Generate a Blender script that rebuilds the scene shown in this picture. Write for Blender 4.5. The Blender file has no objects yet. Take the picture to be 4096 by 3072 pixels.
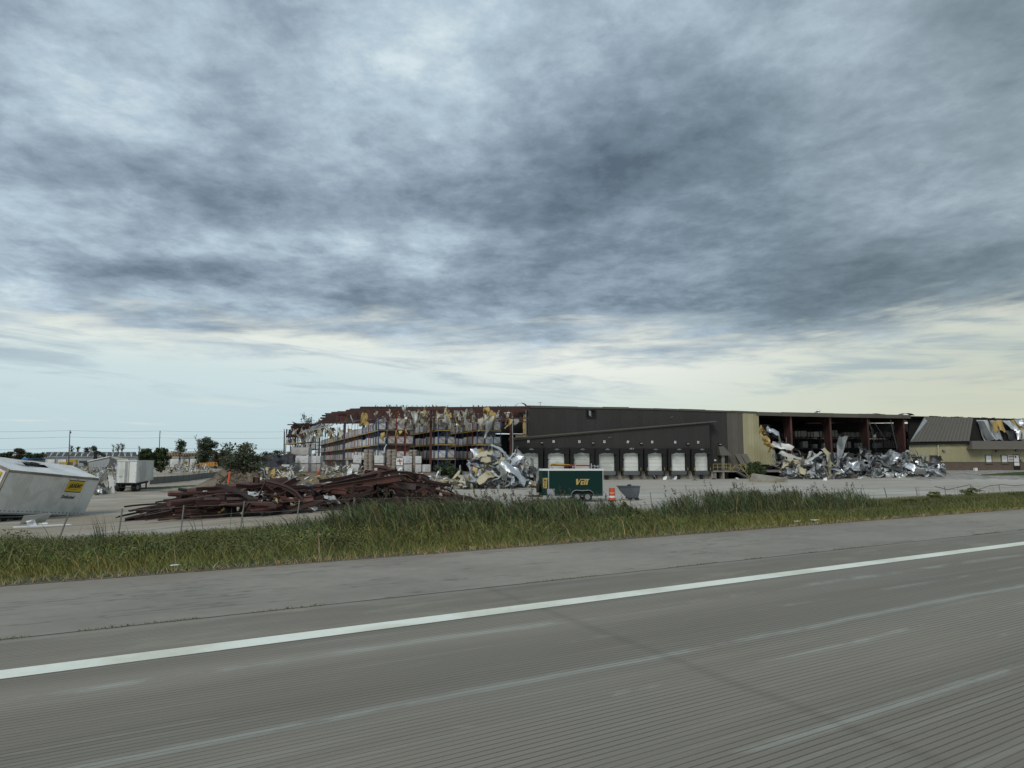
import bpy, math, random
import numpy as np
from mathutils import Vector, Matrix, noise as mnoise

random.seed(7); rng = np.random.default_rng(7)
scene = bpy.context.scene
COL = scene.collection
PI = math.pi
# ------------------------------------------------------------------ camera
F = 2840.0; ALPHA = math.atan(304/2840); EYE = 1.4
cam_d = bpy.data.cameras.new('camera'); cam = bpy.data.objects.new('camera', cam_d); COL.objects.link(cam)
cam_d.sensor_width = 36.0; cam_d.lens = F/4096*36.0; cam_d.clip_start = 0.1; cam_d.clip_end = 9000
cam.location = (0, 0, EYE); cam.rotation_euler = (PI/2+ALPHA, 0, 0)
scene.camera = cam

def lin(c):
    return tuple(((v/255)/12.92 if v/255 <= .04045 else ((v/255+.055)/1.055)**2.4) for v in c)
def ray(px, py):
    yc = -(py-1536.0); ca, sa = math.cos(ALPHA), math.sin(ALPHA)
    return Vector((px-2048.0, ca*F-sa*yc, ca*yc+sa*F)).normalized()
def azel(px, py):
    d = ray(px, py); return math.atan2(d.x, d.y), math.asin(d.z)

# ------------------------------------------------------------------ node helper
class V:
    def __init__(s, t, k): s.t, s.k = t, k
    def _m(s, op, *a, clamp=False):
        n = s.t.nodes.new('ShaderNodeMath'); n.operation = op; n.use_clamp = clamp
        for i, x in enumerate((s,)+a):
            if isinstance(x, V): s.t.links.new(x.k, n.inputs[i])
            else: n.inputs[i].default_value = float(x)
        return V(s.t, n.outputs[0])
    def __add__(s, o): return s._m('ADD', o)
    def __radd__(s, o): return s._m('ADD', o)
    def __sub__(s, o): return s._m('SUBTRACT', o)
    def __mul__(s, o): return s._m('MULTIPLY', o)
    def __rmul__(s, o): return s._m('MULTIPLY', o)
    def __truediv__(s, o): return s._m('DIVIDE', o)
    def clamp(s): return s._m('ADD', 0.0, clamp=True)
def smooth(v, a, b):
    n = v.t.nodes.new('ShaderNodeMapRange'); n.interpolation_type = 'SMOOTHSTEP'
    v.t.links.new(v.k, n.inputs[0]); n.inputs[1].default_value = a; n.inputs[2].default_value = b
    return V(v.t, n.outputs[0])
def vec(t, *a):
    n = t.nodes.new('ShaderNodeCombineXYZ')
    for i, x in enumerate(a):
        if isinstance(x, V): t.links.new(x.k, n.inputs[i])
        else: n.inputs[i].default_value = float(x)
    return V(t, n.outputs[0])
def sep(v):
    n = v.t.nodes.new('ShaderNodeSeparateXYZ'); v.t.links.new(v.k, n.inputs[0])
    return [V(v.t, n.outputs[i]) for i in range(3)]
def noise(v, scale=1, detail=4, rough=.5, dist=0):
    n = v.t.nodes.new('ShaderNodeTexNoise'); v.t.links.new(v.k, n.inputs['Vector'])
    n.inputs['Scale'].default_value = scale; n.inputs['Detail'].default_value = detail
    n.inputs['Roughness'].default_value = rough; n.inputs['Distortion'].default_value = dist
    return V(v.t, n.outputs[0])
def mixc(t, f, a, b, mode='MIX'):
    n = t.nodes.new('ShaderNodeMix'); n.data_type = 'RGBA'; n.blend_type = mode
    for i, x in ((0, f), (6, a), (7, b)):
        if isinstance(x, V): t.links.new(x.k, n.inputs[i])
        elif i == 0: n.inputs[0].default_value = float(x)
        else: n.inputs[i].default_value = tuple(x)[:3]+(1,)
    return V(t, n.outputs[2])

# ------------------------------------------------------------------ world
SUN_AZ, SUN_EL = math.radians(-158), math.radians(45)
w = bpy.data.worlds.new('World'); scene.world = w; w.use_nodes = True
t = w.node_tree; t.nodes.clear()
sky = t.nodes.new('ShaderNodeTexSky'); sky.sky_type = 'NISHITA'; sky.sun_disc = False
sky.sun_elevation = SUN_EL; sky.sun_rotation = SUN_AZ
tc = t.nodes.new('ShaderNodeTexCoord'); D = V(t, tc.outputs['Generated'])
dx, dy, dz = sep(D)
el = dz._m('ARCSINE'); az = dx._m('ARCTAN2', dy)
zz = dz._m('ABSOLUTE')+.10
cx, cy = dx/zz, dy/zz
cp = vec(t, cx, cy, 0)
wn = noise(cp, 1.1, 4, .55); wn2 = noise(vec(t, cx+7.3, cy-3.1, 2.0), 1.1, 4, .55)
az_w = az+(wn-.5)*.30; el_w = el+(wn2-.5)*.14
dens = noise(vec(t, cx*1.0+3.7, cy*.85+1.0, .4), 1.05, 10, .60, .2)
fine = noise(vec(t, cx*1.1-2.0, cy*1.0+5.0, 3.4), 3.4, 10, .66, .15)
puff = noise(vec(t, cx*1.2+9.0, cy*1.1-4.0, 8.0), 10.0, 8, .62, .1)
L = (dens-.5)*1.45+(fine-.5)*.95+(puff-.5)*.36+.665
BL = [(2700, 600, 560, 300, -.33), (3050, 880, 420, 240, -.25), (2150, 760, 380, 200, -.16), (3950, 1120, 620, 150, -.32), (2250, 900, 420, 170, -.15),
      (1750, 170, 620, 330, .17), (1250, 480, 300, 160, .10), (300, 690, 520, 80, -.08), (1350, 880, 600, 110, -.24), (900, 330, 200, 220, -.10),
      (1000, 1130, 900, 80, -.22), (3950, 420, 230, 330, -.14), (3700, 760, 480, 90, .10), (1850, 960, 240, 45, .28), (2500, 820, 140, 50, .26),
      (500, 150, 500, 250, .06), (420, 430, 260, 120, .15), (2600, 1180, 700, 90, -.12), (1600, 1230, 500, 50, -.12), (3500, 1180, 600, 90, -.1), (3300,150,500,150,.06), (250, 560, 420, 120, .16), (150, 250, 400, 200, .05), (700, 1080, 900, 60, -.10), (1500, 250, 260, 120, .08)]
for px, py, sx, sy, amp in BL:
    a0, e0 = azel(px, py)
    qa = (az_w-a0)/(sx/F); qe = (el_w-e0)/(sy/F)
    L = L+(qa*qa+qe*qe)._m('MULTIPLY', -1)._m('EXPONENT')*amp
L = L.clamp()
def ramp(v, stops):
    n = v.t.nodes.new('ShaderNodeValToRGB'); v.t.links.new(v.k, n.inputs[0]); cr = n.color_ramp
    while len(cr.elements) < len(stops): cr.elements.new(.5)
    for e, (p, c) in zip(cr.elements, stops): e.position = p; e.color = tuple(c)[:3]+(1,)
    return V(v.t, n.outputs[0])
deck = ramp(L, [(0, lin((90, 106, 121))), (.3, lin((121, 139, 154))), (.55, lin((151, 169, 184))), (.8, lin((183, 202, 215))), (1, lin((214, 229, 235)))])
R_ = math.radians
hor = ramp(el/R_(16.0), [(0, lin((188, 211, 217))), (.22, lin((197, 218, 223))), (.42, lin((207, 225, 227))), (.6, lin((234, 239, 230))), (.75, lin((230, 236, 230))), (1, lin((190, 205, 215)))])
# warm glow low on the right
warm = smooth(az, R_(-12), R_(38))*(1-0.0)
wel = smooth(el, R_(14), R_(2))
hor = mixc(t, warm*wel*.85, hor, lin((238, 236, 204)))
glow = (((az-R_(8))/R_(16))._m('POWER', 2)+((el-R_(7.6))/R_(2.4))._m('POWER', 2))._m('MULTIPLY', -1)._m('EXPONENT')
hor = mixc(t, glow*.7, hor, lin((245, 246, 236)))
# thin streaks in the low clear band
stx = noise(vec(t, az*3.0, el*26.0+az*1.5, 1.0), 1.6, 6, .6, .5)
sw = smooth(stx, .46, .66)*smooth(el, R_(2.5), R_(7))
hor = mixc(t, sw*.75, hor, lin((170, 189, 200)))
st2 = noise(vec(t, az*5.0, el*60.0, 6.0), 1.3, 5, .6)
hor = mixc(t, smooth(st2, .56, .7)*.35*smooth(el, R_(7), R_(2)), hor, lin((240, 240, 226)))
sty = noise(vec(t, az*2.2+3, el*17.0-az*1.2, 4.0), 1.5, 8, .62, .3)
edge = el+(wn-.5)*R_(8)+(fine-.5)*R_(5)+(sty-.5)*R_(13)
mask = smooth(edge, R_(6.8), R_(12.0))
skyc = mixc(t, mask, hor, deck)
skyc = mixc(t, smooth(az, R_(5), R_(36))*.30, skyc, lin((128, 142, 140)), 'MIX')
bg1 = t.nodes.new('ShaderNodeBackground'); t.links.new(sky.outputs[0], bg1.inputs[0]); bg1.inputs[1].default_value = .06
bg2 = t.nodes.new('ShaderNodeBackground'); t.links.new(skyc.k, bg2.inputs[0]); bg2.inputs[1].default_value = 1.0
ms = t.nodes.new('ShaderNodeMixShader'); ms.inputs[0].default_value = .96
t.links.new(bg1.outputs[0], ms.inputs[1]); t.links.new(bg2.outputs[0], ms.inputs[2])
wo = t.nodes.new('ShaderNodeOutputWorld'); t.links.new(ms.outputs[0], wo.inputs[0])
w.cycles.sampling_method = 'MANUAL'; w.cycles.sample_map_resolution = 512

sd = bpy.data.lights.new('sun', 'SUN'); sd.energy = 1.5; sd.angle = math.radians(18); sd.color = (1, .95, .86)
so = bpy.data.objects.new('sun', sd); COL.objects.link(so)
sdir = Vector((math.sin(SUN_AZ)*math.cos(SUN_EL), math.cos(SUN_AZ)*math.cos(SUN_EL), math.sin(SUN_EL)))
so.rotation_euler = sdir.to_track_quat('Z', 'Y').to_euler()
scene.view_settings.view_transform = 'Standard'; scene.view_settings.look = 'None'
scene.view_settings.exposure = 0.0; scene.view_settings.gamma = 1.0; scene.view_settings.use_curve_mapping = False
scene.cycles.max_bounces = 5; scene.cycles.diffuse_bounces = 3

# ------------------------------------------------------------------ materials
def mat(name, col, rough=.75, metal=0.0, var=.18, scale=1.5, bump=0.0, col2=None, c2s=.35, rnd=.0, spec=.4, stripe=None, tint=None, detail=5):
    m = bpy.data.materials.new(name); m.use_nodes = True; t = m.node_tree; b = t.nodes['Principled BSDF']
    tc = t.nodes.new('ShaderNodeTexCoord'); P = V(t, tc.outputs['Object'])
    n1 = noise(P, scale, detail, .6)
    c = mixc(t, 1.0, col, (1, 1, 1), 'MULTIPLY')
    if col2:
        n2 = noise(P, c2s*scale, 5, .6, .4); c = mixc(t, smooth(n2, .42, .62), c, col2)
    if tint:
        at = t.nodes.new('ShaderNodeAttribute'); at.attribute_name = 'tint'; c = mixc(t, 1.0, c, V(t, at.outputs['Color']), 'MULTIPLY')
    g = (n1-.5)*(2*var)+1.0
    if rnd:
        oi = t.nodes.new('ShaderNodeObjectInfo'); g = g*((V(t, oi.outputs['Random'])-.5)*(2*rnd)+1.0)
    g3 = vec(t, g, g, g)
    c = mixc(t, 1.0, c, g3, 'MULTIPLY')
    t.links.new(c.k, b.inputs['Base Color'])
    b.inputs['Roughness'].default_value = rough; b.inputs['Metallic'].default_value = metal
    b.inputs['Specular IOR Level'].default_value = spec
    h = None
    if stripe:   # fine relief (siding ribs) along an object axis
        ax = sep(P)[stripe[0]]; h = (ax*(2*PI/stripe[1]))._m('SINE')*stripe[2]
    if bump: h = n1*bump+(h if h else 0.0)
    if h is not None:
        bp = t.nodes.new('ShaderNodeBump'); bp.inputs['Strength'].default_value = 1; bp.inputs['Distance'].default_value = 1
        t.links.new(h.k, bp.inputs['Height']); t.links.new(bp.outputs[0], b.inputs['Normal'])
    return m

# ------------------------------------------------------------------ geometry helpers
def tag(o, label=None, cat=None, group=None, kind=None):
    if label: o['label'] = label
    if cat: o['category'] = cat
    if group: o['group'] = group
    if kind: o['kind'] = kind
    return o
class MB:
    def __init__(s): s.v = []; s.f = []
    def add(s, v, f):
        o = len(s.v); s.v += [Vector(p) for p in v]; s.f += [tuple(i+o for i in q) for q in f]; return s
    def box(s, a, b, M=None):
        (x0, y0, z0), (x1, y1, z1) = a, b
        v = [Vector(p) for p in ((x0, y0, z0), (x1, y0, z0), (x1, y1, z0), (x0, y1, z0), (x0, y0, z1), (x1, y0, z1), (x1, y1, z1), (x0, y1, z1))]
        if M is not None: v = [M@p for p in v]
        return s.add(v, [(0, 3, 2, 1), (4, 5, 6, 7), (0, 1, 5, 4), (1, 2, 6, 5), (2, 3, 7, 6), (3, 0, 4, 7)])
    def hexa(s, v):
        return s.add(v, [(0, 3, 2, 1), (4, 5, 6, 7), (0, 1, 5, 4), (1, 2, 6, 5), (2, 3, 7, 6), (3, 0, 4, 7)])
    def bar(s, a, b, w, h=None, up=(0, 0, 1)):
        a, b = Vector(a), Vector(b); d = b-a
        if d.length < 1e-6: return s
        d.normalize(); u = Vector(up)
        if abs(d.dot(u)) > .97: u = Vector((0, 1, 0))
        r = d.cross(u).normalized(); u = r.cross(d).normalized(); h = h or w
        v = [p+r*sx*w/2+u*sy*h/2 for p in (a, b) for sx, sy in ((-1, -1), (1, -1), (1, 1), (-1, 1))]
        return s.add(v, [(0, 1, 2, 3), (7, 6, 5, 4), (0, 4, 5, 1), (1, 5, 6, 2), (2, 6, 7, 3), (3, 7, 4, 0)])
    def tube(s, pts, r, n=8, r1=None):
        pts = [Vector(p) for p in pts]; rings = []; o = len(s.v); N = len(pts)
        for i, p in enumerate(pts):
            d = (pts[min(i+1, N-1)]-pts[max(i-1, 0)]).normalized(); u = Vector((0, 0, 1)) if abs(d.z) < .9 else Vector((1, 0, 0))
            a = d.cross(u).normalized(); b = a.cross(d)
            rr = r if r1 is None else r+(r1-r)*i/(N-1)
            for k in range(n):
                q = 2*PI*k/n; s.v.append(p+a*math.cos(q)*rr+b*math.sin(q)*rr)
        for i in range(N-1):
            for k in range(n):
                s.f.append((o+i*n+k, o+i*n+(k+1) % n, o+(i+1)*n+(k+1) % n, o+(i+1)*n+k))
        s.f.append(tuple(o+k for k in range(n))[::-1]); s.f.append(tuple(o+(N-1)*n+k for k in range(n)))
        return s
    def disc(s, c, ax, r, th, n=16):
        c, ax = Vector(c), Vector(ax).normalized(); return s.tube([c-ax*th/2, c+ax*th/2], r, n)
    def mesh(s, name, off=Vector((0, 0, 0)), smooth=False):
        me = bpy.data.meshes.new(name); me.from_pydata([tuple(p-off) for p in s.v], [], s.f); me.update()
        if smooth: me.polygons.foreach_set('use_smooth', [True]*len(me.polygons))
        return me
    def build(s, name, m, parent=None, origin=None, smooth=False, label=None):
        if origin is None:
            origin = Vector((0, 0, 0))
            if s.v and parent is None:
                xs = [p.x for p in s.v]; ys = [p.y for p in s.v]; origin = Vector(((min(xs)+max(xs))/2, (min(ys)+max(ys))/2, min(p.z for p in s.v)))
        off = origin if parent is None else Vector(parent.get('_o', (0, 0, 0)))
        me = s.mesh(name, off, smooth); me.materials.append(m)
        o = bpy.data.objects.new(name, me); COL.objects.link(o)
        if parent is None: o.location = off
        else: o.parent = parent
        if parent is not None: o['_o'] = tuple(off)
        else: o['_o'] = tuple(off)
        if label: o['label'] = label
        return o
def thing(name, loc, label, cat, group=None):
    o = bpy.data.objects.new(name, None); COL.objects.link(o); o.location = loc; o.empty_display_size = .3
    o['_o'] = tuple(loc); return tag(o, label, cat, group)
def place(name, me, loc, rot=(0, 0, 0), scl=(1, 1, 1), label=None, cat=None, group=None, parent=None, m=None):
    o = bpy.data.objects.new(name, me); COL.objects.link(o); o.location = loc; o.scale = scl
    if isinstance(rot, Matrix): o.rotation_euler = rot.to_euler()
    else: o.rotation_euler = rot
    if parent is not None:
        o.parent = parent; o.location = Vector(loc)-Vector(parent['_o'])
    return tag(o, label, cat, group)
def fastmesh(name, verts, quads=None, tris=None, m=None, tint=None, smooth=False):
    me = bpy.data.meshes.new(name); verts = np.asarray(verts, np.float32)
    nq = 0 if quads is None else len(quads); nt = 0 if tris is None else len(tris)
    me.vertices.add(len(verts)); me.vertices.foreach_set('co', verts.ravel())
    idx = []
    if nq: idx.append(np.asarray(quads, np.int32).ravel())
    if nt: idx.append(np.asarray(tris, np.int32).ravel())
    idx = np.concatenate(idx); me.loops.add(len(idx)); me.loops.foreach_set('vertex_index', idx)
    me.polygons.add(nq+nt)
    st = np.concatenate([np.arange(nq)*4, nq*4+np.arange(nt)*3]).astype(np.int32)
    me.polygons.foreach_set('loop_start', st)
    if tint is not None:
        a = me.attributes.new('tint', 'FLOAT_COLOR', 'POINT'); c = np.ones((len(verts), 4), np.float32); c[:, :3] = tint; a.data.foreach_set('color', c.ravel())
    me.update(calc_edges=True)
    if smooth: me.polygons.foreach_set('use_smooth', [True]*len(me.polygons))
    if m: me.materials.append(m)
    return me
def link(name, me, loc=(0, 0, 0), **k):
    o = bpy.data.objects.new(name, me); COL.objects.link(o); o.location = loc; o['_o'] = tuple(loc); return tag(o, **k)

# ------------------------------------------------------------------ terrain
RX, RY = .852, .524            # road direction
RN = math.hypot(RX, RY); RX /= RN; RY /= RN
def sm(x, a, b):
    q = min(1, max(0, (x-a)/(b-a))) if b > a else 0; return q*q*(3-2*q)
PRO = [(-1e4, 0), (9.98, 0), (12.2, -.22), (16, -.62), (22, -1.28), (28, -1.58), (34, -1.6), (1e5, -1.6)]
def pro(d):
    for (a, za), (b, zb) in zip(PRO, PRO[1:]):
        if d <= b: return za+(zb-za)*(d-a)/(b-a)
    return -1.6
def zt(x, y):
    d = -RY*x+RX*y
    z = pro(d)
    z -= .8*sm(-x, 8, 28)*sm(d, 16, 32)*(1-sm(y, 120, 190))
    k = sm(y, 85.5, 93)*sm(x, -42, -37)*(1-sm(x, -1.5, 1.5))*(1-sm(y, 200, 215))
    z += (-.30-z)*k
    k = sm(y, 108, 117)*sm(x, 58, 68); z += (-.32-z)*k
    k = sm(y, 180, 240); z += (-1.35-z)*k
    return z
def G(px, py):
    """the ground point seen at a photo position"""
    r = ray(px, py); o = Vector((0, 0, EYE)); tt = 3.0; last = tt
    while tt < 1500:
        p = o+r*tt
        if p.z <= zt(p.x, p.y):
            a, b = last, tt
            for _ in range(24):
                m_ = (a+b)/2; p = o+r*m_
                if p.z <= zt(p.x, p.y): b = m_
                else: a = m_
            p = o+r*b; return Vector((p.x, p.y, zt(p.x, p.y)))
        last = tt; tt *= 1.01
    return p
def W(px, py, Y):
    r = ray(px, py); return Vector((0, 0, EYE))+r*(Y/r.y)
def on(px, Y, dz=0):
    """ground point at depth Y below photo column px"""
    p = W(px, 1840, Y); return Vector((p.x, p.y, zt(p.x, p.y)+dz))
def sd2xy(s, d): return s*RX-d*RY, s*RY+d*RX

def axis(lo, hi, step, flo, fhi, g=1.35):
    a = list(np.arange(lo, hi+1e-6, step)); x, h = lo, step
    while x > flo: h *= g; x -= h; a.insert(0, x)
    x, h = hi, step
    while x < fhi: h *= g; x += h; a.append(x)
    return a
S = axis(-70, 170, 1.2, -4000, 5000); Dd = axis(9.9, 34.4, .7, 9.9, 10)+[34.75+1.2*i for i in range(160)]
x, h = Dd[-1], 1.2
while x < 5500: h *= 1.35; x += h; Dd.append(x)
verts = np.array([(*sd2xy(s, d), 0.0) for d in Dd for s in S]); 
verts[:, 2] = [zt(a, b)+.02*mnoise.noise((a*.35, b*.35, 0))*(1 if (-RY*a+RX*b) > 11 else 0) for a, b in verts[:, :2]]
ns = len(S); cells = {'grass_ground': [], 'parking_lot': [], 'dirt_berm': [], 'gravel_strip': [], 'far_field': [], 'lawn': []}
for j in range(len(Dd)-1):
    for i in range(ns-1):
        d = (Dd[j]+Dd[j+1])/2; s = (S[i]+S[i+1])/2; x, y = sd2xy(s, d)
        q = (j*ns+i, j*ns+i+1, (j+1)*ns+i+1, (j+1)*ns+i)
        lotd = 30.6+1.0*mnoise.noise((s*.12, 0, 3))+(3.2 if x > 20 else 0)*0
        if d < lotd-2.2: k = 'grass_ground'
        elif d < lotd: k = 'gravel_strip'
        elif y > 230 or abs(s) > 400: k = 'far_field'
        elif (x > -43 and x < 1.6 and y > 85+1.5*mnoise.noise((x*.2, 1, 0))): k = 'dirt_berm'
        elif x > 62 and y > 109.5: k = 'gravel_strip'
        elif x < -39 and y > 94 and y < 112 and x > -52+ (y-94)*.2 and x < -46: k = 'lawn'
        else: k = 'parking_lot'
        cells[k].append(q)
def ground_mat(name, c1, c2, c3, s1, s2, bump, rough=.9, streak=None):
    m = bpy.data.materials.new(name); m.use_nodes = True; t = m.node_tree; b = t.nodes['Principled BSDF']
    g = t.nodes.new('ShaderNodeNewGeometry'); P = V(t, g.outputs['Position']); X, Y_, Z_ = sep(P)
    s = X*RX+Y_*RY; d = Y_*RX-X*RY
    n1 = noise(P, s1, 6, .62, .3); n2 = noise(P, s2, 6, .6, .5); n3 = noise(P, s1*9, 4, .6)
    c = mixc(t, smooth(n1, .35, .65), c1, c2); c = mixc(t, smooth(n2, .48, .68), c, c3)
    gg = (n3-.5)*.35+1; c = mixc(t, 1, c, vec(t, gg, gg, gg), 'MULTIPLY')
    t.links.new(c.k, b.inputs['Base Color']); b.inputs['Roughness'].default_value = rough; b.inputs['Specular IOR Level'].default_value = .25
    bp = t.nodes.new('ShaderNodeBump'); bp.inputs['Distance'].default_value = bump; bp.inputs['Strength'].default_value = .8
    t.links.new((n3+n1*.5).k, bp.inputs['Height']); t.links.new(bp.outputs[0], b.inputs['Normal'])
    return m, t, b, (X, Y_, s, d)
m_soil = ground_mat('grass_soil', (.045, .048, .022), (.07, .065, .035), (.03, .04, .016), .8, .25, .05)[0]
m_dirt = ground_mat('berm_dirt', (.16, .13, .095), (.21, .175, .13), (.115, .095, .07), .5, .16, .06)[0]
m_gravel = ground_mat('gravel', (.24, .23, .21), (.33, .32, .30), (.16, .15, .13), 1.6, .5, .05)[0]
m_far = ground_mat('far_ground', (.13, .12, .095), (.08, .09, .045), (.22, .2, .18), .05, .02, .05)[0]
m_lawn = ground_mat('lawn', (.05, .07, .022), (.04, .06, .02), (.07, .08, .03), .5, .2, .03)[0]
m_lot, t_, b_, (X_, Y_, s_, d_) = ground_mat('lot_concrete', (.41, .385, .335), (.35, .33, .285), (.46, .44, .395), .12, .045, .004)
# mud dragged over the slab where machines drive, dark tar joints
old = b_.inputs['Base Color'].links[0].from_socket
mud = noise(vec(t_, s_*.07, d_*.15, 0), 1.0, 8, .66, 1.2)
mm = smooth(mud, .36, .60)*smooth(X_, 4, -12)
fm = noise(vec(t_, s_*.3, d_*.9, 5), 1.0, 5, .6, .6)
c = mixc(t_, mm*.85, V(t_, old), (.30, .25, .185))
c = mixc(t_, smooth(fm, .5, .7)*smooth(X_, 8, -10)*.5, c, (.19, .155, .115))
tk2 = noise(vec(t_, s_*.10, d_*.8, 15), 1.0, 5, .6, .8); c = mixc(t_, smooth(tk2, .55, .7)*.35, c, (.24, .225, .195))
for jd in (39.0, 45.0, 52.0, 60.0, 70.0, 82.0): c = mixc(t_, smooth((d_+(fm-.5)*.25-jd)._m('ABSOLUTE'), .16, .04)*.45, c, (.10, .095, .085))
crk = noise(vec(t_, s_*.04, d_*.5, 4), 1.0, 3, .5)
cr = smooth((crk-.5)._m('ABSOLUTE'), .006, .001)
c = mixc(t_, cr*.35, c, (.09, .085, .08))
t_.links.new(c.k, b_.inputs['Base Color'])
GM = {'grass_ground': m_soil, 'parking_lot': m_lot, 'dirt_berm': m_dirt, 'gravel_strip': m_gravel, 'far_field': m_far, 'lawn': m_lawn}
for k, q in cells.items():
    q = np.array(q); u, inv = np.unique(q, return_inverse=True)
    link(k, fastmesh(k, verts[u], inv.reshape(-1, 4), None, GM[k], smooth=True), kind='structure')

# ------------------------------------------------------------------ highway
def road_strip(name, d0, d1, z, m, s0=-3000, s1=4000, kind='structure'):
    mb = MB(); ss = axis(-60, 160, 4, s0, s1, 1.5)
    vv = []; 
    for s in ss:
        for d in (d0, d1): x, y = sd2xy(s, d); vv.append((x, y, z))
    f = [(2*i, 2*i+2, 2*i+3, 2*i+1) for i in range(len(ss)-1)]
    mb.add(vv, f); return tag(mb.build(name, m, origin=Vector((0, 0, 0))), kind=kind)
def concrete_mat():
    m = bpy.data.materials.new('tined_concrete'); m.use_nodes = True; t = m.node_tree; b = t.nodes['Principled BSDF']
    g = t.nodes.new('ShaderNodeNewGeometry'); P = V(t, g.outputs['Position']); X, Y, Z = sep(P)
    s = X*RX+Y*RY; d = Y*RX-X*RY
    n1 = noise(vec(t, s*.06, d*1.1, 0), 1, 5, .6); n0 = noise(P, .35, 5, .6); ng = noise(P, 60, 3, .7)
    c = mixc(t, smooth(n1, .3, .7), (.268, .246, .205), (.208, .19, .158))
    c = mixc(t, smooth(n0, .45, .65)*.5, c, (.225, .215, .185))
    # pale scraped streaks along the lane
    brk = noise(vec(t, s*.55, d*1.3, 9), 1, 5, .68, .6); wv = (noise(vec(t, s*.35, 3.0, 2), 1, 4, .6)-.5)*.16
    rag = noise(vec(t, s*2.2, d*14, 4), 1, 4, .7)
    for dc, wd, lo_, k in ((3.95, .06, .36, .66), (2.48, .05, .42, .56), (4.62, .05, .48, .58), (5.22, .09, .42, .52), (3.46, .045, .50, .55), (2.95, .03, .54, .4), (4.3, .03, .54, .4), (3.10, .02, .56, .35), (1.6, .05, .45, .4)):
        band = ((d+wv-dc)._m('ABSOLUTE')+(rag-.5)*wd*1.8)
        c = mixc(t, smooth(band, wd*1.3, 0)*smooth(brk+(.02 if dc == 3.95 else 0), lo_, lo_+.16)*k, c, (.42, .44, .40))
    pe = noise(vec(t, s*.8, d*3.0, 12), 1, 5, .65, .4); c = mixc(t, smooth(pe, .50, .68)*smooth(d, 5.95, 6.1)*.5, c, (.36, .34, .27))
    c = mixc(t, smooth(pe, .46, .30)*smooth(d, 5.95, 6.1)*.3, c, (.16, .13, .095))
    c = mixc(t, smooth((d-6.9)._m('ABSOLUTE'), .08, .02)*.4, c, (.38, .37, .33))
    c = mixc(t, smooth(d, 3.4, 1.8)*.30, c, (.10, .093, .083))
    st2 = noise(vec(t, s*.35, d*9.0, 19), 1, 4, .62, .2); c = mixc(t, smooth(st2, .52, .75)*.40, c, (.33, .335, .295))
    wt = noise(vec(t, s*.02, d*.55, 30), 1, 3, .5); c = mixc(t, smooth(wt, .45, .62)*.28, c, (.115, .108, .095))
    pt = noise(vec(t, s*.9, d*2.2, 2), 1, 4, .6); pt = smooth(pt, .62, .75)*smooth(d, 5.4, 6.2)
    c = mixc(t, pt*.5, c, (.34, .32, .25))
    wob = noise(vec(t, s*.7, d*.2, 0), 1, 2, .5)*.012
    gr = ((d+wob)*(1/.047))._m('FRACT'); gr = (gr-.5)._m('ABSOLUTE')  # 0.5 at the groove
    amp = smooth(noise(vec(t, s*.25, d*1.6, 5), 1, 3, .5), .30, .60)*.6+.4
    grv = smooth(gr, .36, .48)*amp
    c = mixc(t, grv*.62, c, (.055, .05, .042))
    # one skewed, tyre-blackened transverse joint and fainter repeats
    sk = s-d*SKEW
    w1 = noise(vec(t, s*2, d*2, 1), 1, 3, .6)
    for off, k in ((JOINT, .17), (JOINT-11.2, .08), (JOINT+11.2, .14), (JOINT+22.4, .14)):
        j = smooth((sk-off+(w1-.5)*.10)._m('ABSOLUTE'), .10, .0)
        c = mixc(t, j*k, c, (.06, .056, .05))
    gg = (ng-.5)*.30+1; c = mixc(t, 1, c, vec(t, gg, gg, gg), 'MULTIPLY')
    t.links.new(c.k, b.inputs['Base Color']); b.inputs['Roughness'].default_value = .85; b.inputs['Specular IOR Level'].default_value = .25
    bp = t.nodes.new('ShaderNodeBump'); bp.inputs['Distance'].default_value = .004; bp.inputs['Strength'].default_value = .7
    t.links.new((ng*.5-grv).k, bp.inputs['Height']); t.links.new(bp.outputs[0], b.inputs['Normal'])
    return m
def flat(px, py, z=0.0):
    r = ray(px, py); tt = (z-EYE)/r.z; return Vector((r.x*tt, r.y*tt, z))
def to_sd(p): return p.x*RX+p.y*RY, -p.x*RY+p.y*RX
ja, jb = to_sd(flat(2170, 2435)), to_sd(flat(3650, 3006))
SKEW = (ja[0]-jb[0])/(ja[1]-jb[1]); JOINT = ja[0]-SKEW*ja[1]
print('joint', ja, jb, SKEW)
m_conc = concrete_mat()
for px_, py_ in ((0, 2704), (1400, 2519), (2800, 2337), (4096, 2174), (0, 2563), (1400, 2408), (4096, 2117), (0, 2342), (1400, 2234), (4096, 2035)):
    print('road d', px_, py_, to_sd(flat(px_, py_)))
def asphalt_mat():
    m, t, b, (X, Y, s, d) = ground_mat('shoulder_asphalt', (.285, .262, .228), (.235, .218, .19), (.32, .295, .255), .5, .12, .006, .9)
    old = V(t, b.inputs['Base Color'].links[0].from_socket)
    n = noise(vec(t, s*.9, d*2.6, 0), 1, 5, .65); c = mixc(t, smooth(n, .66, .74)*.7, old, (.06, .06, .058))
    n = noise(vec(t, s*.12, d*.9, 3), 1, 5, .65); cr = smooth((n-.5)._m('ABSOLUTE'), .008, .001); c = mixc(t, cr*.45, c, (.07, .07, .068))
    ed = smooth(d, 9.2, 9.75); c = mixc(t, ed*.3, c, (.2, .15, .11))
    t.links.new(c.k, b.inputs['Base Color']); return m
m_asph = asphalt_mat()
m_paint = mat('edge_line_paint', (.80, .83, .74), .6, var=.12, scale=14, col2=(.64, .65, .55), c2s=.05)
m_tar = mat('tar_joint', (.03, .03, .028), .8, var=.3, scale=4)
DJ, DE = 7.0, 9.98
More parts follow.
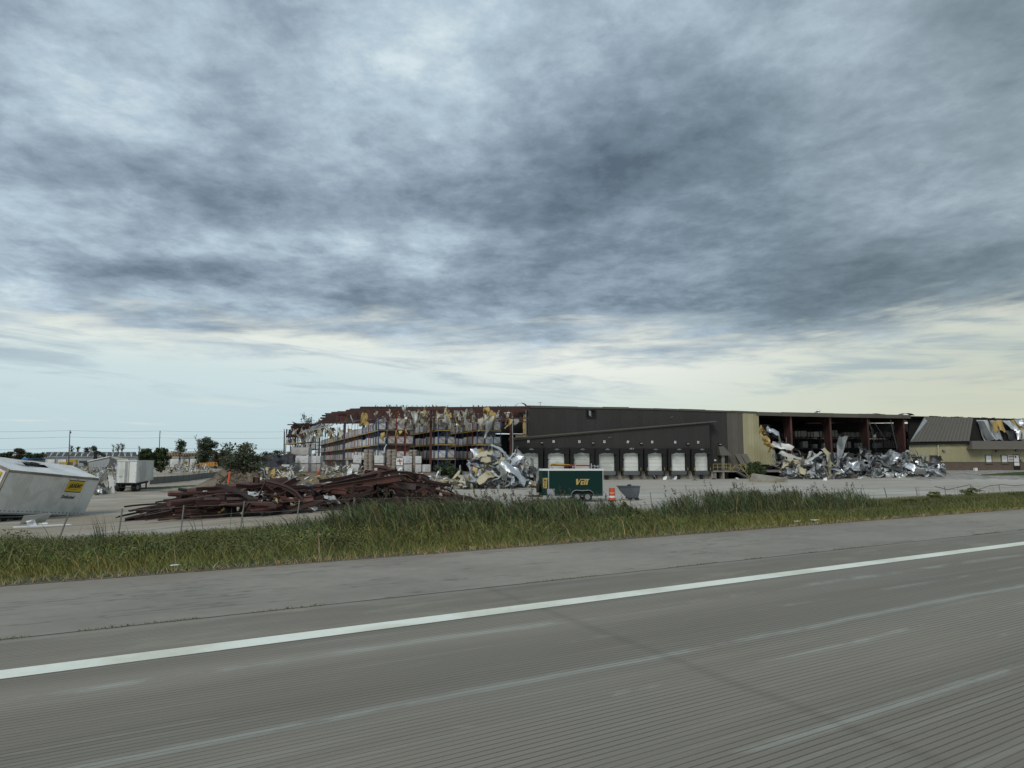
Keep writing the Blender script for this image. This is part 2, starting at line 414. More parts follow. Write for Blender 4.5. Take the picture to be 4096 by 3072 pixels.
road_strip('highway_lane', -30, DJ-.02, 0, m_conc)
road_strip('joint_filler', DJ-.3, DJ+.3, -.008, m_tar)
road_strip('road_shoulder', DJ+.02, DE, -.004, m_asph)
road_strip('edge_line', 5.745, 5.98, .004, m_paint)
# ground under the far side of the camera so the sheet goes on behind it
road_strip('verge_behind', -3500, -30, -.02, m_soil)

# ================================================================== materials for things
m_brown = mat('brown_siding', (.042, .0405, .038), .6, var=.12, scale=.6, rnd=.10, bump=.004)
m_brown2 = mat('weathered_brown_siding', (.125, .112, .095), .55, var=.12, scale=.7, rnd=.10)
m_trim = mat('brown_trim', (.115, .105, .092), .5, var=.15)
m_cream = mat('cream_siding', (.40, .37, .235), .55, var=.10, scale=.6, rnd=.06, col2=(.33, .30, .18))
m_red = mat('red_oxide_steel', (.095, .037, .030), .65, var=.3, scale=1.5, rnd=.3, col2=(.065, .029, .025))
m_red2 = mat('dark_red_steel', (.055, .026, .023), .6, var=.3, scale=1.5, rnd=.45, col2=(.034, .021, .019), bump=.004)
m_red3 = mat('faded_red_steel', (.115, .046, .036), .6, var=.25, scale=1.2, rnd=.25, col2=(.075, .034, .028))
m_black = mat('black_rubber', (.014, .014, .014), .75, var=.3, scale=3)
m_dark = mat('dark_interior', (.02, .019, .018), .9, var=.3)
m_door = mat('white_door', (.78, .79, .76), .45, var=.05, scale=.8, rnd=.05, col2=(.52, .53, .50))
m_conw = mat('dock_concrete', (.30, .28, .24), .9, var=.2, scale=1.3, col2=(.2, .18, .155), bump=.01)
m_slab = mat('slab_concrete', (.26, .25, .225), .9, var=.2, scale=.5)
m_white = mat('white_paint', (.72, .73, .72), .5, var=.08, scale=1)
m_signw = mat('white_sign', (.74, .75, .73), .5, var=.04)
m_ink = mat('black_ink', (.02, .02, .02), .6, var=.1)
m_galv = mat('galvanised_sheet', (.50, .52, .54), .42, .7, var=.22, scale=1.2, rnd=.2, bump=.02, spec=.5)
m_foil = mat('foil_insulation', (.64, .66, .69), .38, .75, var=.25, scale=3, rnd=.15, bump=.05)
m_gsheet = mat('pale_painted_sheet', (.46, .475, .46), .45, .15, var=.16, scale=.9, rnd=.22, bump=.02)
m_graysheet = mat('dark_grey_sheet', (.13, .135, .14), .45, .4, var=.3, scale=.9, rnd=.35, bump=.02)
m_csheet = mat('cream_painted_sheet', (.47, .42, .29), .5, var=.16, scale=.9, rnd=.15, bump=.02)
m_ins = mat('yellow_insulation', (.46, .335, .13), .95, var=.3, scale=5, rnd=.2, bump=.05)
m_insw = mat('pale_insulation', (.42, .39, .32), .95, var=.3, scale=3, rnd=.3, bump=.04)
m_yell = mat('yellow_beam_paint', (.42, .29, .07), .5, var=.25, scale=1, rnd=.15)
m_blue = mat('blue_rack_paint', (.035, .06, .15), .5, var=.25, scale=1, rnd=.2)
m_rackred = mat('red_rack_paint', (.30, .04, .03), .5, var=.2, scale=1)
m_rackdark = mat('dark_rack_steel', (.035, .035, .04), .6, var=.3)
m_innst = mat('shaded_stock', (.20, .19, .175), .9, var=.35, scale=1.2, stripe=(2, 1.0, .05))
m_wood = mat('raw_timber', (.30, .205, .12), .8, var=.25, scale=4, rnd=.2)
m_lamp = mat('lamp_glass', (.5, .5, .48), .3)
m_rubble = mat('rubble', (.17, .155, .135), .95, var=.5, scale=3, col2=(.07, .062, .055), c2s=.9, bump=.1)
m_glass = mat('dark_glass', (.02, .022, .024), .12, var=.1, spec=.6)

def carton_mat(name, col, mark=True, rnd=.10):
    m = mat(name, col, .8, var=.06, scale=2.5, rnd=rnd, col2=tuple(c*.86 for c in col), c2s=.6)
    t = m.node_tree; b = t.nodes['Principled BSDF']; tc = t.nodes.new('ShaderNodeTexCoord'); P = V(t, tc.outputs['Object']); X, Y, Z = sep(P)
    old = V(t, b.inputs['Base Color'].links[0].from_socket)
    n = noise(vec(t, X*9, Y*9, Z*26), 1, 2, .6)
    a = smooth(n, .54, .6)*(Z-.72)._m('ABSOLUTE')._m('LESS_THAN', .06)*(X+Y*.3)._m('ABSOLUTE')._m('LESS_THAN', .28)
    bb = (Z-.42)._m('ABSOLUTE')._m('LESS_THAN', .022)*X._m('ABSOLUTE')._m('LESS_THAN', .17)
    c = mixc(t, (a+bb*(1 if mark else 0)).clamp()*.8, old, (.05, .05, .05))
    t.links.new(c.k, b.inputs['Base Color']); return m
m_carton = carton_mat('white_carton', (.62, .62, .62))
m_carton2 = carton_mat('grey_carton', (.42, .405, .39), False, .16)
m_brownbox = carton_mat('brown_carton', (.34, .235, .16), False)
m_bag = mat('stacked_bags', (.34, .30, .255), .85, var=.2, scale=2, rnd=.08, bump=.02)
m_tarp = mat('black_tarp', (.028, .028, .033), .55, var=.2, scale=1, bump=.06)

def text_mesh(s, size, depth=.01, font_shear=0, bold=0):
    c = bpy.data.curves.new('lettering', 'FONT'); c.body = s; c.size = size; c.extrude = depth; c.align_x = 'CENTER'; c.align_y = 'CENTER'
    c.shear = font_shear; c.offset = bold; c.resolution_u = 3
    o = bpy.data.objects.new('lettering', c); COL.objects.link(o)
    me = bpy.data.meshes.new_from_object(o.evaluated_get(bpy.context.evaluated_depsgraph_get())); bpy.data.objects.remove(o); bpy.data.curves.remove(c)
    me.name = 'lettering'; return me
def lettering(s, size, Mt, m, parent, name='lettering', depth=.008, shear=0, bold=0, sx=1):
    """text lying in the local XY plane, moved by the world matrix Mt"""
    me = text_mesh(s, size, depth, shear, bold); 
    if sx != 1: me.transform(Matrix.Scale(sx, 4, (1, 0, 0)))
    me.transform(Mt); me.transform(Matrix.Translation(-Vector(parent['_o']))); me.materials.append(m)
    o = bpy.data.objects.new(name, me); COL.objects.link(o); o.parent = parent; o['_o'] = parent['_o']; return o

class Plane:
    def __init__(s, P0, deg):
        s.o = Vector(P0); a = math.radians(deg); s.d = Vector((math.cos(a), math.sin(a), 0)); s.n = Vector((-math.sin(a), math.cos(a), 0)); s.a = a
    def px(s, px, py, t=0):
        r = ray(px, py); e = Vector((0, 0, EYE)); k = ((s.o+s.n*t-e).dot(s.n))/r.dot(s.n); p = e+r*k
        return (p-s.o).dot(s.d), p.z
    def P(s, u, t, z): p = s.o+s.d*u+s.n*t; return Vector((p.x, p.y, z))
    def M(s, u, t, z):
        """frame standing on the plane: x along, y up, z towards the viewer"""
        p = s.P(u, t, z); X = s.d; Y = Vector((0, 0, 1)); Z = -s.n
        return Matrix(((X.x, Y.x, Z.x, p.x), (X.y, Y.y, Z.y, p.y), (X.z, Y.z, Z.z, p.z), (0, 0, 0, 1)))
    def box(s, mb, u0, u1, t0, t1, z0, z1):
        return mb.hexa([s.P(u0, t0, z0), s.P(u1, t0, z0), s.P(u1, t1, z0), s.P(u0, t1, z0), s.P(u0, t0, z1), s.P(u1, t0, z1), s.P(u1, t1, z1), s.P(u0, t1, z1)])
def lerp_poly(P, x):
    for (a, b), (c, d) in zip(P, P[1:]):
        if x <= c: return b+(d-b)*(x-a)/(c-a)
    return P[-1][1]
def cladding(root, pl, top, bot, m, w=.9, t=0.0, ribs=3, name='wall_panel', rib=.035):
    """one ribbed sheet after another between two photo outlines"""
    u0 = pl.px(*top[0], t=t); u1 = pl.px(*top[-1], t=t)
    T = [pl.px(*p, t=t) for p in top]; B = [pl.px(*p, t=t) for p in bot]
    n = max(1, round((u1[0]-u0[0])/w)); ww = (u1[0]-u0[0])/n
    for i in range(n):
        a = u0[0]+i*ww; v = []; f = []
        prof = []
        for k in range(ribs):
            for fr, h in ((0, 0), (.55, 0), (.65, -rib), (.90, -rib)): prof.append(((k+fr)/ribs, h))
        prof.append((1.0, 0))
        jit = random.uniform(-.006, .006)
        for fr, h in prof:
            u = a+fr*ww*(.997); zt_, zb_ = lerp_poly(T, u), lerp_poly(B, u)
            v += [pl.P(u, t+h+jit, zb_), pl.P(u, t+h+jit, zt_)]
        f = [(2*k, 2*k+2, 2*k+3, 2*k+1) for k in range(len(prof)-1)]
        MB().add(v, f).build(name, m, root)

# ================================================================== WAREHOUSE
FL = -.27                                            # dock floor level
D0 = G(2113, 1921)
dock = Plane(D0, 12.5)
main = Plane(dock.P(0, 1.0, 0), 13.0)
root = thing('warehouse', tuple(D0), 'long storm wrecked warehouse with dark brown siding, loading docks and bare red frame', 'warehouse')
TOP = [(2110, 1626), (2180, 1623), (2200, 1628), (2345, 1631), (2560, 1634), (2905, 1645), (2970, 1647), (3040, 1650), (3300, 1656), (3700, 1664), (4150, 1676)]
def topz(u):
    return lerp_poly([main.px(*p) for p in TOP], u)
# upper brown wall, window hole left for the torn louvre
def seg(poly, x0, x1):
    ys = lambda x: lerp_poly(poly, x)
    xs = sorted(set([x0, x1]+[p[0] for p in poly if x0 < p[0] < x1])); return [(x, ys(x)) for x in xs]
FAS = [(2047, 1752), (2860, 1684)]
low = lambda x: lerp_poly(FAS, x)+14
cladding(root, main, seg(TOP, 2110, 2349), [(2110, low(2110)), (2349, low(2349))], m_brown)
cladding(root, main, seg(TOP, 2379, 2838), [(2379, low(2379)), (2838, low(2838))], m_brown)
cladding(root, main, [(2349, 1632), (2379, 1632)], [(2349, 1641), (2379, 1641)], m_brown)
cladding(root, main, [(2349, 1668), (2379, 1668)], [(2349, low(2349)), (2379, low(2379))], m_brown)
cladding(root, main, seg(TOP, 2838, 2905), [(2838, 1921), (2915, 1921)], m_brown)
cladding(root, main, seg(TOP, 2906, 2968), [(2918, 1880), (2981, 1880)], m_brown2, ribs=2, rib=.07)
cladding(root, main, seg(TOP, 2969, 3034), [(2981, 1870), (3060, 1858)], m_cream, ribs=2, rib=.07)
cladding(root, main, [(3035, 1700), (3060, 1772), (3100, 1806)], [(3055, 1858), (3100, 1858)], m_cream, ribs=2, rib=.07, t=.1)
# brown panel kicked out at the foot, and cream flare beside it
mb = MB(); 
for k, (xa, xb) in enumerate(((2937, 2960), (2961, 2986))):
    a = main.P(*[main.px(xa, 1815)[0], -.05, main.px(xa, 1815)[1]]); b = main.P(main.px(xb, 1815)[0], -.05, main.px(xb, 1815)[1])
    u0 = main.px(xa+11, 1856); u1 = main.px(xb+8, 1856)
    MB().add([a, b, main.P(u1[0], -1.1, u1[1]), main.P(u0[0], -1.1, u0[1])], [(3, 2, 1, 0)]).build('wall_panel', m_brown2, root, label='brown wall sheet kicked outward at its foot')
# torn louvre hole
u0, z0 = main.px(2347, 1669); u1, z1 = main.px(2381, 1640)
lv = main.box(MB(), u0, u1, .25, .6, z0, z1).build('vent_opening', m_dark, root)
lm = MB(); main.box(lm, u0-.08, u0, -.18, .2, z0-.1, z1+.1); main.box(lm, u1, u1+.08, -.18, .2, z0-.1, z1+.1); main.box(lm, u0, u1, -.18, .2, z0-.1, z0)
lm.build('vent_frame', m_black, lv)
lm = MB(); lm.add([main.P(u0+.3, -.1, z1-.1), main.P(u0+.75, .1, z1-.2), main.P(u0+.8, .15, z0+.1), main.P(u0+.35, -.05, z0+.3)], [(0, 1, 2, 3)]); lm.build('bent_louvre', m_galv, lv)
# eave trim pieces along the top
for (xa, xb) in zip(np.linspace(2105, 3640, 16)[:-1], np.linspace(2105, 3640, 16)[1:]):
    ua, ub = main.px(xa, lerp_poly(TOP, xa)), main.px(xb, lerp_poly(TOP, xb)); j = random.uniform(-.04, .06)
    m_ = m_trim if xb < 3040 else m_brown2
    dz = .28 if xb < 3040 else .62
    MB().hexa([main.P(ua[0], -.12, ua[1]-dz+.12), main.P(ub[0]-.02, -.12, ub[1]-dz+.12), main.P(ub[0]-.02, .3, ub[1]-dz+.12), main.P(ua[0], .3, ua[1]-dz+.12),
               main.P(ua[0], -.16, ua[1]+.12+j), main.P(ub[0]-.02, -.16, ub[1]+.12+j), main.P(ub[0]-.02, .3, ub[1]+.14+j), main.P(ua[0], .3, ua[1]+.14+j)]).build('eave_trim', m_, root)
# ---- dock wing
cladding(root, dock, [(2047, 1758), (2838, 1693)], [(2047, 1793), (2838, 1796)], m_brown)
uL, zL = dock.px(2040, 1752); uR, zR = dock.px(2862, 1684)
for k, (t0, t1, dz, th) in enumerate(((-.35, .95, 0, .16), (-.22, .98, -.2, .16))):
    e = 0 if k == 0 else -1.2
    MB().hexa([dock.P(uL, t0, zL+dz-th), dock.P(uR+e, t0, zR+dz-th), dock.P(uR+e, t1, zR+dz-th), dock.P(uL, t1, zL+dz-th),
               dock.P(uL, t0, zL+dz), dock.P(uR+e, t0, zR+dz), dock.P(uR+e, t1, zR+dz+.05), dock.P(uL, t1, zL+dz+.05)]).build('roof_fascia', m_trim, root)
u0 = dock.px(2050, 1850)[0]; u1 = dock.px(2836, 1850)[0]
ztop = dock.px(2400, 1790)[1]
DP = [(2089.6, 2152.5), (2190, 2256), (2293, 2357.6), (2393, 2456), (2491, 2551.6), (2588, 2646), (2682, 2738.6), (2775, 2828.5)]
SG = [2113, 2214, 2317, 2417, 2511, 2608, 2700, 2792]
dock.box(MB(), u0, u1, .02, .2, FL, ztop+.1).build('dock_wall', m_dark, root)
mb = MB(); dock.box(mb, u0, u1+1.2, -.02, .3, -1.75, FL).build('dock_foundation', m_conw, root)
dock.box(MB(), u0-.3, u1+.3, -.0, 1.0, ztop-.1, ztop).build('soffit_strip', m_black, root)
for i, (xa, xb) in enumerate(DP):
    a, b = dock.px(xa, 1850)[0], dock.px(xb, 1850)[0]; zdt = dock.px(xa, 1806)[1]
    dr = thing('x', dock.P((a+b)/2, 0, FL), '', '')
    bpy.data.objects.remove(dr)
    fr = MB(); dock.box(fr, a-.06, a, -.10, .02, FL, zdt+.1); dock.box(fr, b, b+.06, -.10, .02, FL, zdt+.1); dock.box(fr, a, b, -.10, .02, zdt, zdt+.1)
    door = fr.build('dock_door', m_black, root)
    ph = (zdt-FL)/5
    for k in range(5):
        mb = MB(); dock.box(mb, a, b, -.03, .0, FL+k*ph+.012, FL+(k+1)*ph-.012); mb.build('door_section', m_door, door)
    if i in (1, 2, 3, 4, 7):
        dock.box(MB(), a+.02, a+(.5 if i == 3 else .22), -.05, -.032, FL+1.62, FL+(1.66 if i == 3 else 1.78)).build('door_latch', m_black, door)
    if i == 4:
        pass
    # seal: side pads, head curtain with sagging corners
    sl = MB(); dock.box(sl, a-.62, a-.07, -.55, -.02, FL-.05, ztop-.12).build('dock_seal', m_black, door)
    dock.box(MB(), b+.07, b+.62, -.55, -.02, FL-.05, ztop-.12).build('dock_seal', m_black, door)
    hd = MB(); zs = zdt-.10
    nseg = 8
    for q in range(nseg):
        x0_, x1_ = a-.62+(b-a+1.24)*q/nseg, a-.62+(b-a+1.24)*(q+1)/nseg
        sag = lambda xx: zs-.12-.32*abs((xx-(a+b)/2)/(b-a))**2.0*2.2-.05*math.sin(xx*5+i)
        hd.hexa([dock.P(x0_, -.60, sag(x0_)), dock.P(x1_, -.60, sag(x1_)), dock.P(x1_, -.555, sag(x1_)), dock.P(x0_, -.555, sag(x0_)),
                 dock.P(x0_, -.64, ztop-.14), dock.P(x1_, -.64, ztop-.14), dock.P(x1_, -.555, ztop-.14), dock.P(x0_, -.555, ztop-.14)])
    hd.build('head_curtain', m_black, door)
    if i != 4:
        c = (a+b)/2; bk = MB(); bk.bar(dock.P(c-.35, -.67, zdt+.28), dock.P(c, -.69, zdt+.42), .05); bk.bar(dock.P(c+.35, -.67, zdt+.28), dock.P(c, -.69, zdt+.42), .05); bk.bar(dock.P(c-.2, -.69, zdt+.25), dock.P(c+.2, -.69, zdt+.25), .06)
        bk.build('curtain_bracket', m_galv, door)
    else:
        lettering('102 3', .32, dock.M((a+b)/2, -.645, zdt+.42), m_signw, door, depth=.004)
    dock.box(MB(), a-.1, b+.1, -.45, -.03, FL-.62, FL-.04).build('dock_leveler', m_graysheet, door)
    for c in (a-.35, b+.1):
        dock.box(MB(), c, c+.25, -.5, -.04, FL-.75, FL-.12).build('bumper', m_black, door)
    c = (a+b)/2; mb = MB(); dock.box(mb, c-.17, c+.17, -.4, -.03, -1.58, FL-.66); mb.bar(dock.P(c-.17, -.3, -.95), dock.P(c-.5, -.3, -1.3), .05); mb.bar(dock.P(c+.17, -.3, -.95), dock.P(c+.5, -.3, -1.3), .05)
    mb.build('restraint_hook', m_black, door)
    if i >= 4:
        for c in (a-.24, b+.2):
            dock.box(MB(), c, c+.07, -.6, -.56, FL+.05, FL+.5).build('guide_strip', m_yell, door)
    # numbered plate
    u, z = dock.px(SG[i], 1765.5+i*.5)
    Mt = dock.M(u, -.06, z)@Matrix.Rotation(math.radians(-32 if i == 4 else 0), 4, 'Z')
    pb = MB(); pb.box((-.16, -.19, 0), (.16, .19, .02), Mt); pl = pb.build('number_plate', m_signw, root)
    lettering('12345678'[i], .36, Mt@Matrix.Translation((0, 0, .024)), m_ink, pl, depth=.003, bold=.004)
for px_, py_ in ((2165, 1770), (2369, 1771), (2562, 1772), (2748, 1774), (2877, 1776)):
    u, z = (main if px_ > 2850 else dock).px(px_, py_); pl = main if px_ > 2850 else dock
    mb = MB(); mb.hexa([pl.P(u-.22, -.35, z-.12), pl.P(u+.22, -.35, z-.12), pl.P(u+.22, -.04, z-.12), pl.P(u-.22, -.04, z-.12), pl.P(u-.18, -.2, z+.12), pl.P(u+.18, -.2, z+.12), pl.P(u+.18, -.04, z+.12), pl.P(u-.18, -.04, z+.12)])
    lt = mb.build('wall_light', m_black, root); pl.box(MB(), u-.18, u+.18, -.37, -.352, z-.1, z-.01).build('lens', m_lamp, lt)
# loose bits hanging on the siding
for px_, py_ in ((2437, 1750), (2685, 1669)):
    pl = dock if px_ == 2437 else main; u, z = pl.px(px_, py_)
    mb = MB(); mb.bar(pl.P(u-.2, -.09, z-.04), pl.P(u+.2, -.2, z+.06), .05, .03); mb.build('torn_trim', m_csheet, root)
# side door canopy, post, notice
u0, z0 = main.px(2867, 1786); u1, z1 = main.px(2912, 1822)
mb = MB(); mb.hexa([main.P(u0, -1.2, z1), main.P(u1, -1.2, z1), main.P(u1, -.05, z1), main.P(u0, -.05, z1), main.P(u0, -.6, z0), main.P(u0+.95, -.6, z0), main.P(u0+.9, -.05, z0), main.P(u0, -.05, z0)])
mb.build('door_canopy', m_trim, root)
u, z = main.px(2883, 1880); main.box(MB(), u-.22, u+.24, -.9, -.55, z, z1).build('canopy_post', m_conw, root)
u, z = main.px(2860, 1841); main.box(MB(), u-.18, u+.18, -.08, -.03, z-.13, z+.13).build('notice', m_signw, root)
# ---- open bay
def col_at(px, z0=FL, wb=.35, wt=1.5, zt_=None, t=0.0):
    u = main.px(px, 1700)[0]; zt_ = topz(u)-.5
    fl = main.box(MB(), u-.17, u+.17, t-.02, t, z0, zt_).build('column', m_red, root)
    wbm = MB(); wbm.hexa([main.P(u-.012, t, z0), main.P(u+.012, t, z0), main.P(u+.012, t+wb, z0), main.P(u-.012, t+wb, z0), main.P(u-.012, t, zt_), main.P(u+.012, t, zt_), main.P(u+.012, t+wt, zt_), main.P(u-.012, t+wt, zt_)])
    wbm.build('column_web', m_red2, fl)
    b = MB(); b.bar(main.P(u, t+wb, z0), main.P(u, t+wt, zt_), .3, .02, up=main.n); b.build('back_flange', m_red2, fl); return u
cols = [col_at(x, wb=.7, wt=2.3, t=.4) for x in (3170, 3328, 3478, 3622)]
# rafters and purlins over the bay, roof deck
ua = main.px(2105, 1700)[0]; ub = main.px(4300, 1700)[0]
def rz(u, t): return topz(u)+.043*min(t, 52)-.043*max(0, t-52)
dk = MB(); nu = 46; nt_ = 12
du = [ua+(ub-ua)*i/nu for i in range(nu+1)]; dt = [.2+104*i/nt_ for i in range(nt_+1)]
for j in range(nt_):
    for i in range(nu):
        if du[i] < ua+dt[j]*.14+.1: continue
        if (j > 1) and random.random() < .10 and du[i] > main.px(3000, 1700)[0]: continue
        o = -.05
        MB().hexa([main.P(du[i], dt[j], rz(du[i], dt[j])+o-.05), main.P(du[i+1]-.01, dt[j], rz(du[i+1], dt[j])+o-.05), main.P(du[i+1]-.01, dt[j+1], rz(du[i+1], dt[j+1])+o-.05), main.P(du[i], dt[j+1], rz(du[i], dt[j+1])+o-.05),
                 main.P(du[i], dt[j], rz(du[i], dt[j])+o), main.P(du[i+1]-.01, dt[j], rz(du[i+1], dt[j])+o), main.P(du[i+1]-.01, dt[j+1], rz(du[i+1], dt[j+1])+o), main.P(du[i], dt[j+1], rz(du[i], dt[j+1])+o)])\
            .build('roof_sheet', m_graysheet, root) if j < 4 else dk.hexa([main.P(du[i], dt[j], rz(du[i], dt[j])+o-.05), main.P(du[i+1], dt[j], rz(du[i+1], dt[j])+o-.05), main.P(du[i+1], dt[j+1], rz(du[i+1], dt[j+1])+o-.05), main.P(du[i], dt[j+1], rz(du[i], dt[j+1])+o-.05),
                 main.P(du[i], dt[j], rz(du[i], dt[j])+o), main.P(du[i+1], dt[j], rz(du[i+1], dt[j])+o), main.P(du[i+1], dt[j+1], rz(du[i+1], dt[j+1])+o), main.P(du[i], dt[j+1], rz(du[i], dt[j+1])+o)])
tag(dk.build('rear_roof', m_graysheet, root), kind='stuff')
for k in range(30):
    t_0 = 1.0+k*1.6; mb = MB(); uu0 = main.px(3000, 1700)[0]; uu1 = main.px(3900, 1700)[0]
    mb.bar(main.P(uu0, t_0, rz(uu0, t_0)-.28), main.P(uu1, t_0, rz(uu1, t_0)-.28), .07, .24); mb.build('purlin', m_red2, root)
for u in cols:
    mb = MB(); mb.bar(main.P(u, 1.5, rz(u, 1.5)-.8), main.P(u, 50, rz(u, 50)-.9), .25, .8); mb.build('rafter', m_red2, root)
# rear and inner walls that close the hall (behind the docks and at the far side)
for k in range(24):
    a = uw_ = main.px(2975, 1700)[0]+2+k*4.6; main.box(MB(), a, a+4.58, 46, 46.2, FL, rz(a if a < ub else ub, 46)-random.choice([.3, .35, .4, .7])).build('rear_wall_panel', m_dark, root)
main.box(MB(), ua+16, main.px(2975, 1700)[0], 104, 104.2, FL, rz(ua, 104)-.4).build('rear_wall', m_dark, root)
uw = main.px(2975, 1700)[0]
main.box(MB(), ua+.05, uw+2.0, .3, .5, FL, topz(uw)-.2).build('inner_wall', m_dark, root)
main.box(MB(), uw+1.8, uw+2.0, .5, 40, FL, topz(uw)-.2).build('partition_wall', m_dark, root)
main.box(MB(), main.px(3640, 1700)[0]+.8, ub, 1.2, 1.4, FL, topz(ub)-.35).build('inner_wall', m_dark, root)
fs = main.box(MB(), ua, ub, .35, 104, FL-.3, FL); fs.build('floor_slab', m_slab, root)
# dim mid-bay frame line with bracing bits
for px_ in (3060, 3100, 3230, 3290, 3400, 3440, 3550, 3585):
    u = main.px(px_, 1700)[0]
    mb = MB(); mb.bar(main.P(u, 16, FL), main.P(u+random.uniform(-.2, .2), 16, 6.5), .14); mb.build('inner_post', m_rackdark, root)
# girts lying across the open bay and loose bent bars
for (a, b, c, d, w_) in ((3085, 1742, 3240, 1832, .10), (3190, 1816, 3600, 1820, .12), (3470, 1680, 3500, 1800, .07), (3555, 1680, 3585, 1798, .09), (3490, 1690, 3540, 1760, .05), (3460, 1682, 3492, 1726, .05), (3120, 1775, 3220, 1818, .06)):
    p, q = main.px(a, b), main.px(c, d); mb = MB(); mb.bar(main.P(p[0], -.4, p[1]), main.P(q[0], -.2, q[1]), w_); mb.build('bent_girt', m_graysheet if w_ < .1 else m_red2, root)
for (a, b, c, d) in ((3125, 1750, 3125, 1850), (3144, 1783, 3149, 1840), (3183, 1820, 3180, 1835)):
    p, q = main.px(a, b), main.px(c, d); mb = MB(); mb.bar(main.P(p[0], -1.4, p[1]), main.P(q[0], -1.4, q[1]), .10); mb.build('stud', m_wood if a != 3125 else m_graysheet, root)
# roof top bits
def rooftop(name, px, py0, py1, w, build, m, label, t=1.5):
    pass
u, z = main.px(2163, 1626); mb = MB(); mb.bar(main.P(u, .3, z), main.P(u, .3, z+.62), .06); mb.bar(main.P(u-.3, .3, z+.6), main.P(u+.25, .3, z+.66), .05); mb.build('roof_antenna', m_black, root)
u, z = main.px(3290, 1655); mb = MB(); mb.tube([main.P(u-.1, 1.5, z-.1), main.P(u-.12, 1.5, z+.35), main.P(u, 1.3, z+.6), main.P(u+.25, 1.0, z+.5)], .28, 8, .2); mb.build('roof_vent', m_galv, root)
for px_, wd, hh, m_ in ((3508, 1.7, .22, m_gsheet), (3642, 1.3, .38, m_graysheet), (2090, .9, .5, m_gsheet)):
    u, z = main.px(px_, lerp_poly(TOP, px_) if px_ > 2110 else 1626); n = 8; v = []
    for i in range(n+1):
        q = i/n; v += [main.P(u-wd+2*wd*q, .4, z+.1+hh*math.sin(PI*q)**.7), main.P(u-wd+2*wd*q, 1.6, z+.15+hh*math.sin(PI*q)**.7)]
    MB().add(v, [(2*i, 2*i+2, 2*i+3, 2*i+1) for i in range(n)]).build('lifted_roof_sheet', m_, root)

# ================================================================== OFFICE WING
off = Plane(G(3640, 1882), 5.0)
OF = -.32
oroot = thing('office_wing', tuple(off.o), 'single storey cream and brown office wing with boarded windows at the right end', 'building')
def oquad(xa, xb, ya, yb, t=0): a, b = off.px(xa, yb, t), off.px(xb, ya, t); return a[0], b[0], a[1], b[1]
cladding(oroot, off, [(3636, 1780), (3884, 1773)], [(3630, 1847), (3884, 1848)], m_cream, ribs=3)
cladding(oroot, off, [(3884, 1796), (4200, 1792)], [(3884, 1848), (4200, 1848)], m_cream, ribs=3)
m_brick = mat('brown_block', (.145, .108, .085), .9, var=.15, scale=6, col2=(.12, .09, .07), stripe=(2, .2, .006))
u0, u1, z0, z1 = oquad(3640, 4200, 1849, 1885, -.08)
off.box(MB(), u0, u1, -.08, .15, OF-.2, off.px(3900, 1849)[1]).build('block_wainscot', m_brick, oroot)
zc = off.px(3900, 1849)[1]; off.box(MB(), u0, u1, -.12, -.085, zc-.05, zc+.05).build('sill_course', m_trim, oroot)
# flat fascia / small mansard over the entrance
u0, u1, z0, z1 = oquad(3886, 4200, 1764, 1797, -1.2)
mb = MB(); mb.hexa([off.P(u0, -1.35, z0), off.P(u1, -1.35, z0), off.P(u1, .2, z0), off.P(u0, .2, z0), off.P(u0+.55, -.8, z1), off.P(u1, -.8, z1), off.P(u1, .2, z1), off.P(u0+.55, .2, z1)])
mb.build('entrance_mansard', m_brown2, oroot)
# eave of the lower part
u0, u1, z0, z1 = oquad(3633, 3888, 1769, 1777)
MB().hexa([off.P(u0, -.4, z0-.15), off.P(u1, -.4, z0+.12), off.P(u1, .1, z0+.12), off.P(u0, .1, z0-.15), off.P(u0, -.45, z0+.12), off.P(u1, -.45, z0+.4), off.P(u1, .1, z0+.4), off.P(u0, .1, z0+.12)]).build('eave_trim', m_black, oroot)
# steep brown wall sheets above, torn diagonally at the left
def tilted(poly, t0, t1, m, name, n=9, lab=None):
    """poly given as left x top, left x bottom, right x top, right x bottom with y values; strips leaning back"""
    (xlt, ylt), (xlb, ylb), (xrt, yrt), (xrb, yrb) = poly
    for i in range(n):
        f0, f1 = i/n, (i+1)/n; v = []
        for f in (f0, f0+(f1-f0)*.5, f0+(f1-f0)*.6, f0+(f1-f0)*.93, f1-.002):
            rib = -.05 if .59 <= (f-f0)/(f1-f0) <= .94 else 0
            a = off.px(xlb+(xrb-xlb)*f, ylb+(yrb-ylb)*f, t0); b = off.px(xlt+(xrt-xlt)*f, ylt+(yrt-ylt)*f, t1)
            v += [off.P(a[0], t0+rib, a[1]), off.P(b[0], t1+rib, b[1])]
        o = MB().add(v, [(2*k, 2*k+2, 2*k+3, 2*k+1) for k in range(4)]).build(name, m, oroot, label=lab)
tilted(((3697, 1667), (3640, 1767), (3893, 1671), (3878, 1764)), -.3, 1.0, m_trim, 'upper_wall_panel', 16)
# folded back silver edge strip
a = [off.px(3697, 1672, .9), off.px(3706, 1684, .9), off.px(3655, 1752, .0), off.px(3640, 1766, -.3)]
MB().add([off.P(a[0][0], .85, a[0][1]), off.P(a[1][0], .7, a[1][1]), off.P(a[2][0], -.1, a[2][1]), off.P(a[3][0], -.35, a[3][1])], [(3, 2, 1, 0)]).build('folded_edge', m_galv, oroot)
u0, u1, z0, z1 = oquad(3893, 4220, 1672, 1770, 1.3)
off.box(MB(), u0-1, u1, 1.3, 1.45, z0-.6, z1-.2).build('backing_wall', m_dark, oroot)
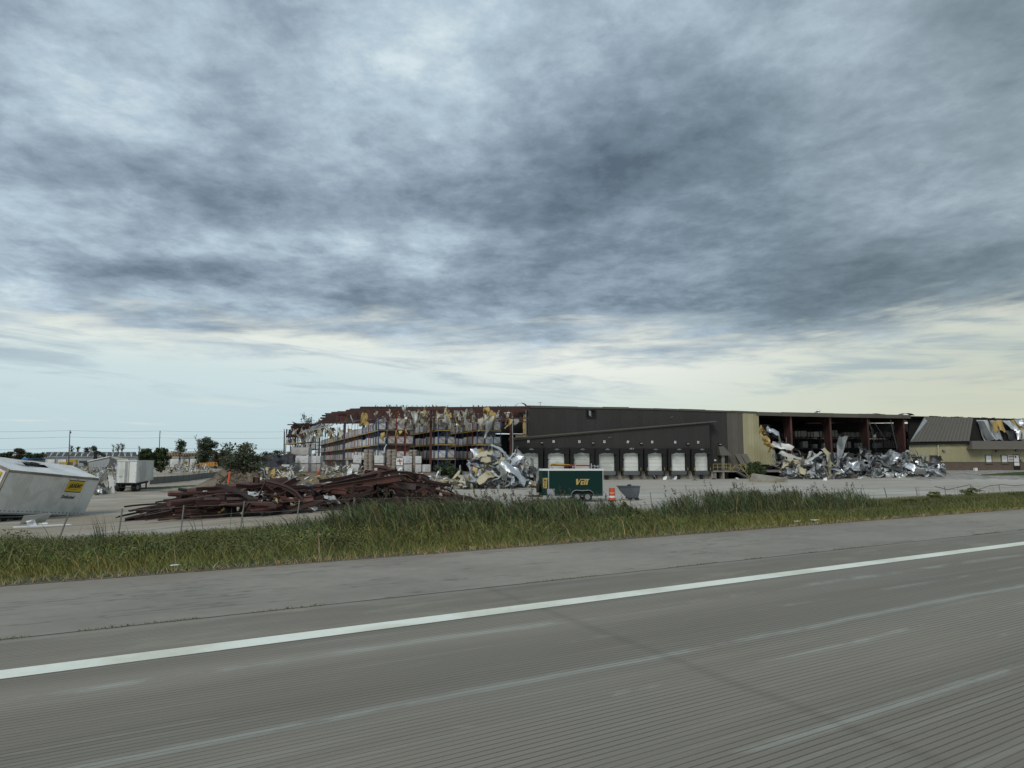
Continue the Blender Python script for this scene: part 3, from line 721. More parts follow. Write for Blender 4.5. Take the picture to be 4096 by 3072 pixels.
# windows, boarded
for (xa, xb, ya, yb, m_) in ((3943, 3963, 1822, 1851, m_white), (4006, 4026, 1822, 1851, m_white), (3720, 3746, 1823, 1845, m_glass)):
    u0, u1, z0, z1 = oquad(xa, xb, ya, yb)
    wf = MB(); off.box(wf, u0-.08, u0, -.16, .02, z0-.08, z1+.08); off.box(wf, u1, u1+.08, -.16, .02, z0-.08, z1+.08); off.box(wf, u0, u1, -.16, .02, z1, z1+.08); off.box(wf, u0, u1, -.16, .02, z0-.08, z0)
    wo_ = wf.build('window', m_trim, oroot); off.box(MB(), u0, u1, -.09, -.06, z0, z1).build('board' if m_ is m_white else 'pane', m_, wo_)
    if m_ is m_white:
        off.box(MB(), u0-.2, u1+.2, -.22, -.125, z0-.2, z0-.09).build('sill', m_trim, wo_)
        off.box(MB(), u0+.15, u1-.2, -.095, -.0905, (z0+z1)/2, (z0+z1)/2+.06).build('written_mark', m_ink, wo_)
# door with notice
u0, u1, z0, z1 = oquad(4056, 4073, 1820, 1880)
dr = MB(); off.box(dr, u0-.08, u0, -.16, .02, OF, z1+.08); off.box(dr, u1, u1+.08, -.16, .02, OF, z1+.08); off.box(dr, u0, u1, -.16, .02, z1, z1+.08)
d_o = dr.build('entrance_door', m_black, oroot)
off.box(MB(), u0, u1, -.11, -.085, OF+.75, z1).build('board', m_white, d_o); off.box(MB(), u0, u1, -.11, -.085, OF, OF+.73).build('lower_panel', m_black, d_o)
off.box(MB(), u0+.2, u0+.48, -.125, -.112, z1-.5, z1-.12).build('red_notice', mat('red_print', (.4, .05, .04)), d_o)
# two line sign between window and door
u0, u1, z0, z1 = oquad(4031, 4053, 1820, 1846)
sgn = off.box(MB(), u0, u1, -.13, -.09, z0, z1).build('wall_sign', m_signw, oroot)
mred = mat('maroon_print', (.16, .03, .025), .6)
for k in range(2):
    zz_ = z1-.28-k*.52
    b_ = MB(); off.box(b_, u0+.07, u1-.07, -.14, -.131, zz_-.17, zz_-.13); off.box(b_, u0+.07, u1-.07, -.14, -.131, zz_+.15, zz_+.19); b_.build('printed_rule', mred, sgn)
    lettering(('OFFICE', 'ENTER')[0] if k == 0 else 'ENTER', .2, off.M((u0+u1)/2, -.135, zz_+.01), mred, sgn, depth=.003) if False else None
    b_ = MB(); xx = u0+.1
    while xx < u1-.12:
        wl = random.uniform(.05, .1); off.box(b_, xx, xx+wl, -.14, -.131, zz_-.07, zz_+.08); xx += wl+.03
    b_.build('lettering', mred, sgn)
for px_, py_ in ((3772, 1803), (3984, 1805), (4063, 1802), (4081, 1841)):
    u, z = off.px(px_, py_); lt = off.box(MB(), u-.2, u+.2, -.3, -.04, z-.1, z+.12).build('wall_light', m_black, oroot); off.box(MB(), u-.13, u+.13, -.31, -.302, z-.06, z+.04).build('lens', m_lamp, lt)
u, z = off.px(3748, 1778); u2, z2 = off.px(3752, 1866); MB().bar(off.P(u, -.2, z), off.P(u2, -.22, z2), .2, .14).build('downpipe', m_csheet, oroot)
# upper torn sheets of insulated cladding hanging over the right part
def hang(xa, xb, ya, yb, m, seed, sk=0, name='torn_sheet', t=1.0, amp=.16):
    r = random.Random(seed); nx, nz = 6, 10; v = []
    for j in range(nz+1):
        for i in range(nx+1):
            fx, fz = i/nx, j/nz; x = xa+(xb-xa)*fx+sk*fz+4*math.sin(fz*5+seed)*(fz); y = ya+(yb-ya)*fz+5*math.sin(fx*4+seed)*fz
            tt = t-amp*math.sin(fx*PI*(1.5+seed % 2)+fz*3+seed)-.7*fz*(seed % 3)/3
            a = off.px(x, y, tt); v.append(off.P(a[0], tt, a[1]))
    f = [(j*(nx+1)+i, (j+1)*(nx+1)+i, (j+1)*(nx+1)+i+1, j*(nx+1)+i+1) for j in range(nz) for i in range(nx)]
    return MB().add(v, f).build(name, m, oroot, smooth=True)
hang(3905, 3950, 1680, 1762, m_foil, 1, 35); hang(3908, 3935, 1684, 1762, m_graysheet, 2, 45, t=.8)
hang(3958, 3990, 1682, 1762, m_foil, 3, 20); hang(3985, 4008, 1680, 1725, m_ins, 4, 12, t=.7); hang(3965, 3985, 1684, 1726, m_ins, 7, 14, t=.75)
hang(4006, 4040, 1682, 1720, m_foil, 5, 40, t=.6); hang(4040, 4066, 1680, 1716, m_ins, 6, 30, t=.6); hang(4055, 4085, 1678, 1700, m_foil, 8, 25, t=.6)
hang(4078, 4130, 1674, 1700, m_foil, 9, 25, t=.5); hang(4062, 4090, 1712, 1762, m_foil, 10, 5, t=.9); hang(4084, 4150, 1702, 1762, m_insw, 11, 5, t=.9); hang(4020, 4064, 1722, 1760, m_graysheet, 12, 18, t=1.0)
# ragged parapet line along the top of the right part
for k in range(34):
    px_ = 3700+k*14+random.uniform(-4, 4); u, z = main.px(px_, lerp_poly(TOP, px_)+random.uniform(0, 4)); l = random.uniform(.5, 1.6)
    mb = MB(); mb.bar(main.P(u, -.1, z), main.P(u+l, -.1+random.uniform(-.3, .3), z-.05+random.uniform(-.12, .15)), .12, .12); mb.build('broken_girt', random.choice([m_red2, m_black, m_csheet]), root)

# ================================================================== STORAGE RACKS AND CARTONS
ZF = 100.0; ANG = math.radians(19.4)
rb = Vector((-math.sin(ANG), math.cos(ANG), 0)); rs = Vector((math.cos(ANG), math.sin(ANG), 0))
SH = [FL, 1.58, 3.60, 5.62]
ORD = ['front', 'second', 'third', 'fourth', 'fifth', 'sixth', 'seventh', 'eighth', 'ninth', 'tenth', 'eleventh', 'twelfth', 'thirteenth', 'fourteenth', 'fifteenth', 'sixteenth', 'seventeenth', 'eighteenth', 'nineteenth', 'twentieth', 'twenty-first', 'twenty-second', 'twenty-third', 'twenty-fourth', 'twenty-fifth', 'twenty-sixth', 'twenty-seventh', 'twenty-eighth', 'twenty-ninth', 'thirtieth', 'thirty-first', 'thirty-second', 'thirty-third', 'thirty-fourth', 'thirty-fifth', 'thirty-sixth']
KC = ['white', 'creased white', 'grey', 'brown']
def wmesh(name, build, m, smooth=False):
    mb = MB(); build(mb); me = mb.mesh(name, smooth=smooth); me.materials.append(m); return me
def carton_geo(bulge=0.0, h=.98):
    def f(mb):
        n = 3; b = .02; hw = .5
        # slightly bulged, bevelled carton on a low pallet
        rings = [(-.0, hw-.03), (.03, hw), (h*.5, hw+bulge), (h-.04, hw), (h, hw-.03)]
        v = []
        for z, r in rings:
            c = .04
            v += [(-r+c, -r, z+.12), (r-c, -r, z+.12), (r, -r+c, z+.12), (r, r-c, z+.12), (r-c, r, z+.12), (-r+c, r, z+.12), (-r, r-c, z+.12), (-r, -r+c, z+.12)]
        fs = [(8*k+i, 8*k+(i+1) % 8, 8*k+8+(i+1) % 8, 8*k+8+i) for k in range(4) for i in range(8)]
        fs += [tuple(32+i for i in range(8)), tuple(7-i for i in range(8))]
        mb.add(v, fs)
    return f
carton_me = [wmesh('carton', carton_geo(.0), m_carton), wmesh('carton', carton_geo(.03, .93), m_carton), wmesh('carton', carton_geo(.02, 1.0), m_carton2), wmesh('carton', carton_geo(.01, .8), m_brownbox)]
pal_me = wmesh('pallet', lambda mb: [mb.box((-.52, y-.05, 0), (.52, y+.05, .08)) for y in (-.42, 0, .42)]+[mb.box((x-.06, -.5, .082), (x+.06, .5, .115)) for x in (-.44, -.22, 0, .22, .44)], m_wood)
NC = [0]
def carton(p, ang, kind=0, label='', group='', s=(1, 1, 1), tilt=0, pallet=False):
    NC[0] += 1
    o = place('carton', carton_me[kind], p, (tilt*random.uniform(-1, 1), tilt*random.uniform(-1, 1), ang+random.uniform(-.03, .03)), s, label, 'carton', group)
    o['_o'] = tuple(p); return o
stuff_c = MB()
def rack(name, px0, Y0, width, length, bays, label, depth_cartons, posts_mat=m_blue, red_front=(), level_top=7.7, seed=1, sway=0.0, fronts=True, nmax=30, skip=.06):
    r = random.Random(seed); short = label.split(' with')[0].split(' beside')[0].replace('the ', '')
    p0 = W(px0, 1840, Y0); p0.z = 0
    R_ = thing(name, (p0.x, p0.y, FL), label, 'storage rack', 'rows of storage racks in the opened hall')
    P = lambda a, b, z: p0+rs*a+rb*b+Vector((0, 0, z))
    # posts along the left flank and the front
    b = 0.0
    while b <= length:
        for a in ((0, 1.05) if 0 < b < 6 else (0,) if b > 0 else ()):
            top = level_top-r.uniform(0, .6)+ (0.02*b)
            MB().bar(P(a, b, FL), P(a+r.uniform(-.1, .1), b, top), .075).build('rack_post', posts_mat if r.random() < .75 else m_rackred, R_)
        if 0 < b < 9:
            br = MB(); z = FL+.3
            while z < level_top-1.2: br.bar(P(.1, b, z), P(.95, b, z+.9), .04); z += .9
            br.build('rack_brace', posts_mat, R_)
        b += 2.45 if b < 10 else 4.9
    for k in range(bays+1):
        a = width*k/bays; m_ = m_rackred if k in red_front else posts_mat
        MB().bar(P(a, -.02, FL), P(a+r.uniform(-.06, .06), -.02, level_top+r.uniform(-.3, .3)+(.7 if k in red_front else 0)), .11).build('rack_post', m_, R_)
        if k < bays:
            a2 = width*(k+1)/bays
            mm = m_rackred if (k in red_front or k+1 in red_front) else posts_mat
            z = FL+.15; q = 0
            while z < level_top-.7:
                bb = MB(); bb.bar(P(a, -.04, z), P(a2, -.04, z+.95), .035) if q % 2 else bb.bar(P(a2, -.04, z), P(a, -.04, z+.95), .035)
                bb.bar(P(a, -.04, z+.95), P(a2, -.04, z+.95), .045); bb.build('rack_brace', mm, R_); z += .97; q += 1
    for z in SH[1:]:
        b = 0
        while b < length:
            l = min(2.45*3, length-b)
            MB().bar(P(-.03, b+.02, z-.07), P(-.03+r.uniform(-.03, .03), b+l-.02, z-.07+r.uniform(-.05, .05)), .06, .15).build('shelf_beam', m_yell, R_)
            b += l
        MB().bar(P(0, -.1, z-.07), P(width, -.1, z-.07), .05, .13).build('shelf_beam', m_yell if not red_front else m_trim, R_)
        dkm = MB(); dkm.hexa([P(0, 0, z-.04), P(width, 0, z-.04), P(width, length, z-.04), P(0, length, z-.04), P(0, 0, z), P(width, 0, z), P(width, length, z), P(0, length, z)])
        dkm.build('shelf_deck', m_rackdark, R_)
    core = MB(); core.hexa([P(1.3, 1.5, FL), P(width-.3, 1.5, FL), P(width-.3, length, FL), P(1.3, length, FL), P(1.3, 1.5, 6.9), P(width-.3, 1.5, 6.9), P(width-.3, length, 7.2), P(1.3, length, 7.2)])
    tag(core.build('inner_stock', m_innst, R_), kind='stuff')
    # cartons along the left flank
    for li, z in enumerate(SH):
        if li == 0: continue
        lv = ['floor level', 'bottom shelf', 'middle shelf', 'top shelf'][li]
        i = 0; b = .55
        while b < depth_cartons:
            if r.random() > skip+(.10 if li == 3 and b > 8 else 0):
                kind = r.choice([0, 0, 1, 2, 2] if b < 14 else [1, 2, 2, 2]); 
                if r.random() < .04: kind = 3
                if i < nmax:
                    carton(P(.58+r.uniform(-.06, .06), b, z-.08), ANG, kind, '%s carton, %s from the front along the %s of the %s' % (KC[kind], ORD[i] if i else 'first', lv, short), 'cartons on the %s of the %s' % (lv, short), (1, 1, r.uniform(.95, 1.2)), tilt=.02)
                else:
                    c = P(.58, b, z+.02); h = r.uniform(.8, 1.0)
                    stuff_c.hexa([c+rs*x+rb*y+Vector((0, 0, zz)) for zz in (0, h) for x, y in ((-.5, -.5), (.5, -.5), (.5, .5), (-.5, .5))])
            i += 1; b += 1.14+(.22 if i % 2 == 0 else 0)
        if fronts:
            for k in range(bays):
                if li == 1 and k == 1 and width > 4: continue
                a = width*(k+.5)/bays
                kind = 0 if k != 1 else r.choice([0, 2])
                if k == 0: continue
                carton(P(a+r.uniform(-.04, .04), .55, z-.08), ANG, kind, '%s carton, front end of %s, %s, %s post' % (KC[kind], short, lv, ['by the left', 'by the second', 'by the third', 'by the right'][k]), 'cartons at the front ends of the racks', (min(1.0, width/bays*.9), 1, r.uniform(1.0, 1.2)))
    return R_
rack('storage_rack', 1511, ZF, 5.1, 118, 4, 'the left rack row with red end posts', 104, red_front=(2, 3), nmax=34, seed=3)
rack('storage_rack', 1752, ZF, 2.5, 30, 2, 'the middle rack row with blue end posts', 16, seed=4, nmax=14)
rack('storage_rack', 1907, ZF+1, 3.6, 30, 3, 'the right rack row beside the big red column', 14, seed=5, nmax=12)
# the set-back block at the far left end
def backblock():
    p0 = W(1135, 1840, 180); p0.z = 0; wd = (1262-1135)/F*180
    R_ = thing('storage_rack', (p0.x, p0.y, FL), 'the set back rack block at the far left end, with tilted shelves', 'storage rack', 'rows of storage racks in the opened hall')
    P = lambda a, b, z: p0+Vector((a, b, z))
    for k in range(6):
        a = wd*k/5
        for b in (0, 1.2): MB().bar(P(a, b, FL), P(a+random.uniform(-.15, .15), b, 9.2-.4*(k % 2)), .14).build('rack_post', random.choice([m_blue, m_rackdark, m_blue]), R_)
    MB().bar(P(2.5, -.2, 3.4), P(2.5, -.2, 6.2), .16).build('rack_post', m_yell, R_)
    for z0, z1 in ((3.25, 4.2), (5.3, 6.0), (1.2, 1.6)):
        MB().bar(P(0, -.1, z0), P(wd*.55, -.1, z0+(z1-z0)*.7), .1, .22).build('shelf_beam', m_yell, R_)
        MB().bar(P(wd*.55, -.1, z0+(z1-z0)*.7), P(wd, -.1, z1), .1, .22).build('shelf_beam', m_trim, R_)
        MB().hexa([P(0, 0, z0-.05), P(wd, 0, z1-.05), P(wd, 5, z1-.05), P(0, 5, z0-.05), P(0, 0, z0), P(wd, 0, z1), P(wd, 5, z1), P(0, 5, z0)]).build('shelf_deck', m_rackdark, R_)
    for k in range(14):
        a, z = random.uniform(0, wd), random.choice([6.2, 7.6, 2.2]); MB().bar(P(a, -.1, z), P(a+random.uniform(-1, 1), .2, z+random.uniform(.8, 1.6)), .07).build('rack_brace', random.choice([m_blue, m_rackdark]), R_)
    for z0, z1, hh in ((3.25, 4.2, 1.7), (5.3, 6.0, 1.5), (1.3, 1.6, 1.5)):
        for k in range(6):
            if random.random() < .75:
                a = .7+k*1.3; z = z0+(z1-z0)*a/wd
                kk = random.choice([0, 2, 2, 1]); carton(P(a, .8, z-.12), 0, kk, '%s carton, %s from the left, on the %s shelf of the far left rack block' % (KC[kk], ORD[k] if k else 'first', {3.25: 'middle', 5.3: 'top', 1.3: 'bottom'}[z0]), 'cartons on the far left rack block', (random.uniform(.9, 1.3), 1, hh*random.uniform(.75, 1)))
backblock()
# inner stock seen in the open bay on the right
for row, tt in enumerate((11, 22)):
    u0 = main.px(3075, 1700)[0]; u1 = main.px(3900, 1700)[0]+tt*.3
    rk = thing('storage_rack', tuple(main.P(u0, tt, FL)), ('front dark rack standing inside the open bay' if row == 0 else 'rear dark rack deep inside the open bay'), 'storage rack', 'dark racks inside the open bay')
    u = u0; 
    while u < u1:
        for dt_ in (0, 1.1): MB().bar(main.P(u, tt+dt_, FL), main.P(u, tt+dt_, 7.2), .10).build('rack_post', m_rackdark, rk)
        u += 2.6
    for z in SH[1:]:
        MB().bar(main.P(u0, tt-.05, z-.08), main.P(u1, tt-.05, z-.08), .06, .16).build('shelf_beam', m_rackdark if z < 5 else m_red2, rk)
        main.box(MB(), u0, u1, tt, tt+1.1, z-.03, z).build('shelf_deck', m_rackdark, rk)
    for li, z in enumerate(SH):
        nb = 0
        u = u0+.7+random.uniform(0, 1)
        while u < u1-.6:
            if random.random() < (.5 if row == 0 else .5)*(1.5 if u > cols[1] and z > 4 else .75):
                kk = random.choice([0, 2, 2, 2]); nb += 1  # mostly grey, to put the dimness of the roofed bay into the carton colour
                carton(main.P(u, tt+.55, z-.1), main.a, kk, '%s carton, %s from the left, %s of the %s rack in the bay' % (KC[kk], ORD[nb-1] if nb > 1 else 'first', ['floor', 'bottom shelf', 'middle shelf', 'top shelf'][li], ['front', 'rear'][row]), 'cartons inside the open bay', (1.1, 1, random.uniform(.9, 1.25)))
            u += 1.3
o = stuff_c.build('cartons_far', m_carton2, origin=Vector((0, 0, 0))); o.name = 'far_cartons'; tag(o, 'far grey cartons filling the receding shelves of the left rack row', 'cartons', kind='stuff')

# ================================================================== BARE ROOF FRAME OF THE HALL (parts of the warehouse)
CK = W(1048, 1840, 1000)          # the direction the hall's flanks run
def eave_l(Y):                     # left edge of the frame at depth Y
    a = W(1479, 1840, ZF); return a.x-(Y-ZF)*math.tan(ANG)
def roof_z(Y):
    return 8.75+.046*min(Y-ZF, 52)-.03*max(0, Y-ZF-52)
def xr(Y): return W(2112, 1840, 104).x-(Y-104)*.03
k = 0; Y = ZF-.6
while Y < 176:
    x0 = eave_l(Y)-random.uniform(.1, 1.6)-(.6 if Y > 120 else 0); x1 = xr(Y)
    z = roof_z(Y); nseg = 4 if Y < 130 else 2
    for q in range(nseg):
        xa = x0+(x1-x0)*q/nseg; xb = x0+(x1-x0)*(q+1)/nseg
        if q and random.random() < .12 and Y > 104: continue
        za, zb = z+random.uniform(-.10, .08), z+random.uniform(-.10, .08)
        MB().bar((xa-.1, Y+random.uniform(-.1, .1), za), (xb+.1, Y+random.uniform(-.15, .15), zb), .09, .24).build('purlin', random.choice([m_red, m_red2, m_red2]), root)
    Y += 1.55; k += 1
for k in range(64):      # clips and torn stubs standing along the eave and the rising left edge
    if k < 46: px_ = random.uniform(1485, 2105); Y = ZF-.6; x_ = W(px_, 1840, Y).x
    else: Y = random.uniform(ZF, 150); x_ = eave_l(Y)+random.uniform(-.5, 3)
    z = roof_z(Y)+.1; MB().bar((x_, Y, z), (x_+random.uniform(-.25, .25), Y, z+random.uniform(.08, .32)), random.uniform(.05, .2), .06).build('purlin_clip', random.choice([m_red2, m_insw, m_red2]), root)
# trusses parallel to the front, chords and web members
for j, Y in enumerate((ZF+.2, 108, 116, 125, 135, 146)):
    x0 = eave_l(Y)+.3; x1 = xr(Y); z = roof_z(Y)-.3; dpt = 1.25 if j else 1.15
    MB().bar((x0, Y, z), (x1, Y, z), .14, .16).build('truss_chord', m_red, root)
    sp = x0 if j else W(1420, 1840, Y).x+6.0
    MB().bar((x0, Y, z-dpt), (x1, Y, z-dpt-.05), .14, .15).build('truss_chord', m_red, root)
    x = x0; up = 1
    while x < x1-1:
        MB().bar((x, Y, z if up else z-dpt), (x+.8, Y, z-dpt if up else z), .08).build('truss_web', random.choice([m_red, m_red3]), root); x += .8; up = 1-up
        if random.random() < .06: x += .8
# hanging channel ends along the left flank (seen end on as a comb of short drops)
Y = ZF+1
while Y < 150:
    x = eave_l(Y)+.3; z = roof_z(Y)-.2
    MB().bar((x, Y, z), (x+random.uniform(-.1, .25), Y, z-random.uniform(1.2, 2.1)), .22, .05).build('hanging_channel', random.choice([m_red, m_red3, m_red2]), root); Y += 1.5
mb = MB(); mb.bar((eave_l(ZF)+.3, ZF, 7.1), (eave_l(150)+.3, 150, 9.2), .1, .2); mb.build('flank_girt', m_red, root)
# columns
for px_, Y, w_ in ((1722, 101.5, .35), (1452, 122, .5), (1275, 165, .45), (1180, 182, .4), (1376, 140, .45), (2046, 103.5, .55)):
    p = W(px_, 1840, Y); tp = roof_z(Y)-.3
    mc = m_red3 if px_ == 2046 else m_red
    c_ = MB().box((p.x-w_/2, p.y-.02, FL-.2), (p.x+w_/2, p.y+.02, tp)).build('column', mc, root)
    MB().box((p.x-.02, p.y+.02, FL-.2), (p.x+.02, p.y+.45, tp)).build('column_web', m_red, c_)
    if px_ == 2046:
        MB().tube([(p.x+.1, p.y-.1, -.1), (p.x+.06, p.y-.1, 2.2), (p.x+.2, p.y-.12, 3), (p.x+.12, p.y-.1, 6.8), (p.x+.1, p.y-.1, 8.0), (p.x-.1, p.y-.12, 8.25), (p.x-.9, p.y-.1, 8.2)], .06, 6).build('conduit', m_galv, c_)
        for z in (7.0, 5.1):
            MB().bar((p.x+.2, p.y, z), (p.x+2.4, p.y+.4, z-.05), .08, .16).build('girt', m_red, root)
        MB().bar((p.x-1.9, p.y-.05, 7.75), (p.x-.3, p.y-.05, 6.9), .1).build('knee_brace', m_red, root)
# back block roof
for k in range(16):
    z = 10.5-.21*k; Y = 179+k*.4; xa = W(1166-k*1.8+random.uniform(-4, 4), 1840, Y).x; xb = W(1262 if k < 9 else 1215+random.uniform(-10, 10), 1840, Y).x
    MB().bar((xa-(1.0 if k == 1 else 0), Y, z), (xb, Y+.5, z+random.uniform(-.1, .1)), .14, .26).build('purlin', random.choice([m_red, m_red2]), root)
MB().bar(W(1170, 1688, 178), W(1202, 1700, 178), .2).build('broken_beam', m_red2, root)
for k in range(34):
    p = W(random.uniform(1148, 1262), random.uniform(1712, 1755), 180); MB().bar(p, p+Vector((random.uniform(-.3, .3), 0, -random.uniform(.8, 2.2))), .14).build('hanging_channel', m_red, root)
# lone dark pole at the left edge of the block
MB().tube([W(1137, 1878, 178), W(1138, 1726, 178)], .14, 6, .1).build('corner_post', m_black, root)
# loose roof sheet sagging from the main frame to the block
a, b, c, d = W(1225, 1719, 160), W(1345, 1684, 150), W(1330, 1700, 146), W(1200, 1732, 158)
for q in range(6):
    f0, f1 = q/6, (q+1)/6-.01
    L1, L2, L3, L4 = a.lerp(b, f0), a.lerp(b, f1), d.lerp(c, f1), d.lerp(c, f0); up = Vector((0, 0, .4*math.sin(q*.9)))
    MB().add([L1+up, L2+up, L3+up*.3, L4+up*.3], [(3, 2, 1, 0)]).build('sagging_roof_sheet', m_graysheet if q < 5 else m_gsheet, root)
MB().bar(W(1198, 1733, 157), W(1330, 1701, 145), .1, .2).build('broken_beam', m_insw, root)
MB().tube([W(1302, 1702, 140), W(1325, 1726, 139), W(1342, 1744, 138)], .16, 6).build('hanging_duct', m_insw, root)
# bracing between rack and roof, cables
for k in range(46):
    px_ = random.uniform(1380, 2090); Y = random.uniform(102, 118); p = W(px_, random.uniform(1650, 1690), Y)
    MB().bar(p, p+Vector((random.uniform(-1.2, 1.2), 0, -random.uniform(.5, 2.0))), random.choice([.05, .1, .16])).build('hanging_bar', random.choice([m_red, m_red2, m_red3, m_rackdark]), root)
# pale timber and yellow stack between column and wall edge
p = W(2062, 1720, 108)
for k in range(7): MB().box((p.x, p.y, 3.6+k*.22), (p.x+1.9, p.y+1, 3.6+k*.22+.19)).build('stacked_board', random.choice([m_brownbox, m_wood, m_brownbox]), root)
for k in range(3): MB().box((p.x+.1, p.y-.4, 2.5+k*.35), (p.x+2.0, p.y+.2, 2.62+k*.35)).build('shelf_beam', m_yell, root)
# insulation strip standing on the wall's torn edge
u, z = main.px(2105, 1640)
for k in range(4): main.box(MB(), u-.45+random.uniform(-.05, .05), u-.1, .1, .25, 3.9+k*1.1, 5.0+k*1.1-.03).build('insulation_strip', m_ins, root)
main.box(MB(), u-.1, u, -.02, .05, 4.0, 9.2).build('edge_trim', m_gsheet, root)

# ------------------------------------------------------------------ torn insulation and scraps hanging in the frame
def rag_geo(seed, nx=5, nz=9, w_=.85, l=1.7):
    r = random.Random(seed); v = []; ph = r.uniform(0, 6)
    for j in range(nz+1):
        f = j/nz; ww = w_*(.6+.5*math.sin(f*3+ph)+r.uniform(-.12, .12))
        cx = .28*math.sin(f*4+ph)*f; cy = .2*math.sin(f*5+ph*2)
        for i in range(nx+1):
            g = i/nx-.5; v.append((cx+g*ww, cy+.14*math.sin(g*8+ph+f*4), -l*f+r.uniform(-.05, .05)))
    f_ = [(j*(nx+1)+i, j*(nx+1)+i+1, (j+1)*(nx+1)+i+1, (j+1)*(nx+1)+i) for j in range(nz) for i in range(nx)]
    return lambda mb: mb.add(v, f_)
rags = {}
for key, m_ in (('pale', m_insw), ('yellow', m_ins), ('white', m_gsheet)):
    rags[key] = [wmesh('insulation_scrap', rag_geo(11*i+len(key)), m_, True) for i in range(6)]
RL = {'pale': ('pale grey insulation scrap hanging from the bare roof frame', 'pale insulation scraps in the roof frame'),
      'yellow': ('yellow insulation scrap hanging from the bare roof frame', 'yellow insulation scraps in the roof frame'),
      'white': ('white torn foil scrap hanging from the bare roof frame', 'white foil scraps in the roof frame')}
def rag(px, py, Y, key, s=1.0, lab=None, rot=None):
    where = ['over the far left block', 'over the back of left rack row', 'over the front of left rack row', 'over the middle rack row', 'over the right rack row'][(px > 1300)+(px > 1480)+(px > 1670)+(px > 1850)]+(', high up' if py < 1660 else ', low down')
    sz = 'small' if s < .62 else 'large' if s > 1.0 else 'medium'
    p = W(px, py, Y); o = place('insulation_scrap', random.choice(rags[key]), p, rot or (random.uniform(-.2, .2), random.uniform(-.4, .4), random.uniform(-1, 1)), (s, s, s*random.uniform(.7, 1.3)), '%s %s torn scrap hanging %s' % (sz, {'pale': 'pale grey', 'yellow': 'yellow', 'white': 'white'}[key], where), 'insulation', 'torn scraps hanging %s' % where); o['_o'] = tuple(p)
for k in range(165):
    px_ = random.triangular(1430, 2095, 1780); Y = random.uniform(98.8, 108)
    rag(px_, random.uniform(1633, 1684), Y, random.choices(['pale', 'yellow', 'white'], [16, .8, 2.4])[0], random.uniform(.4, .95))
for k in range(36):
    px_ = random.uniform(1160, 1400); rag(px_, random.uniform(1705, 1725), random.uniform(142, 170), random.choices(['pale', 'yellow', 'white'], [9, .8, 1])[0], random.uniform(.5, 1.2))
for px_, py_, s_ in ((1457, 1662, .8), (1700, 1628, .9), (1945, 1629, .9), (1955, 1640, 1.0), (1970, 1650, .8), (1935, 1630, .8), (1785, 1630, .9), (1550, 1719, .6), (1585, 1720, .6), (1600, 1722, .5), (1530, 1730, .7), (1632, 1708, .7), (1925, 1792, 1.1), (1910, 1796, .9)):
    rag(px_, py_, 99.0, 'yellow', s_)
for px_, py_, s_ in ((1784, 1632, 1.4), (1790, 1640, 1.2), (1620, 1628, .8), (1868, 1636, 1.0), (1548, 1778, 1.3), (1965, 1665, 1.6), (1405, 1660, .7)):
    rag(px_, py_, 98.9, 'white', s_)

# ================================================================== STACKS ON THE GROUND IN FRONT OF THE RACKS
def gcarton(px0, px1, Y, n, lab, kind=0, base=None, lean=0, h=1.0, ang=.25):
    wpx = (px1-px0)/F*Y
    for k in range(n):
        p = on((px0+px1)/2+lean*k*6, Y); z = (base if base is not None else p.z)+k*1.12*h
        P0 = (p.x, p.y, z); pr = place('pallet', pal_me, P0, (0, 0, ang), (wpx*.85, 1, 1), 'timber pallet under the %s' % (lab.split(' in a stack')[0].rstrip(',')+(['', ', upper one', ', third up'][k])), 'pallet', 'pallets under the ground cartons'); pr['_o'] = P0
        o = carton(Vector(P0), ang, kind, lab if n == 1 else (lab.split(' in a stack')[0].rstrip(',')+[', lower of two', ', upper of two'][k]), None, (wpx*.85, 1, h), tilt=.03 if lean else .0)
        if lean and k == n-1: o.rotation_euler.y += .08
gcarton(1404, 1440, 96, 2, 'white carton left of the first bag pile in a stack of two', lean=1, h=1.05)
gcarton(1498, 1542, 95.8, 2, 'white carton between the two bag piles in a stack of two', h=1.03, ang=-.1)
gcarton(1613, 1646, 95.5, 2, 'white carton right of the red marked drum, in a stack of two', h=1.0, ang=.5)
gcarton(1585, 1612, 95.2, 1, 'low white carton right of the second bag pile', h=.8)
gcarton(1660, 1686, 95.5, 2, 'white carton left of the single end carton, in a stack of two', h=1.0)
gcarton(1688, 1720, 95.5, 1, 'single white carton at the right end of the ground row', ang=.6)
# the big block of cartons behind the black tarp
lay = [(1160, 1206, 1.6), (1206, 1240, 1.6), (1240, 1272, 1.6), (1272, 1286, 1.6)]
nn = 0
for cx_, kx in ((1222, 0), (1255, 2), (1278, 2), (1190, 1)):
    for k in range(3 if cx_ in (1190, 1222) else 2):
        p = on(cx_, 98+kx*.3); nn += 1
        carton(Vector((p.x, p.y, p.z+k*1.14)), -.15, 0 if k % 2 else 2, 'carton in the block, column %s, %s' % ({1190: 'touching the tarp', 1222: 'second from the tarp', 1255: 'third from the tarp', 1278: 'farthest from the tarp'}[cx_], ['bottom', 'middle', 'top'][k]), None, (1.25 if cx_ != 1278 else .7, 1.1, 1.0))
gcarton(1128, 1164, 94, 1, 'white carton standing alone in front of the black tarp', ang=.12)
0 and gcarton(1212, 1248, 101, 1, 'grey carton on top behind the tarp block', 2, base=3.0, ang=-.1)
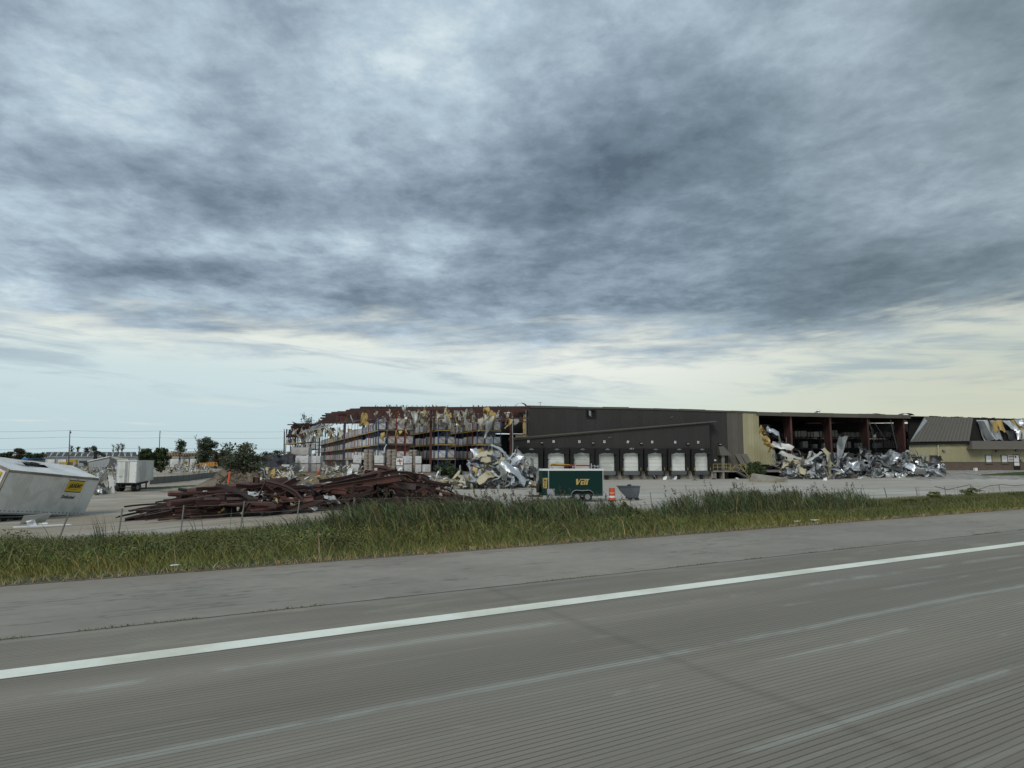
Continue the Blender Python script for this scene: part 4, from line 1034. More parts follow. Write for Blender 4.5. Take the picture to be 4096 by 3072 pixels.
# white shrink wrapped bundle
# bag piles
bag_me = []
for s_ in range(3):
    r = random.Random(s_)
    def bg(mb, r=r):
        n = 12; v = []; rings = [(0, .80), (.03, .97), (.1, 1.0), (.17, .96), (.2, .78)]
        for z, q in rings:
            for i in range(n):
                a = 2*PI*i/n; c, s = math.cos(a), math.sin(a); rr = q*(1/max(abs(c), abs(s)))**.75
                v.append((.52*rr*c, .52*rr*s, z*1.0+.015*math.sin(3*a+s_)))
        f = [(k*n+i, k*n+(i+1) % n, (k+1)*n+(i+1) % n, (k+1)*n+i) for k in range(4) for i in range(n)]+[tuple(4*n+i for i in range(n))]
        mb.add(v, f)
    bag_me.append(wmesh('bag_layer', bg, m_bag, True))
for px_, Y, n, wd, lab in ((1475, 96, 15, 1.25, 'left tall pile of grey bags between white cartons'), (1567, 96, 15, 1.3, 'middle tall pile of grey bags right of a white carton stack'), (1652, 98, 15, 1.1, 'rear pile of grey bags behind the carton stacks')):
    p = on(px_, Y); T_ = thing('bag_pile', tuple(p), lab, 'pile of bags')
    MB().box((p.x-wd*.5, p.y-.5, p.z), (p.x+wd*.5, p.y+.5, p.z+.13)).build('pallet', m_wood, T_)
    for k in range(n):
        for q in (-1, 1):
            place('bag', random.choice(bag_me), (p.x+q*wd*.25+random.uniform(-.04, .04), p.y+random.uniform(-.05, .05), p.z+.14+k*.195), (0, 0, random.uniform(-.06, .06)), (wd*.5, .95, 1), parent=T_)
# red cross marked white drum box
p = on(1600, 95.6, .0); T_ = thing('marked_box', (p.x, p.y, p.z+1.0), 'white box with a red printed cross on the low carton', 'box')
MB().box((p.x-.45, p.y-.4, p.z+1.0), (p.x+.45, p.y+.4, p.z+1.95)).build('box_body', m_white, T_)
cb = MB(); cb.box((p.x-.3, p.y-.415, p.z+1.5), (p.x+.35, p.y-.403, p.z+1.64)); cb.bar((p.x+.12, p.y-.42, p.z+1.1), (p.x-.02, p.y-.42, p.z+1.8), .12, .012, up=(0, 1, 0)); cb.build('printed_cross', m_rackred, T_)
# black tarp over a heap of pallets
def drape(name, corners, nx, ny, m_, fold, label, cat, seed=0, under=None):
    r = random.Random(seed); a, b, c, d = corners; v = []
    for j in range(ny+1):
        for i in range(nx+1):
            fx, fy = i/nx, j/ny; p = a.lerp(b, fx).lerp(d.lerp(c, fx), fy)
            n_ = mnoise.noise(Vector((fx*3+seed, fy*2.2, seed)))*fold+mnoise.noise(Vector((fx*9+seed, fy*5, seed)))*fold*.35
            p = p+Vector((0, -abs(n_), n_*.5*(1 if 0 < j < ny else .3))); v.append(p)
    f = [(j*(nx+1)+i, (j+1)*(nx+1)+i, (j+1)*(nx+1)+i+1, j*(nx+1)+i+1) for j in range(ny) for i in range(nx)]
    o = MB().add(v, f).build(name, m_, smooth=True); return tag(o, label, cat)
T1 = [W(1056, 1822, 97), W(1184, 1817, 97), W(1180, 1876, 95), W(1060, 1884, 94)]
drape('tarp', T1, 24, 16, m_tarp, 1.3, 'black tarp hung over a heap beside white cartons', 'tarp', 3)
T2 = [W(1090, 1866, 94.6), W(1172, 1856, 94.4), W(1168, 1872, 93), W(1045, 1889, 91)]
drape('tarp', T2, 12, 6, m_tarp, .3, 'black tarp corner spilling onto the dirt at the foot of the heap', 'tarp', 5)
MB().add([W(1062, 1826, 98.2), W(1176, 1821, 98.2), W(1174, 1886, 98.2), W(1066, 1886, 98.2), W(1064, 1830, 100), W(1176, 1825, 100), W(1174, 1884, 100), W(1066, 1884, 100)], [(0, 1, 2, 3), (4, 5, 1, 0), (5, 6, 2, 1), (0, 3, 7, 4), (7, 6, 5, 4)])
tp = MB(); 
for k in range(8):
    q = W(1120+random.uniform(-8, 8), 1880-k*7, 98.6); tp.box((q.x-1.9, q.y-.6, q.z-.1), (q.x+1.9, q.y+.6, q.z+.1))
tag(tp.build('covered_stock', m_wood), 'timber stock hidden under the black tarp', 'stock', kind='stuff')

# ================================================================== CRUMPLED SHEET HEAPS
def sheet_geo(seed, L=4.0, Wd=1.1, nx=14, ny=5, fold=1.0, wav=.10):
    """a long metal sheet bent and twisted along its length, with 8 mm of thickness"""
    r = random.Random(seed); ang = 0; x = z = 0; pts = []; dl = L/nx; tw = 0; dtw = r.uniform(-.12, .12)*fold
    kinks = [r.randrange(nx) for _ in range(3)]
    for i in range(nx+1):
        pts.append((x, z, ang, tw)); ang += r.uniform(-.22, .22)*fold; tw += dtw
        if i in kinks: ang += r.choice([-1, 1])*r.uniform(.4, 1.3)*fold
        ang = max(-1.5, min(1.5, ang)); x += dl*math.cos(ang); z += dl*math.sin(ang)
    mx = sum(p[0] for p in pts)/len(pts); mz = min(p[1] for p in pts); v = []
    skew = r.uniform(-.4, .4); ph = r.uniform(0, 6)
    for side in (0, 1):
        for i, (x, z, a, tw) in enumerate(pts):
            for j in range(ny+1):
                y = (j/ny-.5)*Wd; n_ = wav*(math.sin(y*5+ph+i*.5)+.6*math.sin(i*1.3+j*2+ph)); n_ += side*.012
                px_ = x-mx+skew*y*math.cos(a)-math.sin(a)*n_; pz = z-mz+math.sin(tw)*y+math.cos(a)*n_
                v.append((px_, y*math.cos(tw), pz))
    N = (nx+1)*(ny+1); f = []
    for s_ in (0, 1):
        for i in range(nx):
            for j in range(ny):
                a, b, c, d = (s_*N+i*(ny+1)+j, s_*N+(i+1)*(ny+1)+j, s_*N+(i+1)*(ny+1)+j+1, s_*N+i*(ny+1)+j+1)
                f.append((a, b, c, d) if s_ else (d, c, b, a))
    return v, f
SHM = {}
for key, m_ in (('silver', m_galv), ('foil backed', m_foil), ('pale', m_gsheet), ('dark grey', m_graysheet), ('cream', m_csheet), ('white', m_white)):
    SHM[key] = []
    for s_ in range(6):
        sz = [(4.2, 1.2), (3.0, 1.4), (2.4, 1.0), (3.6, 1.0), (1.8, 1.2), (5.0, 1.1)][s_]
        SHM[key].append((wmesh('s', lambda mb, s_=s_, key=key, sz=sz: mb.add(*sheet_geo(s_*7+len(key), sz[0], sz[1], fold=1.0 if s_ % 2 else .7)), m_, True), sz))
INS = []
for s_ in range(4):
    INS.append((wmesh('insulation_batt', lambda mb, s_=s_: mb.add(*sheet_geo(s_+50, 1.6, .9, 8, 5, 1.2, .14)), m_ins, True), (1.6, .9)))
class Bake:
    def __init__(s): s.v = []; s.f = []; s.mi = []; s.ms = []
    def add(s, me, M4):
        m_ = me.materials[0]
        if m_ not in s.ms: s.ms.append(m_)
        o = len(s.v); s.v += [M4@v.co for v in me.vertices]
        for p in me.polygons: s.f.append(tuple(i+o for i in p.vertices)); s.mi.append(s.ms.index(m_))
    def build(s, name, label, cat):
        if not s.v: return
        me = bpy.data.meshes.new(name); me.from_pydata([tuple(v) for v in s.v], [], s.f)
        for m_ in s.ms: me.materials.append(m_)
        me.polygons.foreach_set('material_index', s.mi); me.polygons.foreach_set('use_smooth', [True]*len(s.f)); me.update()
        return link(name, me, label=label, cat=cat, kind='stuff')
def mound(x0, x1, yb, depth, hfun, name, m_, label, n=40, nd=10, cat='rubble'):
    """core mound between photo columns x0..x1 whose foot lies on photo row yb(x)"""
    v = []; 
    for i in range(n+1):
        px_ = x0+(x1-x0)*i/n; p = G(px_, yb(px_)); dirn = Vector((p.x, p.y, 0)).normalized()
        for j in range(nd+1):
            f = j/nd; q = p+dirn*depth*f; h = hfun(px_)*math.sin(PI*min(1, f*1.0))**.8
            h += (.35*mnoise.noise(Vector((q.x*.8, q.y*.8, 2))) if 0 < j < nd and 0 < i < n else 0)*(h > .05); v.append(Vector((q.x, q.y, zt(q.x, q.y)+h-.05)))
    f_ = [(i*(nd+1)+j, (i+1)*(nd+1)+j, (i+1)*(nd+1)+j+1, i*(nd+1)+j+1) for i in range(n) for j in range(nd)]
    return tag(MB().add(v, f_).build(name, m_, smooth=False), label, cat, kind='stuff')
def heap(x0, x1, yb, depth, hfun, n, mix, where, nobj=60, seed=0, smin=.6, smax=1.2, flat=0, upright=.25, topk=1.0):
    r = random.Random(seed); bk = Bake()
    for k in range(n):
        px_ = r.uniform(x0, x1); p = G(px_, yb(px_)); dirn = Vector((p.x, p.y, 0)).normalized(); f = r.random()**1.5*.85
        q = p+dirn*depth*f; H = hfun(px_); h = H*math.sin(PI*f)**.8
        slope = math.atan2(H*PI/2*math.cos(PI*f), depth/1.0)
        key = r.choices(list(mix), list(mix.values()))[0](px_) if callable(list(mix)[0]) else r.choices(list(mix), list(mix.values()))[0]
        s = r.uniform(smin, smax)*(.75+.25*min(1, H/2.0)) if k < nobj else smin*r.uniform(.5, .95)
        if key == 'yellow insulation':
            me, sz = r.choice(INS); name = 'insulation_batt'
        else: me, sz = r.choice(SHM[key]); name = 'crumpled_sheet'
        yaw = r.choice([r.gauss(0, .5), r.uniform(0, PI)]); 
        e = Matrix.Rotation(slope*.8, 3, Vector((dirn.y, -dirn.x, 0)))@Matrix.Rotation(yaw, 3, 'Z')@Matrix.Rotation(r.gauss(0, .35)+(r.choice([-1, 1])*r.uniform(.5, 1.1) if r.random() < upright else 0), 3, 'Y')@Matrix.Rotation(r.gauss(0, .5), 3, 'X')
        z = zt(q.x, q.y)+h*topk-.10
        pos = 'left' if px_ < x0+(x1-x0)*.33 else 'right' if px_ > x0+(x1-x0)*.67 else 'middle'
        lvl = 'near the foot' if h < .35*H or H < .6 else 'near the top' if h > .75*H else 'half way up'
        szw = 'short' if sz[0]*s < 1.9 else 'long' if sz[0]*s > 3.4 else 'bent'
        if k >= nobj: bk.add(me, Matrix.Translation((q.x, q.y, z))@e.to_4x4()@Matrix.Scale(s, 4)); continue
        lab = '%s %s sheet %s, %s part of %s' % (szw, key, lvl, pos, where) if name == 'crumpled_sheet' else 'yellow insulation batt %s, %s part of %s' % (lvl, pos, where)
        o = place(name, me, (q.x, q.y, z), e, (s, s, s), lab, 'metal sheet' if name == 'crumpled_sheet' else 'insulation', '%s in %s' % ('sheets' if name == 'crumpled_sheet' else 'batts', where)); o['_o'] = (q.x, q.y, z)
    bk.build('sheet_scraps', 'small bent scraps filling the gaps of %s' % where, 'scraps')
def big(px, py, Y, key, idx, rot, s, lab):
    p = W(px, py, Y); o = place('crumpled_sheet', SHM[key][idx][0], p, rot, (s, s, s), lab, 'metal sheet'); o['_o'] = tuple(p)
# left silver heap between the racks and the docks
hL = lambda x: 3.6*max(0, math.exp(-((x-1975)/105)**2)*.78+math.exp(-((x-2085)/75)**2)*.62) if x < 2172 else .4
hL2 = lambda x: max(.25, min(3.3, hL(x)))
ybL = lambda x: 1955-4*(x > 2050)
mound(1842, 2172, ybL, 8, lambda x: hL2(x)*.85, 'heap_core', m_rubble, 'dark rubble under the silver sheet heap')
heap(1850, 2165, ybL, 8, hL2, 260, {'silver': 4, 'pale': 4, 'foil backed': 3, 'dark grey': 3, 'cream': .9, 'yellow insulation': 1.6}, 'the heap left of the docks', nobj=75, seed=5, smin=.40, smax=.8, upright=.04, topk=.95)
big(1950, 1826, 76, 'dark grey', 3, (.3, .35, .2), .8, 'dark grey curved sheet forming the peak of the heap left of the docks')
big(1935, 1832, 75.5, 'cream', 2, (.2, .1, .2), .8, 'cream sheet under the peak of the heap left of the docks')
big(2050, 1900, 72.5, 'foil backed', 0, (.8, .55, -.1), .8, 'shiny silver sheet draped down the front of the heap left of the docks')
big(2070, 1835, 75.5, 'silver', 2, (.3, -.9, .2), .8, 'silver blade shaped sheet rising before the first dock door')
# low fringe left of it
heap(1745, 1900, lambda x: 1958, 5, lambda x: .7, 40, {'cream': 3, 'pale': 3, 'yellow insulation': 3, 'dark grey': 1}, 'the fringe beside the dark bush', nobj=18, seed=6, smin=.4, smax=.7)
# long heap in front of the open bay
def hR(x):
    P_ = [(3015, .7), (3060, 2.0), (3130, 2.7), (3200, 2.7), (3250, 2.8), (3300, 2.2), (3400, 2.6), (3450, 3.3), (3520, 2.4), (3580, 2.7), (3625, 2.8), (3680, 2.2), (3740, 1.5), (3785, .3)]
    return lerp_poly(P_, x)
ybR = lambda x: lerp_poly([(3015, 1900), (3080, 1905), (3150, 1917), (3300, 1917), (3500, 1911), (3790, 1906)], x)
mound(3015, 3785, ybR, 7, lambda x: hR(x)*.72, 'heap_core', m_rubble, 'dark rubble under the long heap before the open bay', n=70)
heap(3030, 3330, ybR, 7, hR, 230, {'pale': 6, 'cream': 3, 'silver': 2, 'foil backed': 1, 'dark grey': 1.5, 'white': .6}, 'the pale bay heap', nobj=52, seed=8, smin=.5, smax=1.1, upright=.10)
heap(3240, 3770, ybR, 7, hR, 400, {'silver': 5, 'dark grey': 4.5, 'foil backed': 4, 'pale': 1.5}, 'the dark bay heap', nobj=80, seed=9, smin=.5, smax=1.2, upright=.07)
# named big ones
big(3448, 1862, 107.5, 'foil backed', 1, (.3, -1.1, .2), .85, 'shiny foil backed sheet standing up like a hood on the long heap')
big(3250, 1850, 107, 'pale', 3, (.5, .05, .1), .8, 'long pale sheet arching up at the crest of the long heap')
big(3080, 1848, 106.5, 'pale', 5, (1.2, .1, 0), .75, 'ribbed pale sheet lying flat against the cream wall')
big(3085, 1760, 108.5, 'silver', 5, (.9, .75, .1), .95, 'silver sheet peeled off the cream wall and hanging into the bay')
big(3120, 1790, 108.3, 'white', 3, (1.1, .5, .1), .9, 'white sheet draped below the peeled silver sheet')
for i, (px_, py_) in enumerate(((3045, 1700), (3052, 1720), (3060, 1745), (3064, 1765), (3070, 1780))):
    p = W(px_, py_, 108.2); o = place('insulation_scrap', rags['yellow'][i], p, (.1, .2*i, i), (1.3, 1.3, .8), '%s yellow insulation scrap in the line hanging beside the peeled sheet' % ['topmost', 'second', 'middle', 'fourth', 'lowest'][i], 'insulation'); o['_o'] = tuple(p)
big(3700, 1890, 106, 'silver', 0, (.25, .05, 3.05), .8, 'silver sheet lying across the right end of the long heap')
for (a, b, c, d, Y, lab) in ((3290, 1855, 3316, 1908, 105.3, 'timber plank leaning on the long heap'), (3226, 1840, 3243, 1822, 107, 'short timber stick poking from the long heap'), (3195, 1848, 3215, 1826, 107, 'pale timber stick left of the short one on the heap')):
    MB0 = MB().bar(W(a, b, Y), W(c, d, Y-.4), .22, .07); tag(MB0.build('plank', m_wood), lab, 'plank')

# ================================================================== RED STEEL BEAM HEAP
def prof_mesh(kind, L, bend, seed, m_):
    r = random.Random(seed); n = 7
    if kind == 'beam': w_, h_, t_ = .16, .30, .02; P_ = [(-w_/2, -h_/2), (w_/2, -h_/2), (w_/2, -h_/2+t_), (t_/2, -h_/2+t_), (t_/2, h_/2-t_), (w_/2, h_/2-t_), (w_/2, h_/2), (-w_/2, h_/2), (-w_/2, h_/2-t_), (-t_/2, h_/2-t_), (-t_/2, -h_/2+t_), (-w_/2, -h_/2+t_)]
    elif kind == 'channel': P_ = [(-.07, -.11), (.0, -.11), (.0, -.10), (-.012+.0, -.10), (-.012, .10), (.07, .10), (.07, .11), (-.024, .11), (-.024, -.10), (-.07, -.10)]
    elif kind == 'plate': P_ = [(-.22, -.014), (.22, -.014), (.22, .014), (-.22, .014)]
    elif kind == 'angle': P_ = [(-.05, -.05), (.05, -.05), (.05, -.04), (-.04, -.04), (-.04, .05), (-.05, .05)]
    else: P_ = [(.17*math.cos(2*PI*k/10), .17*math.sin(2*PI*k/10)) for k in range(10)]
    v = []; ang = 0; a2 = 0; x = y = z = 0; roll = 0; kink = r.randrange(1, n)
    for i in range(n+1):
        d = Vector((math.cos(ang)*math.cos(a2), math.sin(a2), math.sin(ang)*math.cos(a2))); s_ = Vector((0, 1, 0)).cross(d).normalized(); u = d.cross(s_)
        for a, b in P_:
            a_, b_ = a*math.cos(roll)-b*math.sin(roll), a*math.sin(roll)+b*math.cos(roll)
            v.append(Vector((x, y, z))+Vector((0, 1, 0))*a_+Vector((-math.sin(ang), 0, math.cos(ang)))*b_)
        if i == kink: ang += bend*r.choice([-1, 1]); 
        ang += r.uniform(-.06, .06)*(1+2*abs(bend)); a2 += r.uniform(-.05, .05); roll += r.uniform(-.1, .1)*abs(bend)*2
        st = L/n; x += st*d.x; y += st*d.y; z += st*d.z
    c = Vector((x/2, y/2, z/2)); v = [p-c for p in v]; N = len(P_)
    f = [(i*N+k, i*N+(k+1) % N, (i+1)*N+(k+1) % N, (i+1)*N+k) for i in range(n) for k in range(N)]+[tuple(range(N))[::-1], tuple(n*N+k for k in range(N))]
    return wmesh('s', lambda mb: mb.add(v, f), m_)
BM = []
for i, (kind, L, bend, m_) in enumerate([('beam', 5.5, .05, m_red2), ('beam', 4.2, .5, m_red2), ('beam', 6.5, .15, m_red2), ('channel', 5, .2, m_red2), ('channel', 6.2, .35, m_red2), ('channel', 3.5, .3, m_red3), ('angle', 5.4, .3, m_red2), ('plate', 3.6, .12, m_red2), ('angle', 4.5, .4, m_red2), ('pipe', 6.5, .08, m_red3), ('channel', 4.4, .6, m_red2), ('beam', 3.2, .1, m_red3)]):
    BM.append((kind, L, bend, prof_mesh(kind, L, bend, i+3, m_), m_))
hBp = [(575, .05), (640, .3), (720, 1.0), (800, 1.55), (960, 1.7), (1100, 1.6), (1280, 1.3), (1380, 1.75), (1500, 2.4), (1600, 2.65), (1680, 2.0), (1760, 1.0), (1830, .2)]
ybBp = [(575, 2080), (800, 2078), (1100, 2066), (1400, 2040), (1600, 2026), (1830, 2012)]
hB = lambda x: lerp_poly(hBp, x)*.84; ybB = lambda x: lerp_poly(ybBp, x)
mound(640, 1800, lambda x: ybB(x)-4, 7.0, lambda x: hB(x)*.55, 'heap_core', m_dark, 'dark debris under the red steel heap', n=60)
r = random.Random(12)
def beam_at(px, Y, dz, idx, yaw, pitch, roll, s, lab, grp=None):
    p = on(px, Y); p.z += dz; kind = BM[idx][0]; nm = {'beam': 'steel_beam', 'channel': 'steel_channel', 'plate': 'steel_plate', 'angle': 'steel_angle', 'pipe': 'steel_pipe'}[kind]
    o = place(nm, BM[idx][3], p, Matrix.Rotation(yaw, 3, 'Z')@Matrix.Rotation(-pitch, 3, 'Y')@Matrix.Rotation(roll, 3, 'X'), (s, 1, 1), lab, kind if kind != 'beam' else 'beam', grp)
    Mw = Matrix.LocRotScale(o.location, o.rotation_euler, o.scale); zs = [(Mw@v.co).z for v in o.data.vertices]; lim = zt(p.x, p.y)+hB(px)*1.15+.3
    if max(zs) > lim: o.location.z -= min(max(zs)-lim, max(0, min(zs)-zt(p.x, p.y)+.25))
    o['_o'] = tuple(o.location); return o
for k in range(280):
    px_ = r.uniform(650, 1790)
    if 1260 < px_ < 1330 and r.random() < .3: continue
    pf = G(px_, ybB(px_)-2); f = r.random(); Y = pf.y+6.6*f; H = hB(px_)
    idx = r.choices(range(12), [3, 2.5, 3, 5, 5, 3.5, 4, 1.5, 6, .8, 4, 3.5])[0]; kind, L, bend = BM[idx][:3]
    s = r.uniform(.55, 1.0); h = H*math.sin(PI*(.12+.76*f))**.8*(r.uniform(.25, 1.0) if r.random() < .4 else r.uniform(.8, 1.02))
    dHdx = (hB(px_+60)-hB(px_-60))/(120*Y/F)
    yaw = r.gauss(.12, .5) if r.random() < .8 else r.uniform(-1.5, 1.5); pit = math.atan(dHdx)*.8*math.cos(yaw)+r.gauss(0, .07)
    mx = (h+.05)/(L*s*.5) ; pit = max(-abs(mx)*.8-.06, min(abs(mx)*.8+.06, pit))
    part = 'left' if px_ < 1030 else 'middle' if px_ < 1350 else 'right'; lv = 'low down' if h < .4*H else 'on top' if h > .8*H else 'half way up'
    col_ = 'faded red' if BM[idx][4] is m_red3 else 'dark red'
    fr = 'front' if f < .33 else 'back' if f > .66 else 'middle'
    lab = '%s %s %s %s, %s part of steel heap, %s side' % (col_, 'straight' if bend < .2 else 'bent' if bend < .6 else 'sharply folded', kind, lv, part, fr) if fr != 'middle' else '%s %s %s %s, %s part of the steel heap' % (col_, 'straight' if bend < .2 else 'bent' if bend < .6 else 'sharply folded', kind, lv, part)
    beam_at(px_, Y, h+.08, idx, yaw, pit, r.choice([0, PI/2, r.uniform(0, PI)]), s, lab, 'twisted steel in the red heap')
# a few recognisable members
def member(kind_idx, a, b, name, lab, cat, w_=.2, h_=.34, m_=None):
    """straight member between two scene points, I-section"""
    a, b = Vector(a), Vector(b); d = (b-a).normalized(); up = Vector((0, 0, 1)); rr = d.cross(up).normalized(); uu = rr.cross(d); t_ = .02; mb = MB()
    for off_, ww, hh in ((uu*(h_/2-t_/2), w_, t_), (-uu*(h_/2-t_/2), w_, t_), (Vector(), t_, h_-2*t_)):
        mb.bar(a+off_, b+off_, ww, hh, up=uu)
    return tag(mb.build(name, m_ or m_red2), lab, cat)
def GZ(px, py, dY): p = G(px, 1) if False else None
def at(px, py, Y): return W(px, py, Y)
member(0, at(580, 2072, 40.5), at(690, 2050, 41.5), 'steel_beam', 'straight dark red beam sticking out to the left on the pavement', 'beam', .24, .3)
member(0, at(684, 2044, 42), at(732, 2003, 43), 'steel_beam', 'dark red beam rising steeply at the left corner of the heap', 'beam', .2, .26)
member(0, at(732, 2002, 43), at(880, 1990, 43.5), 'steel_beam', 'dark red beam running right from the raised left corner', 'beam', .2, .26)
tag(MB().tube([at(752, 1970, 45), at(860, 1960, 45.2), at(980, 1948, 45.4), at(1150, 1928, 45.6)], .24, 12, .34).build('steel_pipe', m_red3, smooth=True), 'big faded red pipe along the upper left of the heap', 'pipe')
tag(MB().tube([at(717, 1957, 45.4), at(760, 1962, 45)], .1, 8).build('steel_pipe', m_black, smooth=True), 'short black pipe stub at the left end of the big pipe', 'pipe')
member(0, at(1022, 1972, 44.5), at(1026, 1908, 44.5), 'steel_column', 'red column stub standing upright in the left part of the heap', 'column', .3, .34, m_red2)
member(0, at(1085, 1968, 44), at(1180, 1920, 45), 'steel_beam', 'faded red beam rising to the right of the upright stub', 'beam', .3, .34, m_red3)
member(0, at(1280, 1950, 45), at(1590, 1882, 47), 'steel_beam', 'long dark red beam forming the ridge of the right peak', 'beam', .25, .26)
member(0, at(1296, 1958, 44.8), at(1600, 1910, 46), 'steel_beam', 'broad faded red beam under the ridge beam', 'beam', .3, .42, m_red3)
member(0, at(1590, 1962, 46), at(1820, 2016, 47.5), 'steel_beam', 'long dark beam sloping down to the pavement at the right end', 'beam', .22, .3)
member(0, at(1570, 1985, 45.5), at(1740, 2012, 46.5), 'steel_beam', 'dark beam beside the long one at the right end', 'beam', .22, .34)
member(0, at(760, 2066, 41.5), at(1180, 2030, 44), 'steel_beam', 'long dark red beam along the front foot of the heap', 'beam', .2, .3)
member(0, at(700, 2046, 42), at(960, 2032, 43), 'steel_beam', 'wide rusty red beam low at the left front', 'beam', .2, .5, m_red3)
member(0, at(1350, 2010, 44), at(1395, 1968, 44.3), 'steel_beam', 'short reddish beam leaning steeply at the front of the right peak', 'beam', .2, .3, m_red3)
# scraps caught in the heap
bks = Bake()
for k in range(120):
    px_ = r.uniform(700, 1780); pf = G(px_, ybB(px_)-2); f = r.uniform(.0, .7); Y = pf.y+5*f; p = on(px_, Y); p.z += hB(px_)*math.sin(PI*(.1+.7*f))*.95+.1
    key = r.choice(['yellow', 'pale', 'pale', 'white']); me = r.choice(rags[key]); lv = 'low' if p.z < zt(p.x, p.y)+.8 else 'high'
    part = 'left' if px_ < 1030 else 'middle' if px_ < 1350 else 'right'
    if k >= 62: bks.add(me, Matrix.Translation(p)@Matrix.Rotation(r.uniform(-1.5, 1.5), 4, 'X')@Matrix.Rotation(r.uniform(0, 6), 4, 'Z')@Matrix.Scale(r.uniform(.15, .3), 4)); continue
    o = place('insulation_scrap', me, p, (r.uniform(-1.5, 1.5), r.uniform(-1.5, 1.5), r.uniform(0, 6)), (r.uniform(.2, .42),)*3, 'small %s scrap caught %s in the %s part of the steel heap' % ({'yellow': 'yellow', 'pale': 'buff', 'white': 'white'}[key], lv, part), 'insulation', 'scraps caught in the steel heap'); o['_o'] = tuple(p)
bks.build('small_scraps', 'tiny torn scraps scattered through the red steel heap', 'scraps')
for px_, py_, Y, s, rot, key, lab in ((838, 1972, 43.8, .24, (.5, -.25, .1), 'white', 'white rolled sheet lying on the upper left of the heap'), (1040, 2000, 42.8, .5, (.3, 0, 0), 'pale', 'grey dome shaped scrap sheet in the left front of the heap'), (1330, 2010, 43.2, .38, (.4, .1, .2), 'pale', 'grey sheet in the saddle of the steel heap'), (960, 2020, 43, .3, (.5, 0, 0), 'cream', 'small cream sheet at the left front of the heap'), (1240, 1985, 44, .4, (.4, .1, .4), 'dark grey', 'dark sheet behind the saddle of the steel heap')):
    p = W(px_, py_, Y); o = place('crumpled_sheet', SHM[key][1][0], p, rot, (s, s, s), lab, 'metal sheet'); o['_o'] = tuple(p)
# sheets and insulation strewn on the dirt berm behind
for k in range(84):
    px_ = r.uniform(1060, 1760); py_ = r.uniform(1893, 1948) if px_ > 1200 else r.uniform(1880, 1935)
    p = G(px_, py_); key = r.choices(['white', 'pale', 'cream', 'yellow insulation', 'dark grey'], [5, 4, 2, 3, .7])[0]; me, sz = r.choice(INS if key == 'yellow insulation' else SHM[key]); s = r.uniform(.22, .52)*(1.1 if px_ < 1450 else .8)
    part = 'left of the orange cone' if px_ < 1270 else 'right of the orange cone' if px_ < 1520 else 'near the dark bush'
    o = place('insulation_batt' if key[0] == 'y' else 'crumpled_sheet', me, (p.x, p.y, p.z-.02), (r.gauss(0, .25), r.gauss(0, .2), r.uniform(0, 6)), (s, s, s*.6), '%s %s on the %s of the dirt bank, %s' % (key if key[0] != 'y' else 'yellow', 'batt' if key[0] == 'y' else 'sheet', 'upper edge' if py_ < 1912 else 'slope', part), 'insulation' if key[0] == 'y' else 'metal sheet', 'sheets and batts strewn on the dirt bank'); o['_o'] = tuple(p)
m_litter = mat('white_litter', (.68, .7, .72), .6, rnd=.2)
lit_me = [wmesh('s', lambda mb, s_=s_: mb.add(*sheet_geo(s_+90, .9, .6, 5, 3, .8, .06)), m_litter) for s_ in range(4)]
def litter(px, py, s, lab, grp=None, key=None):
    p = G(px, py); o = place('litter_sheet', random.choice(lit_me), p, (0, 0, random.uniform(0, 6)), (s, s, s*.6), lab, 'litter', grp); o['_o'] = tuple(p)
for k in range(34):
    litter(r.uniform(1600, 1800), r.uniform(1905, 1945), r.uniform(.5, 1.4), 'white torn sheet lying near the foot of the dirt bank by the bush', 'torn sheets near the bush')
for k in range(16): litter(560+k*20+r.uniform(-5, 5), 1932-k*1.9+r.uniform(-1, 1), r.uniform(.5, 1.0), 'white scrap in the line along the chain link fence foot', 'scraps along the fence foot')
for px_, py_, s_ in ((2700, 1918, 1.2), (2620, 1918, 1.3), (2660, 1919, 1), (2860, 1917, 1.6), (2780, 1921, 1), (3060, 1925, 1.2), (2950, 1921, .8), (3300, 1922, 1.0), (3440, 1914, 1.5), (3560, 1913, 2.0), (3760, 1908, 1.8), (175, 2096, .7), (125, 2108, .8), (1690, 1960, 1), (1810, 1950, .8), (1780, 1948, 1.2), (700, 2000, .4), (770, 1990, .5)):
    litter(px_, py_, s_, 'white scrap on the pavement by the %s' % ('dock wall' if 2600 < px_ < 2900 else 'concrete ramp wall' if px_ < 3200 and px_ > 2900 else 'long heap' if px_ > 3200 else 'overturned trailer' if px_ < 200 else 'steel heap'), 'scraps on the pavement')
for px_, py_, s_, m_ in ((1205, 2204, .35, 0), (880, 2232, .4, 1), (2740, 2050, .5, 0), (3190, 2095, .18, 0), (3260, 2090, .25, 0), (3980, 2027, .6, 0), (700, 2278, .14, 0), (3540, 2050, .5, 0)):
    p = G(px_, py_); o = place('litter_sheet', lit_me[2] if m_ == 0 else INS[1][0], (p.x, p.y, p.z+.06), (0, 0, .6), (s_, s_, s_*.25), ('pale' if m_ == 0 else 'yellow')+' scrap in the verge grass at the %s of the frame' % ('left' if px_ < 1300 else 'middle' if px_ < 3000 else 'right'), 'litter', 'scraps in the verge'); o['_o'] = tuple(p)

